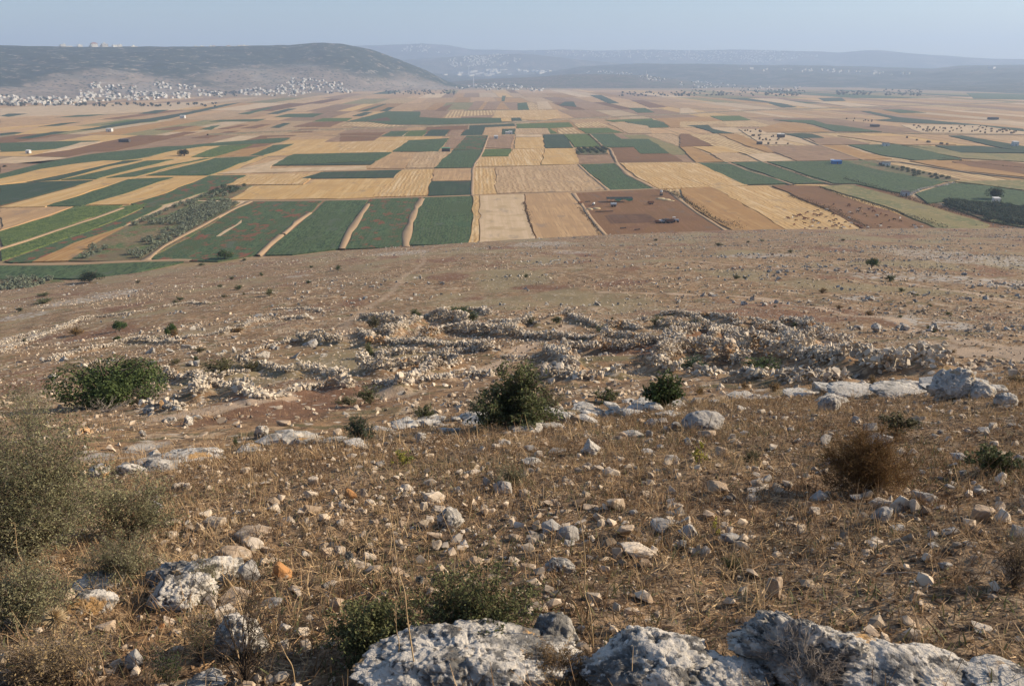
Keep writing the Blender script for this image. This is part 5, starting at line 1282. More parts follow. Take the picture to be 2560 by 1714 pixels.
# ---- single stones and boulders
RK = []
LM = []      # landmarks for the labels: (px, py, phrase)
def rock(cx, cy, w, h, tone='pale', level=3, lo=.62, amp=.10, seed=None, label=None, name='stone', prof=None, dep=.8, rot=None, sink=.22, soft=.05, fr=2.0, pits=0.0):
    base = cy+h*.42; p = ground(cx, base); wm = span(p, w); hp = span(p, h)
    an = math.atan2(CAM_Z-p.z, p.y); dm = wm*dep; hm = max((hp-.55*dm*math.sin(an))/math.cos(an), .34*min(wm, hp))*1.15
    sd = seed if seed is not None else int(cx*7+cy*13) % 9973; rng = np.random.default_rng(sd); D, F = ico(level)
    if level <= 4:
        bm = hull(rng, 13 if lo < .8 else 26, (1, 1, 1), .45 if lo < .8 else .1); bmesh.ops.bevel(bm, geom=bm.edges, offset=.05, segments=1, affect='EDGES', clamp_overlap=True)
        bmesh.ops.triangulate(bm, faces=bm.faces); bmesh.ops.subdivide_edges(bm, edges=bm.edges, cuts=1 if level == 3 else 3, use_grid_fill=True); V, F = bm_arr(bm)
        V = V-(V.max(0)+V.min(0))/2; V /= np.abs(V).max(0); D = V/np.linalg.norm(V, axis=1)[:, None]
    else:
        r = faceted(D, rng, 9, lo-.1, .98, soft*.6); V = D*r[:, None]; V /= np.abs(V).max(0)
    if prof:
        px_, ph = zip(*prof); V[:, 2] *= np.interp(V[:, 0], px_, ph)
    N = D; big = max(wm, hm)
    RT = rand_rot(rng, 1)[0]; S_ = np.array([1, dm/wm, max(hm*1.4/wm, .35)])*fr*1.25; n1 = fbm3((V*S_)@RT+sd, 5, sd % 97, .58); V = V*(1+(amp*n1*(1.6 if level > 4 else .7))[:, None])
    if level > 4: rg_ = 1-np.abs(fbm3((V*S_*1.9)@RT+sd+9, 4, sd % 89, .55))*3; V = V-D*(amp*.42*np.clip(rg_, 0, 1)**3)[:, None]
    if pits:
        q = fbm3((V*np.array([wm, dm, hm*1.6])*9/max(wm, .4))@RT+sd, 4, 5); V = V-D*(pits*1.3*sstep(.05, .40, q))[:, None]
        q = fbm3((V*np.array([wm, dm, hm*1.6])*30/max(wm, .4))@RT+sd, 3, 6); V = V+D*(.05*q)[:, None]
    ang = rng.uniform(-.35, .35) if rot is None else rot
    V = V*np.array([wm/2, dm/2, hm/(2-sink*2)]); V = rot_z(V, ang)
    me = mesh_np(name, V, F, tone_m.get(tone, rock_m) if tone != 'rock' else rock_m, level > 3)
    yy = p.y+dm*.35; z = H1(p.x, yy)
    zc = z+hm*(.5-sink)
    if me is not None: o = link(name, me, None, (p.x, yy, zc)); RK.append((o, cx, cy, w, h, tone, label)); return o
def big(cx, cy, w, h, label, **k):
    k.setdefault('tone', 'rock'); k.setdefault('level', 5); k.setdefault('name', 'boulder'); LM.append((cx, cy, k.pop('lm', label))); return rock(cx, cy, w, h, label=label, **k)
# the broken bedrock ledge across the slope
LV = []
for q in range(10):
    V_, F_q = bm_arr(hull(np.random.default_rng(300+q), 14, (1, .75, .34), .6)); LV.append((V_, F_q))
LL = [ground(*p) for p in [(210, 1172), (420, 1150), (700, 1105), (1000, 1068), (1200, 1050), (1400, 1040), (1650, 1018), (1900, 992), (2150, 978), (2400, 975), (2600, 985)]]
lx, lz = [], []
for a, b in zip(LL[:-1], LL[1:]):
    n = int((b-a).length*16); t = rw.random(n)[:, None]; q = np.array(a)[None, :2]*(1-t)+np.array(b)[None, :2]*t+np.c_[rw.normal(size=n)*.2, rw.normal(size=n)*.42]; lx.append(q)
lx = np.concatenate(lx); lx = lx[vn2(lx[:, 0]/1.1, lx[:, 1]/1.1, 88) > -.25]; ls = .10+.36*rw.random(len(lx))**2.2
M3 = []; o = 0; Vs, Fs = [], []
for q, (x, y) in enumerate(lx):
    V_, F_q = LV[rw.integers(0, 10)]; s_ = ls[q]; V_ = rot_z(V_, rw.uniform(-.6, .6)+(3.14 if q % 2 else 0))*s_; V_ = V_+np.c_[V_[:, 0]*0, V_[:, 0]*0, V_[:, 0]*.08*rw.normal()]; Vs.append(V_+np.array([x, y, H1(x, y)+.10*s_])); Fs.append(F_q+o); o += len(V_)
lb_ = thing('rock_ledge', LL[0], 'broken bedrock ledge running right across the slope in front of the ruins', 'rock ledge')
link('bedrock_slabs', mesh_np('bedrock_slabs', np.concatenate(Vs)-np.array(LL[0]), np.concatenate(Fs), tone_m['white']), lb_, kind='stuff')
# foreground outcrops
big(1175, 1668, 620, 190, 'long pitted white outcrop sloping left at the bottom of the picture', level=7, dep=.50, amp=.16, fr=1.6, pits=.10, rot=.06, soft=.12, lo=.72, lm='long pitted outcrop', prof=[(-1, .35), (-.6, .8), (-.2, 1), (.5, 1.0), (1, .9)])
big(1395, 1590, 130, 100, 'knobbly white boulder at the right top of the long pitted outcrop', level=5, amp=.16, pits=.08, lm='knobbly boulder of the outcrop')
big(1660, 1672, 400, 190, 'flat-topped lichen-spotted outcrop in the bottom centre', level=6, dep=.7, amp=.16, fr=1.7, pits=.12, rot=-.1, soft=.1, lo=.75, lm='flat-topped outcrop')
big(1840, 1720, 260, 130, 'low tail of the flat-topped outcrop at the bottom edge', level=6, amp=.18, pits=.1, rot=-.3, lm='tail of the flat-topped outcrop')
big(2060, 1640, 470, 240, 'largest grey pitted boulder with a dark hollow at the lower right', level=7, dep=.6, amp=.17, fr=1.5, pits=.13, rot=-.22, soft=.1, lo=.72, lm='largest pitted boulder', prof=[(-1, .8), (-.5, .95), (0, 1.05), (.4, .8), (1, .6)])
big(2330, 1700, 420, 150, 'right arm of the largest boulder tapering to the corner', level=6, dep=.6, amp=.17, fr=1.7, pits=.1, rot=-.3, lm='tapering rock arm')
big(2545, 1712, 200, 80, 'low rock end in the bottom right corner', level=5, amp=.15, pits=.1, lm='bottom right corner rock')
big(2110, 1702, 110, 60, 'small white knob of rock beneath the dry grey shrub', level=5, amp=.18, pits=.1, lm='small white knob')
F_ = lambda x, y: cp0('f', x, y)
def rl(c, txt):
    for q in txt.strip().split('\n'):
        a = q.split('|'); x, y, w, h = [float(v) for v in a[0].split(',')]; px, py = cp0(c, x, y); s = CR2[c][2]; kw = dict(tone='rock', level=5, amp=.14, pits=.06)
        if len(a) > 3: kw.update(eval('dict('+a[3]+')'))
        big(px, py, w/s, h/s, a[1], lm=a[2], **kw)
rl('f', '''1290,780,684,342|large pitted white boulder in the left foreground|large left boulder|level=6,dep=.7,pits=.1,rot=-.2
1160,920,472,306|rough boulder in front of the large left boulder|rough front boulder|level=6,pits=.1
640,860,389,177|flat dark-edged boulder left of the rough one|flat dark-edged boulder|pits=.09
610,995,342,200|rounded pale boulder under the flat dark-edged one|rounded pale boulder|pits=.05
1640,1230,413,330|big yellow-stained boulder behind the bare twiggy shrub|yellow-stained boulder|level=6,rot=-.5,pits=.07
1330,1580,354,82|white rock top cut by the bottom edge at the left|cut-off white rock|pits=.05
1690,800,162,162|grey pyramid-shaped stone beside the large left boulder|grey pyramid stone|tone='grey',level=4
1910,785,135,129|orange-brown cube-like stone in the left foreground|orange cube-like stone|tone='orange',level=4,amp=.07
1580,670,226,129|tilted tan slab above the grey pyramid stone|tilted tan slab|tone='tan',level=4,amp=.06,rot=.4
1710,515,270,118|long pinkish slab above the tilted tan slab|long pinkish slab|tone='tan',level=4,amp=.06,rot=.2
1440,445,162,97|bright stone with a pink face near the left shrub|bright pink-faced stone|tone='pale',level=4''')
rl('h', '''740,425,205,160|round white boulder with a small dark hole|round holed boulder|level=5,lo=.85,pits=.03
1445,480,160,100|left stone of the leaning grey pair|leaning grey pair|tone='grey',level=4
1550,525,165,120|right and larger stone of the leaning grey pair|larger stone of the grey pair|tone='grey',level=4,lo=.8
1500,750,220,130|knobbly pale rock below the leaning grey pair|knobbly pale rock|pits=.08
2040,645,260,120|long angular pale rock right of the knobbly one|long angular rock|tone='pale',level=4,rot=-.25
2250,460,240,90|flat grey rock beside the tall curved stalk|flat grey rock|tone='grey',level=4
1110,215,140,100|round striped grey stone under the grey-green herb|round striped stone|tone='grey',level=4,lo=.85
910,720,120,100|mossy yellow-green stone above the leafy foreground shrub|mossy stone|tone='tan',level=4,rot=.8
630,275,160,90|jagged white rock above the round holed boulder|jagged white rock|tone='pale',level=4
1850,105,130,70|leaning white wedge of rock high in the middle ground|leaning white wedge|tone='pale',level=4
65,260,95,75|orange stone next to small white ones|orange stone by the white ones|tone='orange',level=4''')
rl('k', '''1400,400,155,120|dark round mossy boulder in the right foreground heap|dark mossy boulder|tone='grey',level=4,lo=.85
1515,325,135,130|upright white angular block of the right foreground heap|upright angular block|tone='pale',level=4,amp=.04
1370,320,130,90|pale block topping the dark mossy boulder|topping pale block|tone='pale',level=4
1685,270,160,110|hump-backed grey rock right of the heap|hump-backed rock|tone='grey',level=4
2070,395,170,120|sharp-edged tan block near the right border|sharp-edged block|tone='tan',level=4,amp=.04
2215,420,115,100|rounded stone right of the sharp-edged block|rounded border stone|tone='pale',level=4
2310,515,110,110|grey stone cut by the right border|cut-off grey stone|tone='grey',level=4
260,222,140,90|tan block with a shaded left side in the middle ground|shaded tan block|tone='tan',level=4,amp=.05
350,552,140,90|grey block beside the yellow-flowered sprig|grey block by the sprig|tone='grey',level=4
640,905,110,150|orange-tan wedge of stone standing in dry grass|standing tan wedge|tone='tan',level=4,amp=.05
60,520,140,100|dark-topped stone under the thin stalk|dark-topped stone|tone='grey',level=4
35,440,95,90|pale stone on top of the dark-topped one|stacked pale stone|tone='pale',level=4''')
rl('r', '''1880,655,330,225|largest white boulder on the ledge at the right|largest ledge boulder|level=6,pits=.06,amp=.2,rot=-.1,lo=.66,dep=.6,tone='white'
2070,690,230,130|white boulder joined to the right of the largest ledge boulder|joined white boulder|pits=.06,tone='white'
2240,760,150,110|round dark-based rock at the right end of the ledge|round end rock|pits=.05,lo=.8,tone='white'
2200,680,180,70|low rock behind the right end of the ledge|low back rock|tone='white'
1600,690,420,100|long flat block with a dark front on the ledge|long flat dark-fronted block|dep=1.0,lo=.85,tone='white'
1310,708,420,70|broad flat pale slab of the ledge|broad flat slab|dep=1.2,lo=.88,tone='white'
1060,760,240,60|cracked flat rock left of the broad slab|cracked flat rock|dep=1.0,tone='white'
860,725,240,40|low bright slab in the ledge|low bright slab|dep=1.2,lo=.88,tone='white'
460,722,160,45|small bright slab at the left of the ledge|small bright slab|dep=1.2,tone='white'
1030,790,160,120|round black-lichened boulder under the cracked rock|black-lichened boulder|tone='grey',lo=.82
190,905,310,165|dome-shaped dark boulder with a white right flank|dome-shaped boulder|lo=.84,pits=.02,tone='grey'
430,815,70,40|small block between the dome and the lichened boulder|small middle block|level=4,tone='white'
''')
rl('c', '''1715,1085,145,125|pyramid-shaped white rock in the middle of the picture|white pyramid rock|lo=.66,pits=.02,amp=.2,prof=[(-1,.55),(-.3,1.05),(.2,.85),(1,.45)],tone='white'
540,1005,85,95|pointed pale rock right of the bluish feathery herb|pointed pale rock|lo=.66,amp=.2,prof=[(-1,.55),(-.2,1.05),(.3,.8),(1,.45)],tone='white'
430,915,190,45|left slab of the central rock ledge|left central slab|dep=1.2,lo=.86,tone='white'
600,895,170,45|second slab of the central rock ledge|second central slab|dep=1.2,lo=.86,tone='white'
870,872,140,38|slab left of the green feathery bush|slab left of the bush|dep=1.2,tone='white'
1290,960,240,60|wide slab right under the dark feathery bush|slab under the dark bush|dep=1.1,lo=.85,tone='white'
1330,905,150,60|white block behind the wide slab|white block behind the slab|tone='white'
1450,930,160,50|low slab right of the white block|low slab beside the block|dep=1.1,tone='white'
1480,830,140,55|angular slab with a dark face on the ledge|dark-faced angular slab|lo=.8,tone='white'
1670,815,180,35|thin bright slab in the middle of the ledge|thin bright slab|dep=1.2,tone='white'
1600,895,100,60|brownish rounded rock on the ledge|brownish ledge rock|tone='tan'
2000,843,190,55|flat rock with a shaded front in the ledge|flat shaded-front rock|dep=1.0,tone='white'
1980,762,140,40|pale slab beside the dark round bush|slab beside the round bush|dep=1.1,tone='white'
2240,850,210,50|long flat rock under the dark round bush|long flat rock|dep=1.0,tone='white'
2250,808,200,30|thin slab at the foot of the dark round bush|thin slab at the bush|dep=1.2,tone='white'
2130,905,110,50|low grey rock below the long flat rock|low grey rock|tone='grey'
1990,985,160,60|rough flat rock in the dry grass|rough flat rock|tone='white'
80,1062,190,40|flat slab at the left of the middle grass|flat slab in the grass|dep=1.1,tone='white'
730,960,190,40|broken slab under the second central slab|broken slab|dep=1.0,tone='white'
1110,1045,110,45|small white slab in the grass left of the pyramid rock|small white slab|tone='white'
1310,1170,160,50|thin slab low in the grass|thin low slab|tone='white'
2090,1112,110,28|thin crooked slab right of the pyramid rock|thin crooked slab|tone='white'
''')
rl('l', '''1180,1150,560,90|very wide flat bedrock slab at the left|very wide bedrock slab|dep=.6,lo=.88,level=6
960,1185,240,60|bedrock slab left of the very wide one|left bedrock slab|dep=.8,lo=.86
1700,1092,220,70|pale slab with a cracked top left of the centre|pale cracked slab|dep=.9
2060,1035,140,60|rounded grey slab beside the bluish herb|rounded grey slab|
2240,1025,220,60|long grey slab by the bluish herb|long grey slab|dep=.9
1770,985,110,105|tall light stone over the pale cracked slab|tall light stone|lo=.66
1275,905,70,75|white upright stone below the big bush|white upright stone|level=4,lo=.66
1310,878,120,45|flat grey block beside the white upright stone|flat block by the upright stone|level=4
1140,885,100,60|light stone below the dark-sided row|light stone below the row|level=4
1000,830,100,60|dark-sided block at the left of the row under the bush|dark-sided block|level=4
1200,825,60,50|square block at the right of the row under the bush|square row block|level=4
350,600,65,38|lone white stone on the slope left of the big bush|lone white stone|level=4
1290,512,60,40|left of two round stones behind the big bush|two round stones|level=4
1335,516,45,40|right of two round stones behind the big bush|right round stone|level=4
812,965,65,35|flat stone in the bare ground under the bush shadow|flat bare-ground stone|level=4
970,990,50,50|square white stone at the end of the small gully|gully stone|level=4
570,1080,32,28|small round stone on the bare earth at the left|small bare-earth stone|level=4
1920,912,110,60|tan block with green weeds beside it|tan block with weeds|tone='tan',level=4''')
big(245, 1176, 60, 40, 'left rock of the ledge beside the tall shrub', lm='ledge rock beside the tall shrub', pits=.05)
big(315, 1168, 80, 42, 'middle rock of the ledge beside the tall shrub', lm='middle ledge rock', pits=.05)
big(385, 1160, 100, 42, 'right rock of the ledge beside the tall shrub', lm='right ledge rock', pits=.05)
# lesser stones: tone p pale, g grey, t tan, o orange
TN = dict(p='pale', g='grey', t='tan', o='orange')
SM = {
 'f': '''460,110,60,70,p 560,130,50,60,p 1165,535,95,60,p 1710,600,160,95,p 2120,365,135,95,t 2060,390,80,60,p 2110,270,95,80,p 2130,165,80,55,p 1800,180,70,40,p 1850,352,120,70,p 1860,305,80,60,t 1050,280,60,40,p 1030,340,140,60,g 1960,440,110,60,p
1430,990,100,85,p 1590,975,210,120,t 1810,1005,180,70,g 2000,915,110,60,t 1530,1080,130,110,p 700,1165,140,95,t 1075,1165,80,50,o 900,1395,145,115,g 780,1412,90,65,p 700,1462,120,50,t 520,1495,80,50,p 600,1450,80,50,g 260,715,85,75,p 100,690,100,65,p 370,697,120,60,p 90,1335,110,80,t
2300,650,100,80,p 2230,660,110,95,t 1190,200,60,40,p 1270,205,50,40,p 1410,215,50,35,p 1660,100,60,40,p 1370,70,60,40,p 2080,680,60,50,p 1840,680,50,40,t 1720,640,80,60,p 1390,395,80,50,p 1190,455,70,50,t 2050,1200,110,70,p 2290,1020,90,110,t 1980,1350,50,40,p 1920,1280,110,60,p 2200,420,70,40,p 2310,455,60,50,p 2110,470,50,30,p 1210,640,40,30,p 30,1490,80,60,p 60,1130,90,60,t 2230,930,40,35,g''',
 'h': '''150,250,65,65,p 105,310,45,40,p 670,350,120,70,p 450,215,95,50,p 570,345,55,60,p 425,460,58,52,t 1000,180,60,60,g 1260,250,80,50,p 805,110,60,50,p 900,100,110,50,p 620,175,100,50,p 1560,590,90,40,g 1190,555,90,60,t 2120,175,70,50,p 2262,228,72,60,p 1730,75,40,40,p 1715,345,115,45,t 1880,325,130,90,t
1770,410,90,60,p 1950,520,125,90,t 1900,655,95,80,t 1190,710,85,50,p 660,612,72,72,p 640,540,110,70,t 200,690,95,60,p 140,742,140,55,p 1060,825,130,35,t 900,868,60,70,p 150,540,60,50,p 1880,1030,72,60,p 1290,1062,55,60,p 1380,1045,85,50,t 1550,660,40,50,p 380,150,45,35,p 30,345,80,60,p 200,320,90,50,p 310,430,40,30,p
490,555,60,30,p 420,610,50,40,p 300,930,50,40,p 1430,390,45,25,p 1165,450,40,25,p 1770,760,50,40,t 1700,690,60,40,g 2000,380,60,40,g 1480,205,80,25,p 1640,1180,60,50,g 360,780,50,40,p 1010,480,45,25,p 850,310,40,30,t 1060,340,40,25,t 2300,330,90,50,p 2330,610,60,60,g 1170,860,35,20,p 275,290,60,35,p 100,560,45,50,t 1830,185,35,22,p 270,55,60,30,g 120,70,80,30,p''',
 'k': '''490,285,62,60,p 480,342,50,35,p 600,150,62,52,g 555,215,170,38,p 680,235,85,50,t 970,105,85,60,p 965,265,135,85,g 920,375,70,60,p 1605,345,75,95,p 1860,520,115,72,g 1730,530,72,62,g 825,500,52,62,p 500,545,85,30,p 1350,578,145,50,p 1320,612,60,40,p 1290,650,115,50,t 1500,570,62,40,t 1690,690,62,52,p 1820,742,85,60,g
1215,275,95,40,g 1870,55,75,50,g 520,90,60,50,t 810,145,30,22,p 1440,285,60,50,p 1390,250,60,40,t 1500,490,110,40,g 960,580,40,25,t 1090,600,80,40,g 1050,625,35,18,p 1780,345,70,40,p 1740,600,80,30,g 2000,600,100,30,g 2070,1165,150,60,p 1030,340,45,40,t 865,130,50,35,p 1940,110,60,40,g 2150,90,60,40,p 1660,110,45,30,p
2060,245,80,50,g 1850,205,70,40,g 780,60,60,30,g 320,235,40,20,p 2010,690,60,40,t 760,660,30,18,p 1180,640,50,50,t 560,160,60,20,g 1110,200,30,22,p 400,120,40,18,p''',
 'r': '''1900,1000? ''' if False else '''2140,930,70,50,p 2080,965,80,40,g 1960,975,50,35,p 1780,980,45,30,p 1640,880,100,50,t 1650,915,70,35,t 2290,935,80,40,g 1310,945,110,70,g 1390,1035,170,90,g 1010,1030,110,80,g 1520,1120,70,40,p 1590,1110,60,50,p 2200,1120,110,40,p 2290,1050,50,40,p 450,980,80,40,g 200,985,130,60,t 290,1110,90,70,t 60,1040,60,50,g 640,1085,70,40,p 370,1040,60,30,t 720,885,60,30,p 640,885,50,40,g 560,840,60,30,p 760,960,50,30,g 1330,1010,60,50,p 1200,895,50,40,g 1050,1180,110,60,g 1920,1150,110,60,g 2310,1160,90,70,g 2130,1160,80,30,t''',
 'c': '''1140,990,60,30,p 1300,1090,90,50,g 1350,1130,60,50,p 1480,1105,130,30,g 70,1145,80,40,p 160,1135,50,40,p 270,1185,70,30,g 1060,1075,60,30,p 1820,945,70,30,p 1740,940,60,30,t 2110,990,50,50,g 2290,940,70,60,g 2200,905,60,40,g 1690,870,80,40,t 1230,905,60,40,p 1140,900,50,40,t 1390,820,50,50,p 860,660,45,50,p 1440,635,60,40,p 1180,950,60,30,t 300,905,40,20,p 1000,600,40,25,p 640,870,60,30,p 980,860,60,25,p 320,1060,50,40,t 250,1080,60,50,t 380,985,60,30,t 2180,1080,50,40,g 2260,1150,110,50,g 1520,890,60,50,g 2050,905,60,40,t''',
}
for c, txt in SM.items():
    for q in txt.split():
        x, y, w, h, t_ = q.split(','); s = CR2[c][2]; px, py = cp0(c, float(x), float(y)); rock(px, py, float(w)/s, float(h)/s, TN[t_], 3, amp=.07)
used = set(l[6] for l in RK if l[6])
def size_word(w): return 'large' if w > 60 else 'medium' if w > 38 else 'small' if w > 22 else 'very small'
for o, cx, cy, w, h, tone, lb in RK:
    if lb is None:
        sh = 'flat' if w/h > 1.9 else 'upright' if w/h < 1.05 else 'blocky' if int(cx) % 2 else 'rounded'
        near_ = sorted(LM, key=lambda l: math.hypot(l[0]-cx, (l[1]-cy)*1.5))[:9]; lb = None
        for l in near_:
            dx, dy = cx-l[0], cy-l[1]; d = math.hypot(dx, dy); how = ('just ' if d < 70 else '' if d < 170 else 'well ')
            rel = ('right of' if dx > 0 else 'left of') if abs(dx) > abs(dy)*1.2 else ('in front of' if dy > 0 else 'behind')
            cand = f"{size_word(w)} {sh} {tone if tone != 'pale' else 'whitish'} stone {how}{rel} the {l[2]}"
            if cand not in used: lb = cand; break
        lb = lb or cand
    used.add(lb); o['label'] = lb; o['category'] = 'boulder' if o.name.startswith('boulder') else 'stone'
# ================================================================ SHRUBS, HERBS AND DRY GRASS
sh_m = {
 'carob': leaf_mat('glossy_dark_leaves', (.11, .145, .048), (.05, .075, .026), .4, .22, .45),
 'dark': leaf_mat('dark_shrub_leaves', (.15, .165, .07), (.085, .10, .045), .35, .2),
 'olive': leaf_mat('olive_brown_leaves', (.14, .13, .06), (.085, .082, .04), .4, .2),
 'grey': leaf_mat('grey_green_leaves', (.27, .255, .145), (.155, .155, .085), .4, .25),
 'blue': leaf_mat('blue_green_needles', (.095, .14, .082), (.06, .095, .058), .35, .2),
 'green': leaf_mat('green_herb_leaves', (.085, .12, .045), (.055, .08, .03), .35, .25),
 'brown': leaf_mat('rusty_thorny_twigs', (.25, .155, .06), (.15, .095, .042), .4, .2),
 'yellow': leaf_mat('yellow_green_leaves', (.40, .36, .08), (.24, .27, .06), .3, .3),
 'straw': leaf_mat('straw_blades', (.34, .25, .13), (.22, .155, .08), .4, .25),
 'fg': leaf_mat('small_oak_leaves', (.155, .16, .07), (.085, .095, .04), .45, .25)}
dead_m = layered('dead_grey_twigs', (.36, .31, .26), [('noise', 9, 3, .45, .6, (.24, .20, .17))], rough=.95, island=.3)
darktwig_m = layered('dark_twigs', (.10, .075, .055), [('noise', 9, 3, .45, .6, (.06, .045, .035))], rough=.95, island=.3)
def shrub_data(seed, w, h, d=None, stems=30, twigs=10, nl=3000, leaf=.03, leafm='dark', twm=twig_m, tr=.004, spread=1.0, up=.3, asp=.5, tw=.22, lo=.35, jit=.03, round_=1.0, zj=(.62, 1.05)):
    rng = np.random.default_rng(seed); d = d or w*.8; n = stems; m = 7; t = np.linspace(0, 1, m)
    th = rng.uniform(0, 6.283, n); rad = np.sqrt(rng.uniform(0, 1, n))*spread; zt = np.sqrt(np.clip(1-rad**2*.92, .03, 1))*rng.uniform(*zj, n)
    E = np.stack([w/2*rad*np.cos(th), d/2*rad*np.sin(th), h*zt**round_], 1)
    P = np.zeros((n, m, 3)); P[:, :, 2] = t[None]**.85*E[:, 2:3]; P[:, :, :2] = (t[None, :, None]**1.25)*E[:, None, :2]
    P[:, 1:] += rng.normal(size=(n, m-1, 3))*np.array([w, d, h])*.018
    parts = [tubes(P, (tr*(1.25-t))[None].repeat(n, 0), 3)]
    N = n*twigs; si = rng.integers(0, n, N); tt = rng.uniform(lo, 1, N); k = np.minimum((tt*(m-1)).astype(int), m-2); f = tt*(m-1)-k
    O = P[si, k]*(1-f)[:, None]+P[si, k+1]*f[:, None]; dr = rng.normal(size=(N, 3))+O/np.array([w, d, h])*1.6; dr[:, 2] = dr[:, 2]*.7+.35; dr /= np.linalg.norm(dr, axis=1)[:, None]
    L = tw*min(w, h)*rng.uniform(.4, 1.1, N); q = np.linspace(0, 1, 4)
    T = O[:, None]+dr[:, None]*(L[:, None]*q[None])[..., None]; T[:, 1:] += rng.normal(size=(N, 3, 3))*(L*.10)[:, None, None]
    parts.append(tubes(T, (tr*.5*(1.15-q))[None].repeat(N, 0), 3))
    V, F = join_arr(parts); V[:, 2] = np.maximum(V[:, 2], -.02*h); st = mesh_np('stems', V, F, twm, True); fo = None
    if nl:
        j = rng.integers(0, N, nl); a = rng.uniform(.15, 1, nl)*3; k = np.minimum(a.astype(int), 2); f = (a-k)[:, None]
        LP = T[j, k]*(1-f)+T[j, k+1]*f+rng.normal(size=(nl, 3))*jit*min(w, h); LP[:, 2] = np.maximum(LP[:, 2], .01*h)
        V, F = leaves(LP, leaf, rng, up, asp); fo = mesh_np('foliage', V, F, sh_m[leafm])
    return fo, st
_sc = {}
def shrub(px, py, wpx, hpx, kind, label, name='shrub', cat='shrub', seed=None, group=None, **k):
    p = ground(px, py); w = span(p, wpx); h = span(p, hpx)/max(math.cos(math.atan2(CAM_Z-p.z, p.y)), .5)*.88
    t = thing(name, p, label, cat, group); fo, st = shrub_data(seed or int(px+py), w, h, leafm=kind, **k)
    if fo: link('foliage', fo, t)
    link('stems', st, t); return t
# reusable small shrubs, scaled (unit size)
KIT = {}
def kit(kind, v, **k):
    key = (kind, v)
    if key not in KIT: KIT[key] = shrub_data(100+v, 1, 1, leafm=kind, **k)
    return KIT[key]
def small(px, py, wpx, hpx, kind, label, name='shrub', cat='shrub', v=0, **k):
    p = ground(px, py); w = span(p, wpx); h = span(p, hpx)/max(math.cos(math.atan2(CAM_Z-p.z, p.y)), .5)
    t = thing(name, p, label, cat); t.scale = (w, w*.9, h); t.rotation_euler = (0, 0, (px*13) % 6.28)
    q = dict(stems=22, twigs=9, nl=900, leaf=.09, tr=.008, tw=.25); q.update(k); fo, st = kit(kind, v, **q)
    if fo: link('foliage', fo, t)
    link('stems', st, t)
# --- big ones
def bushmass(px, py, wpx, hpx, label, lobes, n, leaf, mat, name, cat, twm=bark_m, seed=5, asp=.6, shell=.55, dead=False):
    p = ground(px, py); w = span(p, wpx); h = span(p, hpx)*1.05; t = thing(name, p, label, cat); rng = np.random.default_rng(seed)
    P, N = crown_pts(rng, n, w/2, w/2*.75, h, lobes, .03, shell); V, F = leaves(P, leaf, rng, .2, asp, N*.7)
    link('foliage', mesh_np('foliage', V, F, mat), t); V, F = limbs(rng, 26, w/2*1.1, w/2*.8, h, w*.012); link('stems', mesh_np('stems', V, F, twm, True), t); return t, w, h
bushmass(272, 1012, 300, 140, 'large dark glossy evergreen bush on the slope at the left', 13, 15000, .13, sh_m['carob'], 'evergreen_bush', 'bush', seed=21, shell=.45)
shrub(368, 1004, 120, 50, 'grey', 'tangle of dead grey branches spilling from the large evergreen bush', 'dead_branches', 'branches', nl=0, twm=dead_m, stems=40, twigs=9, tr=.018, tw=.4)
shrub(262, 1030, 180, 30, 'grey', 'bare grey branches lying under the large evergreen bush', 'dead_branches', 'branches', nl=0, twm=dead_m, stems=30, twigs=6, tr=.014, tw=.4)
shrub(1290, 1068, 165, 165, 'dark', 'tall dark feathery bush growing out of the central rock ledge', stems=26, twigs=30, nl=12000, leaf=.07, tr=.014, tw=.30, asp=.4, spread=1.15, zj=(.4, 1.2))
shrub(1372, 1030, 85, 85, 'olive', 'paler feathery bush leaning against the tall dark one', stems=26, twigs=14, nl=2200, leaf=.05, tr=.01, asp=.35)
shrub(1195, 1040, 72, 58, 'blue', 'bluish green feathery bush left of the tall dark one', stems=26, twigs=14, nl=1500, leaf=.055, tr=.01, asp=.25)
shrub(897, 1100, 92, 66, 'blue', 'bluish green feathery herb on the ledge left of the centre', stems=34, twigs=16, nl=2200, leaf=.045, tr=.007, asp=.2)
shrub(1060, 1052, 74, 46, 'dark', 'low dark bush at the left of the central ledge', stems=26, twigs=12, nl=1500, leaf=.05, tr=.01)
shrub(1655, 1020, 100, 92, 'carob', 'dense dark green conical bush on the ledge', 'bush', 'bush', seed=12, stems=44, twigs=18, nl=5500, leaf=.06, tr=.01, tw=.2, spread=.95, zj=(.7, 1.15))
shrub(1515, 1006, 98, 36, 'dark', 'low spreading dark bush between the feathery and conical ones', stems=30, twigs=12, nl=1600, leaf=.06, tr=.01)
shrub(925, 1010, 76, 58, 'dark', 'rounded dark bush below the diagonal rubble wall', stems=28, twigs=12, nl=1600, leaf=.06, tr=.01)
shrub(2155, 1225, 235, 175, 'brown', 'large rust-brown thorny bush in the right middle ground', 'thorn_bush', 'bush', stems=110, twigs=30, zj=(.4, 1.1), nl=12000, leaf=.022, tr=.003, tw=.26, asp=.16, twm=layered('rusty_stems', (.15, .085, .04), [], rough=.95, island=.35), up=.1)
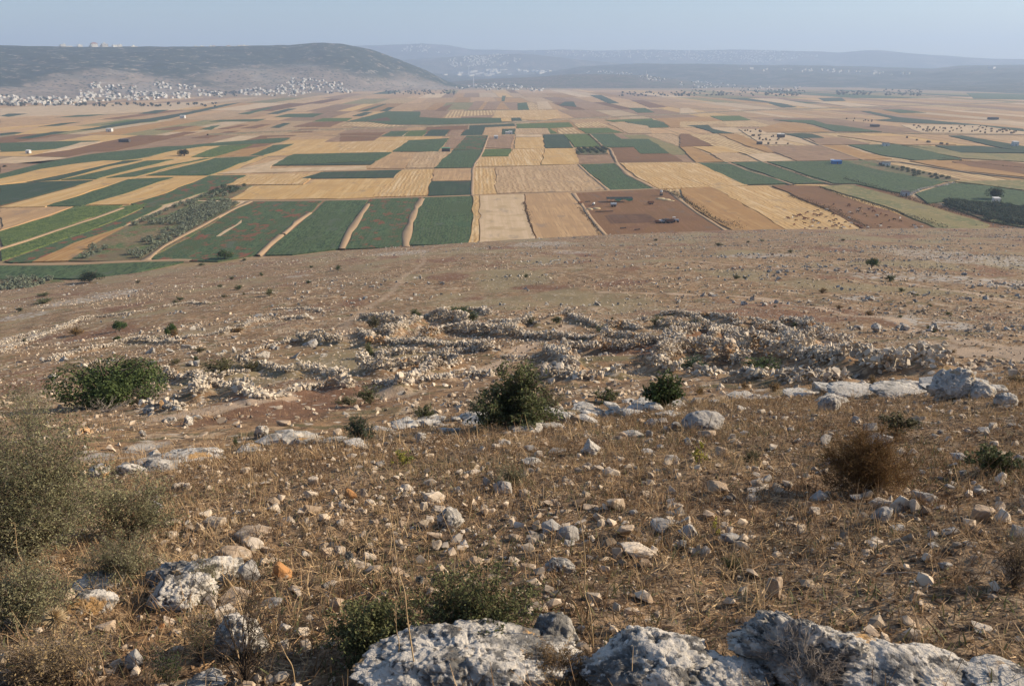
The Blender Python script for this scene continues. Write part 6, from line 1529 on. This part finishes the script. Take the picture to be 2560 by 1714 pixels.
# left foreground shrub mass
gk = dict(asp=.42, up=.2)
shrub(85, 1395, 420, 430, 'grey', 'big tangled grey-green shrub filling the left edge', seed=3, stems=150, twigs=26, zj=(.45, 1.05), nl=44000, leaf=.021, tr=.0024, tw=.2, twm=twig_m, **gk)
shrub(330, 1345, 330, 190, 'grey', 'lower right arm of the big grey-green shrub', seed=4, stems=60, twigs=18, zj=(.35, 1.1), nl=7500, leaf=.022, tr=.0022, tw=.2, **gk)
shrub(85, 1120, 170, 210, 'grey', 'upright pale sprays rising above the big grey-green shrub', seed=5, stems=40, twigs=16, nl=6500, leaf=.026, tr=.003, tw=.22, spread=.8, **gk)
shrub(310, 1450, 240, 120, 'grey', 'low greyish dry shrub behind the flat dark-edged boulder', seed=6, stems=90, twigs=18, nl=6500, leaf=.014, tr=.0016, **gk)
shrub(70, 1560, 240, 170, 'grey', 'low grey-green shrub at the left edge above the dry thistle', seed=7, stems=90, twigs=18, nl=9000, leaf=.015, tr=.0016, **gk)
shrub(520, 1480, 100, 90, 'grey', 'thin grey-green sprig growing between the left boulders', seed=8, stems=36, twigs=12, nl=1500, leaf=.010, tr=.0016, **gk)
shrub(140, 1700, 330, 130, 'straw', 'dry tangled weeds along the bottom left corner', 'dry_weeds', 'weeds', seed=9, stems=130, twigs=14, nl=3500, leaf=.012, tr=.0016)
shrub(420, 1712, 110, 90, 'green', 'small light green leafy sprig at the bottom edge', 'herb', 'herb', seed=10, stems=22, twigs=8, nl=700, leaf=.010, tr=.0015)
shrub(500, 1655, 110, 150, 'green', 'thin green wiry herb left of the bare dark shrub', 'herb', 'herb', seed=11, stems=22, twigs=14, nl=900, leaf=.012, tr=.0016, asp=.15)
shrub(615, 1705, 360, 320, 'olive', 'bare dark twiggy shrub in the left foreground', seed=12, stems=26, twigs=10, nl=500, leaf=.012, tr=.0024, twm=darktwig_m, tw=.26, asp=.15)
shrub(1190, 1592, 420, 165, 'fg', 'leafy green shrub behind the long pitted outcrop', seed=13, stems=110, twigs=24, zj=(.3, 1.15), nl=10500, leaf=.016, tr=.002, twm=darktwig_m, tw=.18)
shrub(930, 1640, 270, 140, 'fg', 'shaded left part of the leafy shrub beside the long outcrop', seed=14, stems=60, twigs=18, nl=8000, leaf=.017, tr=.0018, twm=darktwig_m)
shrub(2010, 1712, 240, 150, 'grey', 'dry pale grey twiggy shrub before the largest boulder', 'dry_shrub', 'shrub', seed=15, stems=70, twigs=12, nl=0, twm=dead_m, tr=.0018, tw=.3)
shrub(1390, 1690, 230, 70, 'brown', 'patch of withered brown stonecrop on the outcrop', 'dry_stonecrop', 'plant', seed=16, stems=160, twigs=8, nl=2600, leaf=.011, tr=.0016, asp=.3)
shrub(1210, 1700, 190, 60, 'grey', 'small grey-green creeping herb on the long outcrop', 'herb', 'herb', seed=17, stems=60, twigs=8, nl=1300, leaf=.008, tr=.0012)
shrub(1275, 1215, 105, 62, 'grey', 'grey-green herb behind the round striped stone', 'herb', 'herb', seed=18, stems=50, twigs=12, nl=1800, leaf=.016, tr=.0022)
shrub(1008, 1165, 58, 58, 'yellow', 'yellow-green weed in the dry grass left of centre', 'weed', 'weed', seed=19, stems=12, twigs=8, nl=420, leaf=.028, tr=.003)
shrub(1745, 1168, 42, 78, 'yellow', 'yellow-green upright weed below the dome-shaped boulder', 'weed', 'weed', seed=20, stems=8, twigs=8, nl=240, leaf=.028, tr=.003)
shrub(1788, 1335, 26, 48, 'yellow', 'small bright sprig with yellow flowers by the grey block', 'weed', 'weed', seed=21, stems=5, twigs=6, nl=90, leaf=.020, tr=.002)
shrub(1830, 1425, 60, 45, 'green', 'pale green feathery weed in the right grass', 'weed', 'weed', seed=22, stems=24, twigs=9, nl=500, leaf=.012, tr=.0016, asp=.3)
shrub(2535, 1470, 130, 170, 'straw', 'clump of tall rusty dry grass at the right edge', 'dry_grass_clump', 'grass clump', seed=23, stems=90, twigs=6, nl=900, leaf=.02, tr=.002, asp=.1)
shrub(2480, 1180, 150, 70, 'dark', 'dark low bush at the right edge above the stones', seed=24, stems=40, twigs=14, nl=2000, leaf=.03, tr=.004)
# --- small ones on the ruins and slope
SMALL = [(925, 893, 46, 36, 'dark', 'dark round bush left of the low shaded wall'), (1730, 928, 84, 44, 'blue', 'green broom in front of the shaded wall'), (1690, 926, 40, 26, 'green', 'lighter tuft left of the green broom'),
 (1900, 922, 110, 30, 'green', 'light green grassy tuft below the long front wall'), (1735, 822, 50, 30, 'blue', 'blue-green bush in the upper right ruins'), (1700, 818, 36, 20, 'green', 'green tuft left of the blue-green bush'),
 (1642, 816, 46, 28, 'dark', 'dark olive bush at the top of the right ruins'), (1940, 824, 40, 26, 'dark', 'dark bush beside the rounded upper heap'), (1985, 822, 22, 18, 'green', 'bright tuft on the rounded upper heap'),
 (1800, 820, 22, 16, 'blue', 'small tuft on the uppermost stone line'), (1040, 796, 44, 24, 'green', 'green tuft behind the bright diagonal wall'), (1150, 782, 60, 18, 'green', 'long tuft on top of the curved wall'), (1178, 806, 48, 28, 'green', 'sloping green tuft right of the curved wall'),
 (1330, 814, 34, 28, 'olive', 'olive tuft by the small cross wall'), (1392, 808, 32, 18, 'green', 'bright green tuft on the winding stone line'), (1500, 830, 36, 22, 'blue', 'round green tuft at the head of the right ruins'),
 (935, 825, 36, 34, 'olive', 'dark olive shrub inside the far left room'), (1088, 892, 54, 16, 'olive', 'low olive tuft below the broad rubble band'), (1738, 882, 50, 24, 'straw', 'yellow grass before the deep dark recess'), (1800, 870, 24, 22, 'straw', 'golden grass beside the bright block wall'),
 (1905, 866, 60, 16, 'olive', 'dark grass in the right-hand room'), (1938, 978, 40, 26, 'brown', 'rusty grass ball on the small bright slab'), (2180, 962, 40, 24, 'straw', 'dry tuft by the long flat block'), (2110, 950, 60, 20, 'olive', 'olive weeds behind the broad slab'), (1750, 985, 36, 16, 'brown', 'low brown tuft right of the conical bush'), (1860, 972, 30, 18, 'brown', 'small brown tuft under the low front row'),
 (2290, 912, 34, 12, 'dark', 'dark tuft on the right tail of the ruins'), (555, 930, 110, 38, 'olive', 'dark grass in the hollow behind the left pit'), (630, 932, 50, 34, 'olive', 'right end of the dark grass in the left hollow'), (440, 912, 36, 18, 'olive', 'tuft left of the dark grassy hollow'), (490, 905, 26, 16, 'green', 'small tuft behind the two round stones'),
 (190, 838, 44, 24, 'brown', 'brown bush on the long pale rubble band'), (62, 860, 24, 16, 'olive', 'olive tuft at the far left rubble'), (195, 874, 22, 12, 'brown', 'brown tuft on the row with a dark end'), (440, 846, 44, 22, 'brown', 'dry brush at the foot of the bright sapling'), (595, 832, 32, 18, 'brown', 'brown bush on the row right of the sapling'), (500, 880, 34, 12, 'olive', 'flat olive tuft in the open left ground'),
 (112, 758, 54, 14, 'dark', 'flat dark bush beside the bedrock at the far left'), (50, 778, 22, 10, 'green', 'small green tuft at the far left'), (450, 752, 22, 12, 'green', 'green tuft above the left rubble row'), (440, 760, 34, 10, 'olive', 'olive tuft under the green one on the left slope'), (560, 744, 20, 10, 'olive', 'tiny olive tuft on the highest stone row'), (674, 740, 32, 20, 'dark', 'dark bush at the head of the highest stone row'),
 (598, 724, 26, 14, 'green', 'green bush on the upper left slope'), (654, 690, 20, 10, 'green', 'tiny green bush under the rusty green field'), (580, 700, 14, 12, 'dark', 'tiny dark bush on the upper left slope'), (551, 718, 16, 8, 'green', 'flat green tuft on the upper left slope'), (503, 664, 20, 8, 'green', 'green tuft left of the almond tree foot'), (845, 676, 26, 14, 'green', 'green bush high on the slope under the green fields'), (778, 670, 12, 8, 'green', 'tiny tuft left of the high green bush'), (771, 709, 18, 10, 'green', 'pale tuft on the slope near the flat stones'), (612, 652, 16, 8, 'green', 'tiny tuft right of the almond tree'), (610, 738, 14, 8, 'olive', 'tiny tuft between two green ones'),
 (110, 740, 36, 10, 'dark', 'dark scrub on the bedrock at the far left'), (345, 690+18, 18, 8, 'olive', 'tuft by the shrub at the hill foot'),
 (2225, 703, 34, 20, 'dark', 'dark bush on the bare upper right slope'), (2056, 733, 28, 14, 'brown', 'brown cushion bush on the right slope'), (2172, 788, 28, 13, 'brown', 'brown cushion bush in front of the pale outcrop'), (2097, 772, 22, 10, 'brown', 'brown cushion bush left of the pale outcrop'), (2376, 884, 30, 14, 'brown', 'dark brown cushion bush near the largest ledge boulder'), (2253, 729, 20, 10, 'green', 'green tuft on the outcrop at the right'), (2292, 741, 18, 8, 'green', 'green tuft lower on the outcrop at the right'), (2177, 746, 16, 8, 'blue', 'blue tuft on the middle outcrop'), (2251, 794, 16, 8, 'blue', 'blue-green tuft below the outcrop'), (2324, 767, 16, 8, 'green', 'green tuft beside the outcrop edge'), (2370, 786, 22, 8, 'green', 'long green tuft at the outcrop edge'), (2320, 822, 14, 8, 'green', 'upper of two tufts on the right slope'), (2336, 831, 14, 8, 'green', 'lower of two tufts on the right slope'), (2118, 879, 16, 10, 'green', 'lone green tuft right of the ruins'), (1938, 768, 12, 7, 'olive', 'tiny olive tuft on the bare slope'),
 (1975, 632, 16, 8, 'green', 'green tuft near the top of the slope'), (1904, 604, 12, 7, 'green', 'tiny green tuft under the grazed stubble'), (1797, 615, 26, 8, 'olive', 'flat dark scrub near the hill foot track'), (2108, 603, 14, 8, 'olive', 'tiny dark tuft under the brown field'), (1870, 607, 12, 6, 'olive', 'tiny dark tuft at the hill foot'), (1640, 602, 14, 7, 'olive', 'tuft below the ploughed yard field'), (1315, 694, 18, 10, 'green', 'pair of green tufts in the middle of the slope'), (1300, 690, 10, 6, 'green', 'tiny tuft left of the middle pair'), (1840, 698, 22, 12, 'green', 'green bush in the middle of the far slope'), (1862, 697, 16, 8, 'olive', 'olive tuft right of the middle green bush'), (1530, 800, 18, 8, 'olive', 'olive tuft behind the right ruins'),
 (1880, 1160, 50, 40, 'olive', 'olive dry tuft left of the thorny bush'), (2240, 1080, 110, 50, 'olive', 'olive-green weedy patch behind the thorny bush'), (705, 1100, 24, 18, 'green', 'small green herb beside the tan block'), (590, 1120, 26, 26, 'green', 'green herb at the pale cracked slab'), (870, 1010, 70, 18, 'olive', 'olive grass above the lower hollow'),
 (2540, 960, 60, 24, 'straw', 'dry grass behind the right end of the ledge')]
for i_, (a, b, w, h, k, lb) in enumerate(SMALL): small(a, b, w, h, k, lb, 'bush' if 'bush' in lb else 'tuft', 'bush' if 'bush' in lb else 'tuft', v=i_ % 2)
# many nameless tussocks on the slope
kf = kit('olive', 0, stems=22, twigs=9, nl=900, leaf=.09, tr=.008, tw=.25)
fa = mesh_arrays(kf[0]); n = 2600; x, y = wedge(n, 40, 405, 1.6, rs); k = sstep(-.1, .35, fbm2(x/30, y/30, 3, 91)) > rs.random(n); x, y = x[k], y[k]; z = hill_h(x, y); parts = []
sub = np.random.default_rng(1).choice(len(fa[1]), 110, replace=False); fV = fa[0].reshape(-1, 4, 3)[sub].reshape(-1, 3); fF = np.arange(len(fV)).reshape(-1, 4)
for a, b, c in zip(x, y, z):
    if c > .8: s = rs.uniform(.25, .9); parts.append((rot_z(fV, rs.uniform(0, 6))*np.array([s, s, s*.5])+np.array([a, b, c]), fF))
V, F = join_arr(parts); link('slope_tussocks', mesh_np('slope_tussocks', V, F, weed2_m), label='small dry tussocks peppering the far slope', cat='tussocks', kind='stuff')

# ---- dry grass, straws and litter
straw_mats = [layered('straw_litter', (.48, .345, .20), [('noise', 1.5, 3, .45, .62, (.30, .195, .11))], rough=.8, island=.45, backlit=.15),
              layered('rusty_litter', (.28, .18, .10), [('noise', 1.5, 3, .45, .62, (.16, .10, .058))], rough=.85, island=.4, backlit=.1),
              layered('green_sprigs', (.135, .145, .07), [('noise', 1.5, 3, .45, .62, (.18, .165, .08))], rough=.8, island=.35, backlit=.2)]
def ribbons(name, n, y0, y1, p, L0, L1, wd, lying, mat, label, mask=None, curl=.25, clump=0):
    x, y = wedge(n//max(clump, 1), y0, y1, p, rs)
    if clump: x = np.repeat(x, clump)+rs.normal(size=len(x)*clump)*.018; y = np.repeat(y, clump)+rs.normal(size=len(y)*clump)*.018; n = len(x)
    if mask is not None: k = mask(x, y) > rs.random(n); x, y = x[k], y[k]
    n = len(x); z = hill_h(x, y); L = rs.uniform(L0, L1, n)*rs.uniform(.5, 1, n); th = rs.uniform(0, 6.283, n)
    el = np.where(rs.random(n) < lying, rs.uniform(0.0, .35, n), rs.uniform(.6, 1.5, n))
    dr = np.stack([np.cos(th)*np.cos(el), np.sin(th)*np.cos(el), np.sin(el)], 1); t = np.array([0, .35, .7, 1.])
    P = np.stack([x, y, z+.004], 1)[:, None]+dr[:, None]*(L[:, None]*t)[..., None]
    bend = rs.normal(size=(n, 3))*curl*L[:, None]; P = P+bend[:, None]*(t**2)[None, :, None]
    ly = el < .4; zz = hill_h(P[ly][..., 0].ravel(), P[ly][..., 1].ravel()).reshape(-1, 4); P[ly, :, 2] = np.maximum(P[ly, :, 2]*.35+.65*(zz+.015), zz+.004)
    Wv = np.cross(dr, rs.normal(size=(n, 3))); Wv /= np.linalg.norm(Wv, axis=1)[:, None]+1e-9; ww = (wd*rs.uniform(.6, 1.4, n))[:, None]*np.array([1, .9, .7, .25])
    A = P-Wv[:, None]*ww[..., None]*.5; Bq = P+Wv[:, None]*ww[..., None]*.5
    V = np.stack([A, Bq], 2).reshape(-1, 3); b0 = np.arange(n)[:, None]*8+np.arange(3)[None]*2; F = np.stack([b0, b0+1, b0+3, b0+2], -1).reshape(-1, 4)
    link(name, mesh_np(name, V, F, mat), label=label, cat='dry grass', kind='stuff')
gp = lambda sc, a, b, sd: (lambda x, y: np.clip(.18+sstep(a, b, fbm2(x/sc, y/sc, 3, sd)), 0, 1))
ribbons('straw_litter', 95000, 1.8, 13.5, 1.35, .04, .15, .0042, .75, straw_mats[0], 'pale straws lying over the foreground soil', gp(1.1, -.3, .3, 71))
ribbons('dry_grass', 70000, 1.8, 14, 1.4, .05, .16, .0046, .25, straw_mats[1], 'rusty dry grass standing in the foreground', gp(1.6, -.25, .3, 72))
ribbons('dry_grass', 42000, 1.8, 14, 1.5, .06, .18, .0042, .15, straw_mats[0], 'straw-coloured dry grass standing in the foreground', gp(1.4, -.1, .35, 73))
ribbons('dry_grass_tufts', 30000, 1.9, 15, 1.5, .06, .20, .0036, .0, straw_mats[0], 'rooted tufts of dry straw grass in the foreground', curl=.4, clump=22)
ribbons('green_sprigs', 42000, 1.8, 13, 1.5, .03, .09, .0060, .10, straw_mats[2], 'thin grey-green sprigs among the dry grass', gp(1.8, .0, .3, 74))
ribbons('dry_grass', 42000, 9, 46, 1.5, .12, .32, .010, .10, straw_mats[0], 'dry grass tufts on the slope behind the rock ledge', lambda x, y: sstep(-.05, .3, fbm2(x/3, y/3, 3, 75))*(1-sstep(20, 46, y)*.6))
ribbons('dry_grass', 24000, 12, 90, 1.5, .12, .34, .018, .10, straw_mats[1], 'rusty dry grass among the ruins', lambda x, y: sstep(.05, .3, fbm2(x/6, y/6, 3, 76)))

# ---- tall stalks drawn as they stand
stalk_m = layered('dry_stalk', (.50, .36, .20), [('noise', 20, 3, .45, .62, (.36, .25, .14))], rough=.8)
def stalk(pts, label, r=.0022, lean=0.0, head=0, bp=None):
    P = pts; g = ground(*(bp or P[0])); Y = g.y; out = []
    for q, (px, py) in enumerate(P):
        a, b = ray(px, py); yy = Y+lean*q/len(P); out.append((yy*a, yy, CAM_Z+yy*b))
    out = np.array(out); base = np.array([out[0][0], out[0][1], min(H1(out[0][0], out[0][1]), out[0][2])-.01]); out = np.vstack([base, out[0:]])
    n = 24; t = np.linspace(0, len(out)-1, n); k = np.minimum(t.astype(int), len(out)-2); f = (t-k)[:, None]
    Pm = np.stack([out[np.clip(k-1, 0, None)], out[k], out[k+1], out[np.clip(k+2, None, len(out)-1)]])
    C = .5*((2*Pm[1])+(-Pm[0]+Pm[2])*f+(2*Pm[0]-5*Pm[1]+4*Pm[2]-Pm[3])*f**2+(-Pm[0]+3*Pm[1]-3*Pm[2]+Pm[3])*f**3)
    o = thing('dry_stalk', Vector(base), label, 'stalk'); V, F = tubes((C-base)[None], (r*np.linspace(1.25, .45, n))[None], 5); link('stem', mesh_np('stem', V, F, stalk_m, True), o)
    rg = np.random.default_rng(int(P[0][0])); m = 9; k = rg.integers(8, n, m); O = C[k]-base; dr = rg.normal(size=(m, 3)); dr[:, 2] = abs(dr[:, 2]); dr /= np.linalg.norm(dr, axis=1)[:, None]
    T = O[:, None]+dr[:, None]*(np.linspace(0, 1, 3)*.022)[None, :, None]; V, F = tubes(T, np.full((m, 3), r*.4), 3); link('side_shoot', mesh_np('side_shoot', V, F, stalk_m), o)
Hc = lambda *a: [cp0('h', *p) for p in a]
stalk(Hc((530, 1563), (500, 1380), (480, 1250), (455, 1080), (440, 920), (410, 830), (390, 740), (370, 590), (345, 430), (310, 260)), 'tallest pale stalk rising left of centre from the bottom edge', .0028)
stalk(Hc((1725, 1320), (1718, 1200), (1700, 1040), (1665, 930), (1668, 800), (1665, 650), (1645, 480), (1612, 350), (1590, 270)), 'tall wavy stalk standing right of the long outcrop', .0028)
stalk(Hc((385, 1500), (398, 1340), (402, 1270), (385, 1180), (380, 1090), (378, 1000)), 'shorter crooked stalk beside the tallest one', .002)
stalk(Hc((2040, 1155), (2048, 1000), (2060, 900), (2045, 850), (2028, 800)), 'short bent stalk on top of the flat-topped outcrop', .002)
stalk([cp0('k', *p) for p in ((145, 1180), (120, 1030), (95, 900), (65, 740), (30, 620), (15, 500), (0, 440))], 'long thin stalk leaning left beside the flat-topped outcrop', .0024)
stalk([cp0('k', *p) for p in ((95, 1180), (80, 1090), (50, 1000), (0, 890), (-70, 790), (-150, 620))], 'thin arching stalk crossing low before the leaning one', .0018)
stalk(Hc((850, 850), (820, 740), (790, 620), (740, 500), (700, 400)), 'pale thin stem slanting past the round holed boulder', .0024)
stalk(Hc((840, 850), (810, 760), (800, 680), (780, 600)), 'second thin stem beside the slanting one', .0018)
stalk(Hc((320, 1010), (290, 900), (250, 800), (235, 740)), 'thin stalk left of the leafy foreground shrub', .0018)
stalk(Hc((2290, 1060), (2200, 980), (2150, 880), (2145, 820)), 'thin stem right of the short bent stalk', .0015)
stalk([cp0('f', *p) for p in ((1640, 420), (1690, 330), (1705, 220), (1703, 110), (1708, 0), (1700, -110))], 'tall pale grass stem high in the left middle ground', .0042)
stalk([cp0('f', *p) for p in ((1770, 370), (1795, 280), (1815, 150), (1838, 20), (1845, -80))], 'second pale grass stem right of the tall one', .0034)
stalk([cp0('f', *p) for p in ((1745, 300), (1730, 200), (1715, 100), (1712, 10))], 'thin stem between the two pale grass stems', .003)
stalk([cp0('f', *p) for p in ((2170, 1090), (2190, 1020), (2230, 930), (2255, 800), (2260, 620), (2250, 480), (2230, 370))], 'thin upright stem at the middle left', .002)
stalk([cp0('f', *p) for p in ((180, 880), (150, 720), (120, 650), (110, 560), (100, 450))], 'reddish stem rising in front of the big left shrub', .0028)
stalk([cp0('f', *p) for p in ((1700, 950), (1720, 820), (1760, 650), (1790, 480))], 'thin stem over the grey pyramid stone', .0016)
stalk([cp0('f', *p) for p in ((2010, 1563), (1990, 1430), (1940, 1340), (1880, 1180), (1900, 1000), (1930, 850))], 'curved stem right of the bare dark shrub', .0022)
stalk([cp0('f', *p) for p in ((760, 1270), (780, 1180), (850, 1080))], 'short slanting stem below the rounded pale boulder', .002)
# dry thistles
th_m = layered('thistle_head', (.56, .44, .27), [('noise', 30, 3, .45, .62, (.42, .30, .17))], rough=.85, island=.3)
thb_m = layered('grey_blue_thistle', (.22, .23, .22), [('noise', 30, 3, .45, .62, (.14, .14, .14))], rough=.85, island=.3)
def thistle(px, py, dpx, base, label, mat=th_m, ns=420):
    g = ground(*base); a, b = ray(px, py); c = np.array([g.y*a, g.y, CAM_Z+g.y*b]); r = span(Vector(c), dpx)/2; bs = np.array([g.x, g.y, g.z]); t = thing('thistle', g, label, 'thistle'); rg = np.random.default_rng(int(px))
    D = rg.normal(size=(ns, 3)); D[:, 2] = D[:, 2]*.9+.15; D /= np.linalg.norm(D, axis=1)[:, None]; q = np.array([.15, .6, 1.]); T = (c-bs)+D[:, None]*(q[None]*r*rg.uniform(.75, 1.05, (ns, 1)))[..., None]
    V, F = tubes(T, np.array([r*.03, r*.035, r*.004])[None].repeat(ns, 0), 3); link('spiky_head', mesh_np('spiky_head', V, F, mat), t)
    C = np.linspace(0, 1, 8)[:, None]*(c-bs)+rg.normal(size=(8, 3))*r*.06; C[0] = 0; V, F = tubes(C[None], np.full((1, 8), r*.07), 5); link('stem', mesh_np('stem', V, F, stalk_m, True), t)
    V, F = leaves((c-bs)*rg.uniform(.05, .75, 60)[:, None]+rg.normal(size=(60, 3))*r*.35, r*.6, rg, 0, .25); link('withered_leaf', mesh_np('withered_leaf', V, F, sh_m['straw']), t, kind='stuff')
thistle(137, 1545, 66, (130, 1665), 'large dry globe thistle with a shaggy pale head at the lower left')
thistle(872, 1388, 28, (876, 1425), 'small grey globe thistle left of the round holed boulder', thb_m, 260)
thistle(1048, 1448, 26, (1050, 1478), 'small bluish globe thistle above the leafy shrub', thb_m, 260)
thistle(1084, 1450, 22, (1086, 1480), 'smaller bluish thistle right of the other above the leafy shrub', thb_m, 220)
# dead sticks on the ground
def stick(x0, y0, x1, y1, label, r=.003, c='k', mat=dead_m):
    a, b = ground(*cp0(c, x0, y0)), ground(*cp0(c, x1, y1)); t = np.linspace(0, 1, 9)[:, None]; P = np.array(a)*(1-t)+np.array(b)*t; P[:, 2] = np.maximum(hill_h(P[:, 0], P[:, 1]), P[:, 2])+.012; P += np.random.default_rng(int(x0)).normal(size=P.shape)*.004
    bs = P[0].copy(); o = mesh_np('stick', *tubes((P-bs)[None], (r*np.linspace(1.2, .5, 9))[None], 5), mat, True); link('fallen_stick', o, None, bs, label, 'stick')
stick(620, 750, 880, 755, 'pale fallen stem in the right grass, upper of two')
stick(720, 862, 1130, 860, 'long pale fallen stem in the right grass, lower of two')
stick(1225, 447, 1510, 455, 'straight stem lying under the dark mossy boulder')
stick(985, 395, 1085, 368, 'short pale stem left of the right heap')
stick(1360, 815, 1640, 800, 'grey fallen stick in the middle of the right grass')
stick(1650, 1190, 1780, 1155, 'stick', c='r'); bpy.data.objects['fallen_stick.005']['label'] = 'bare stick right of the rust-brown thorny bush'
stick(1590, 675, 1765, 640, 'straw-coloured stem between the grey pair and the long angular rock', .005, 'h', stalk_m)
stick(365, 552, 560, 530, 'bleached white branch in the shade of the big left shrub', .006, 'f', layered('bleached_wood', (.62, .58, .52), [], rough=.8))
stick(100, 1545, 560, 1480, 'long bare stem lying on the flat-topped outcrop', .003, 'k', stalk_m)
stick(560, 1545, 940, 1465, 'thin bare branch crossing before the dry grey shrub', .003, 'k', stalk_m)
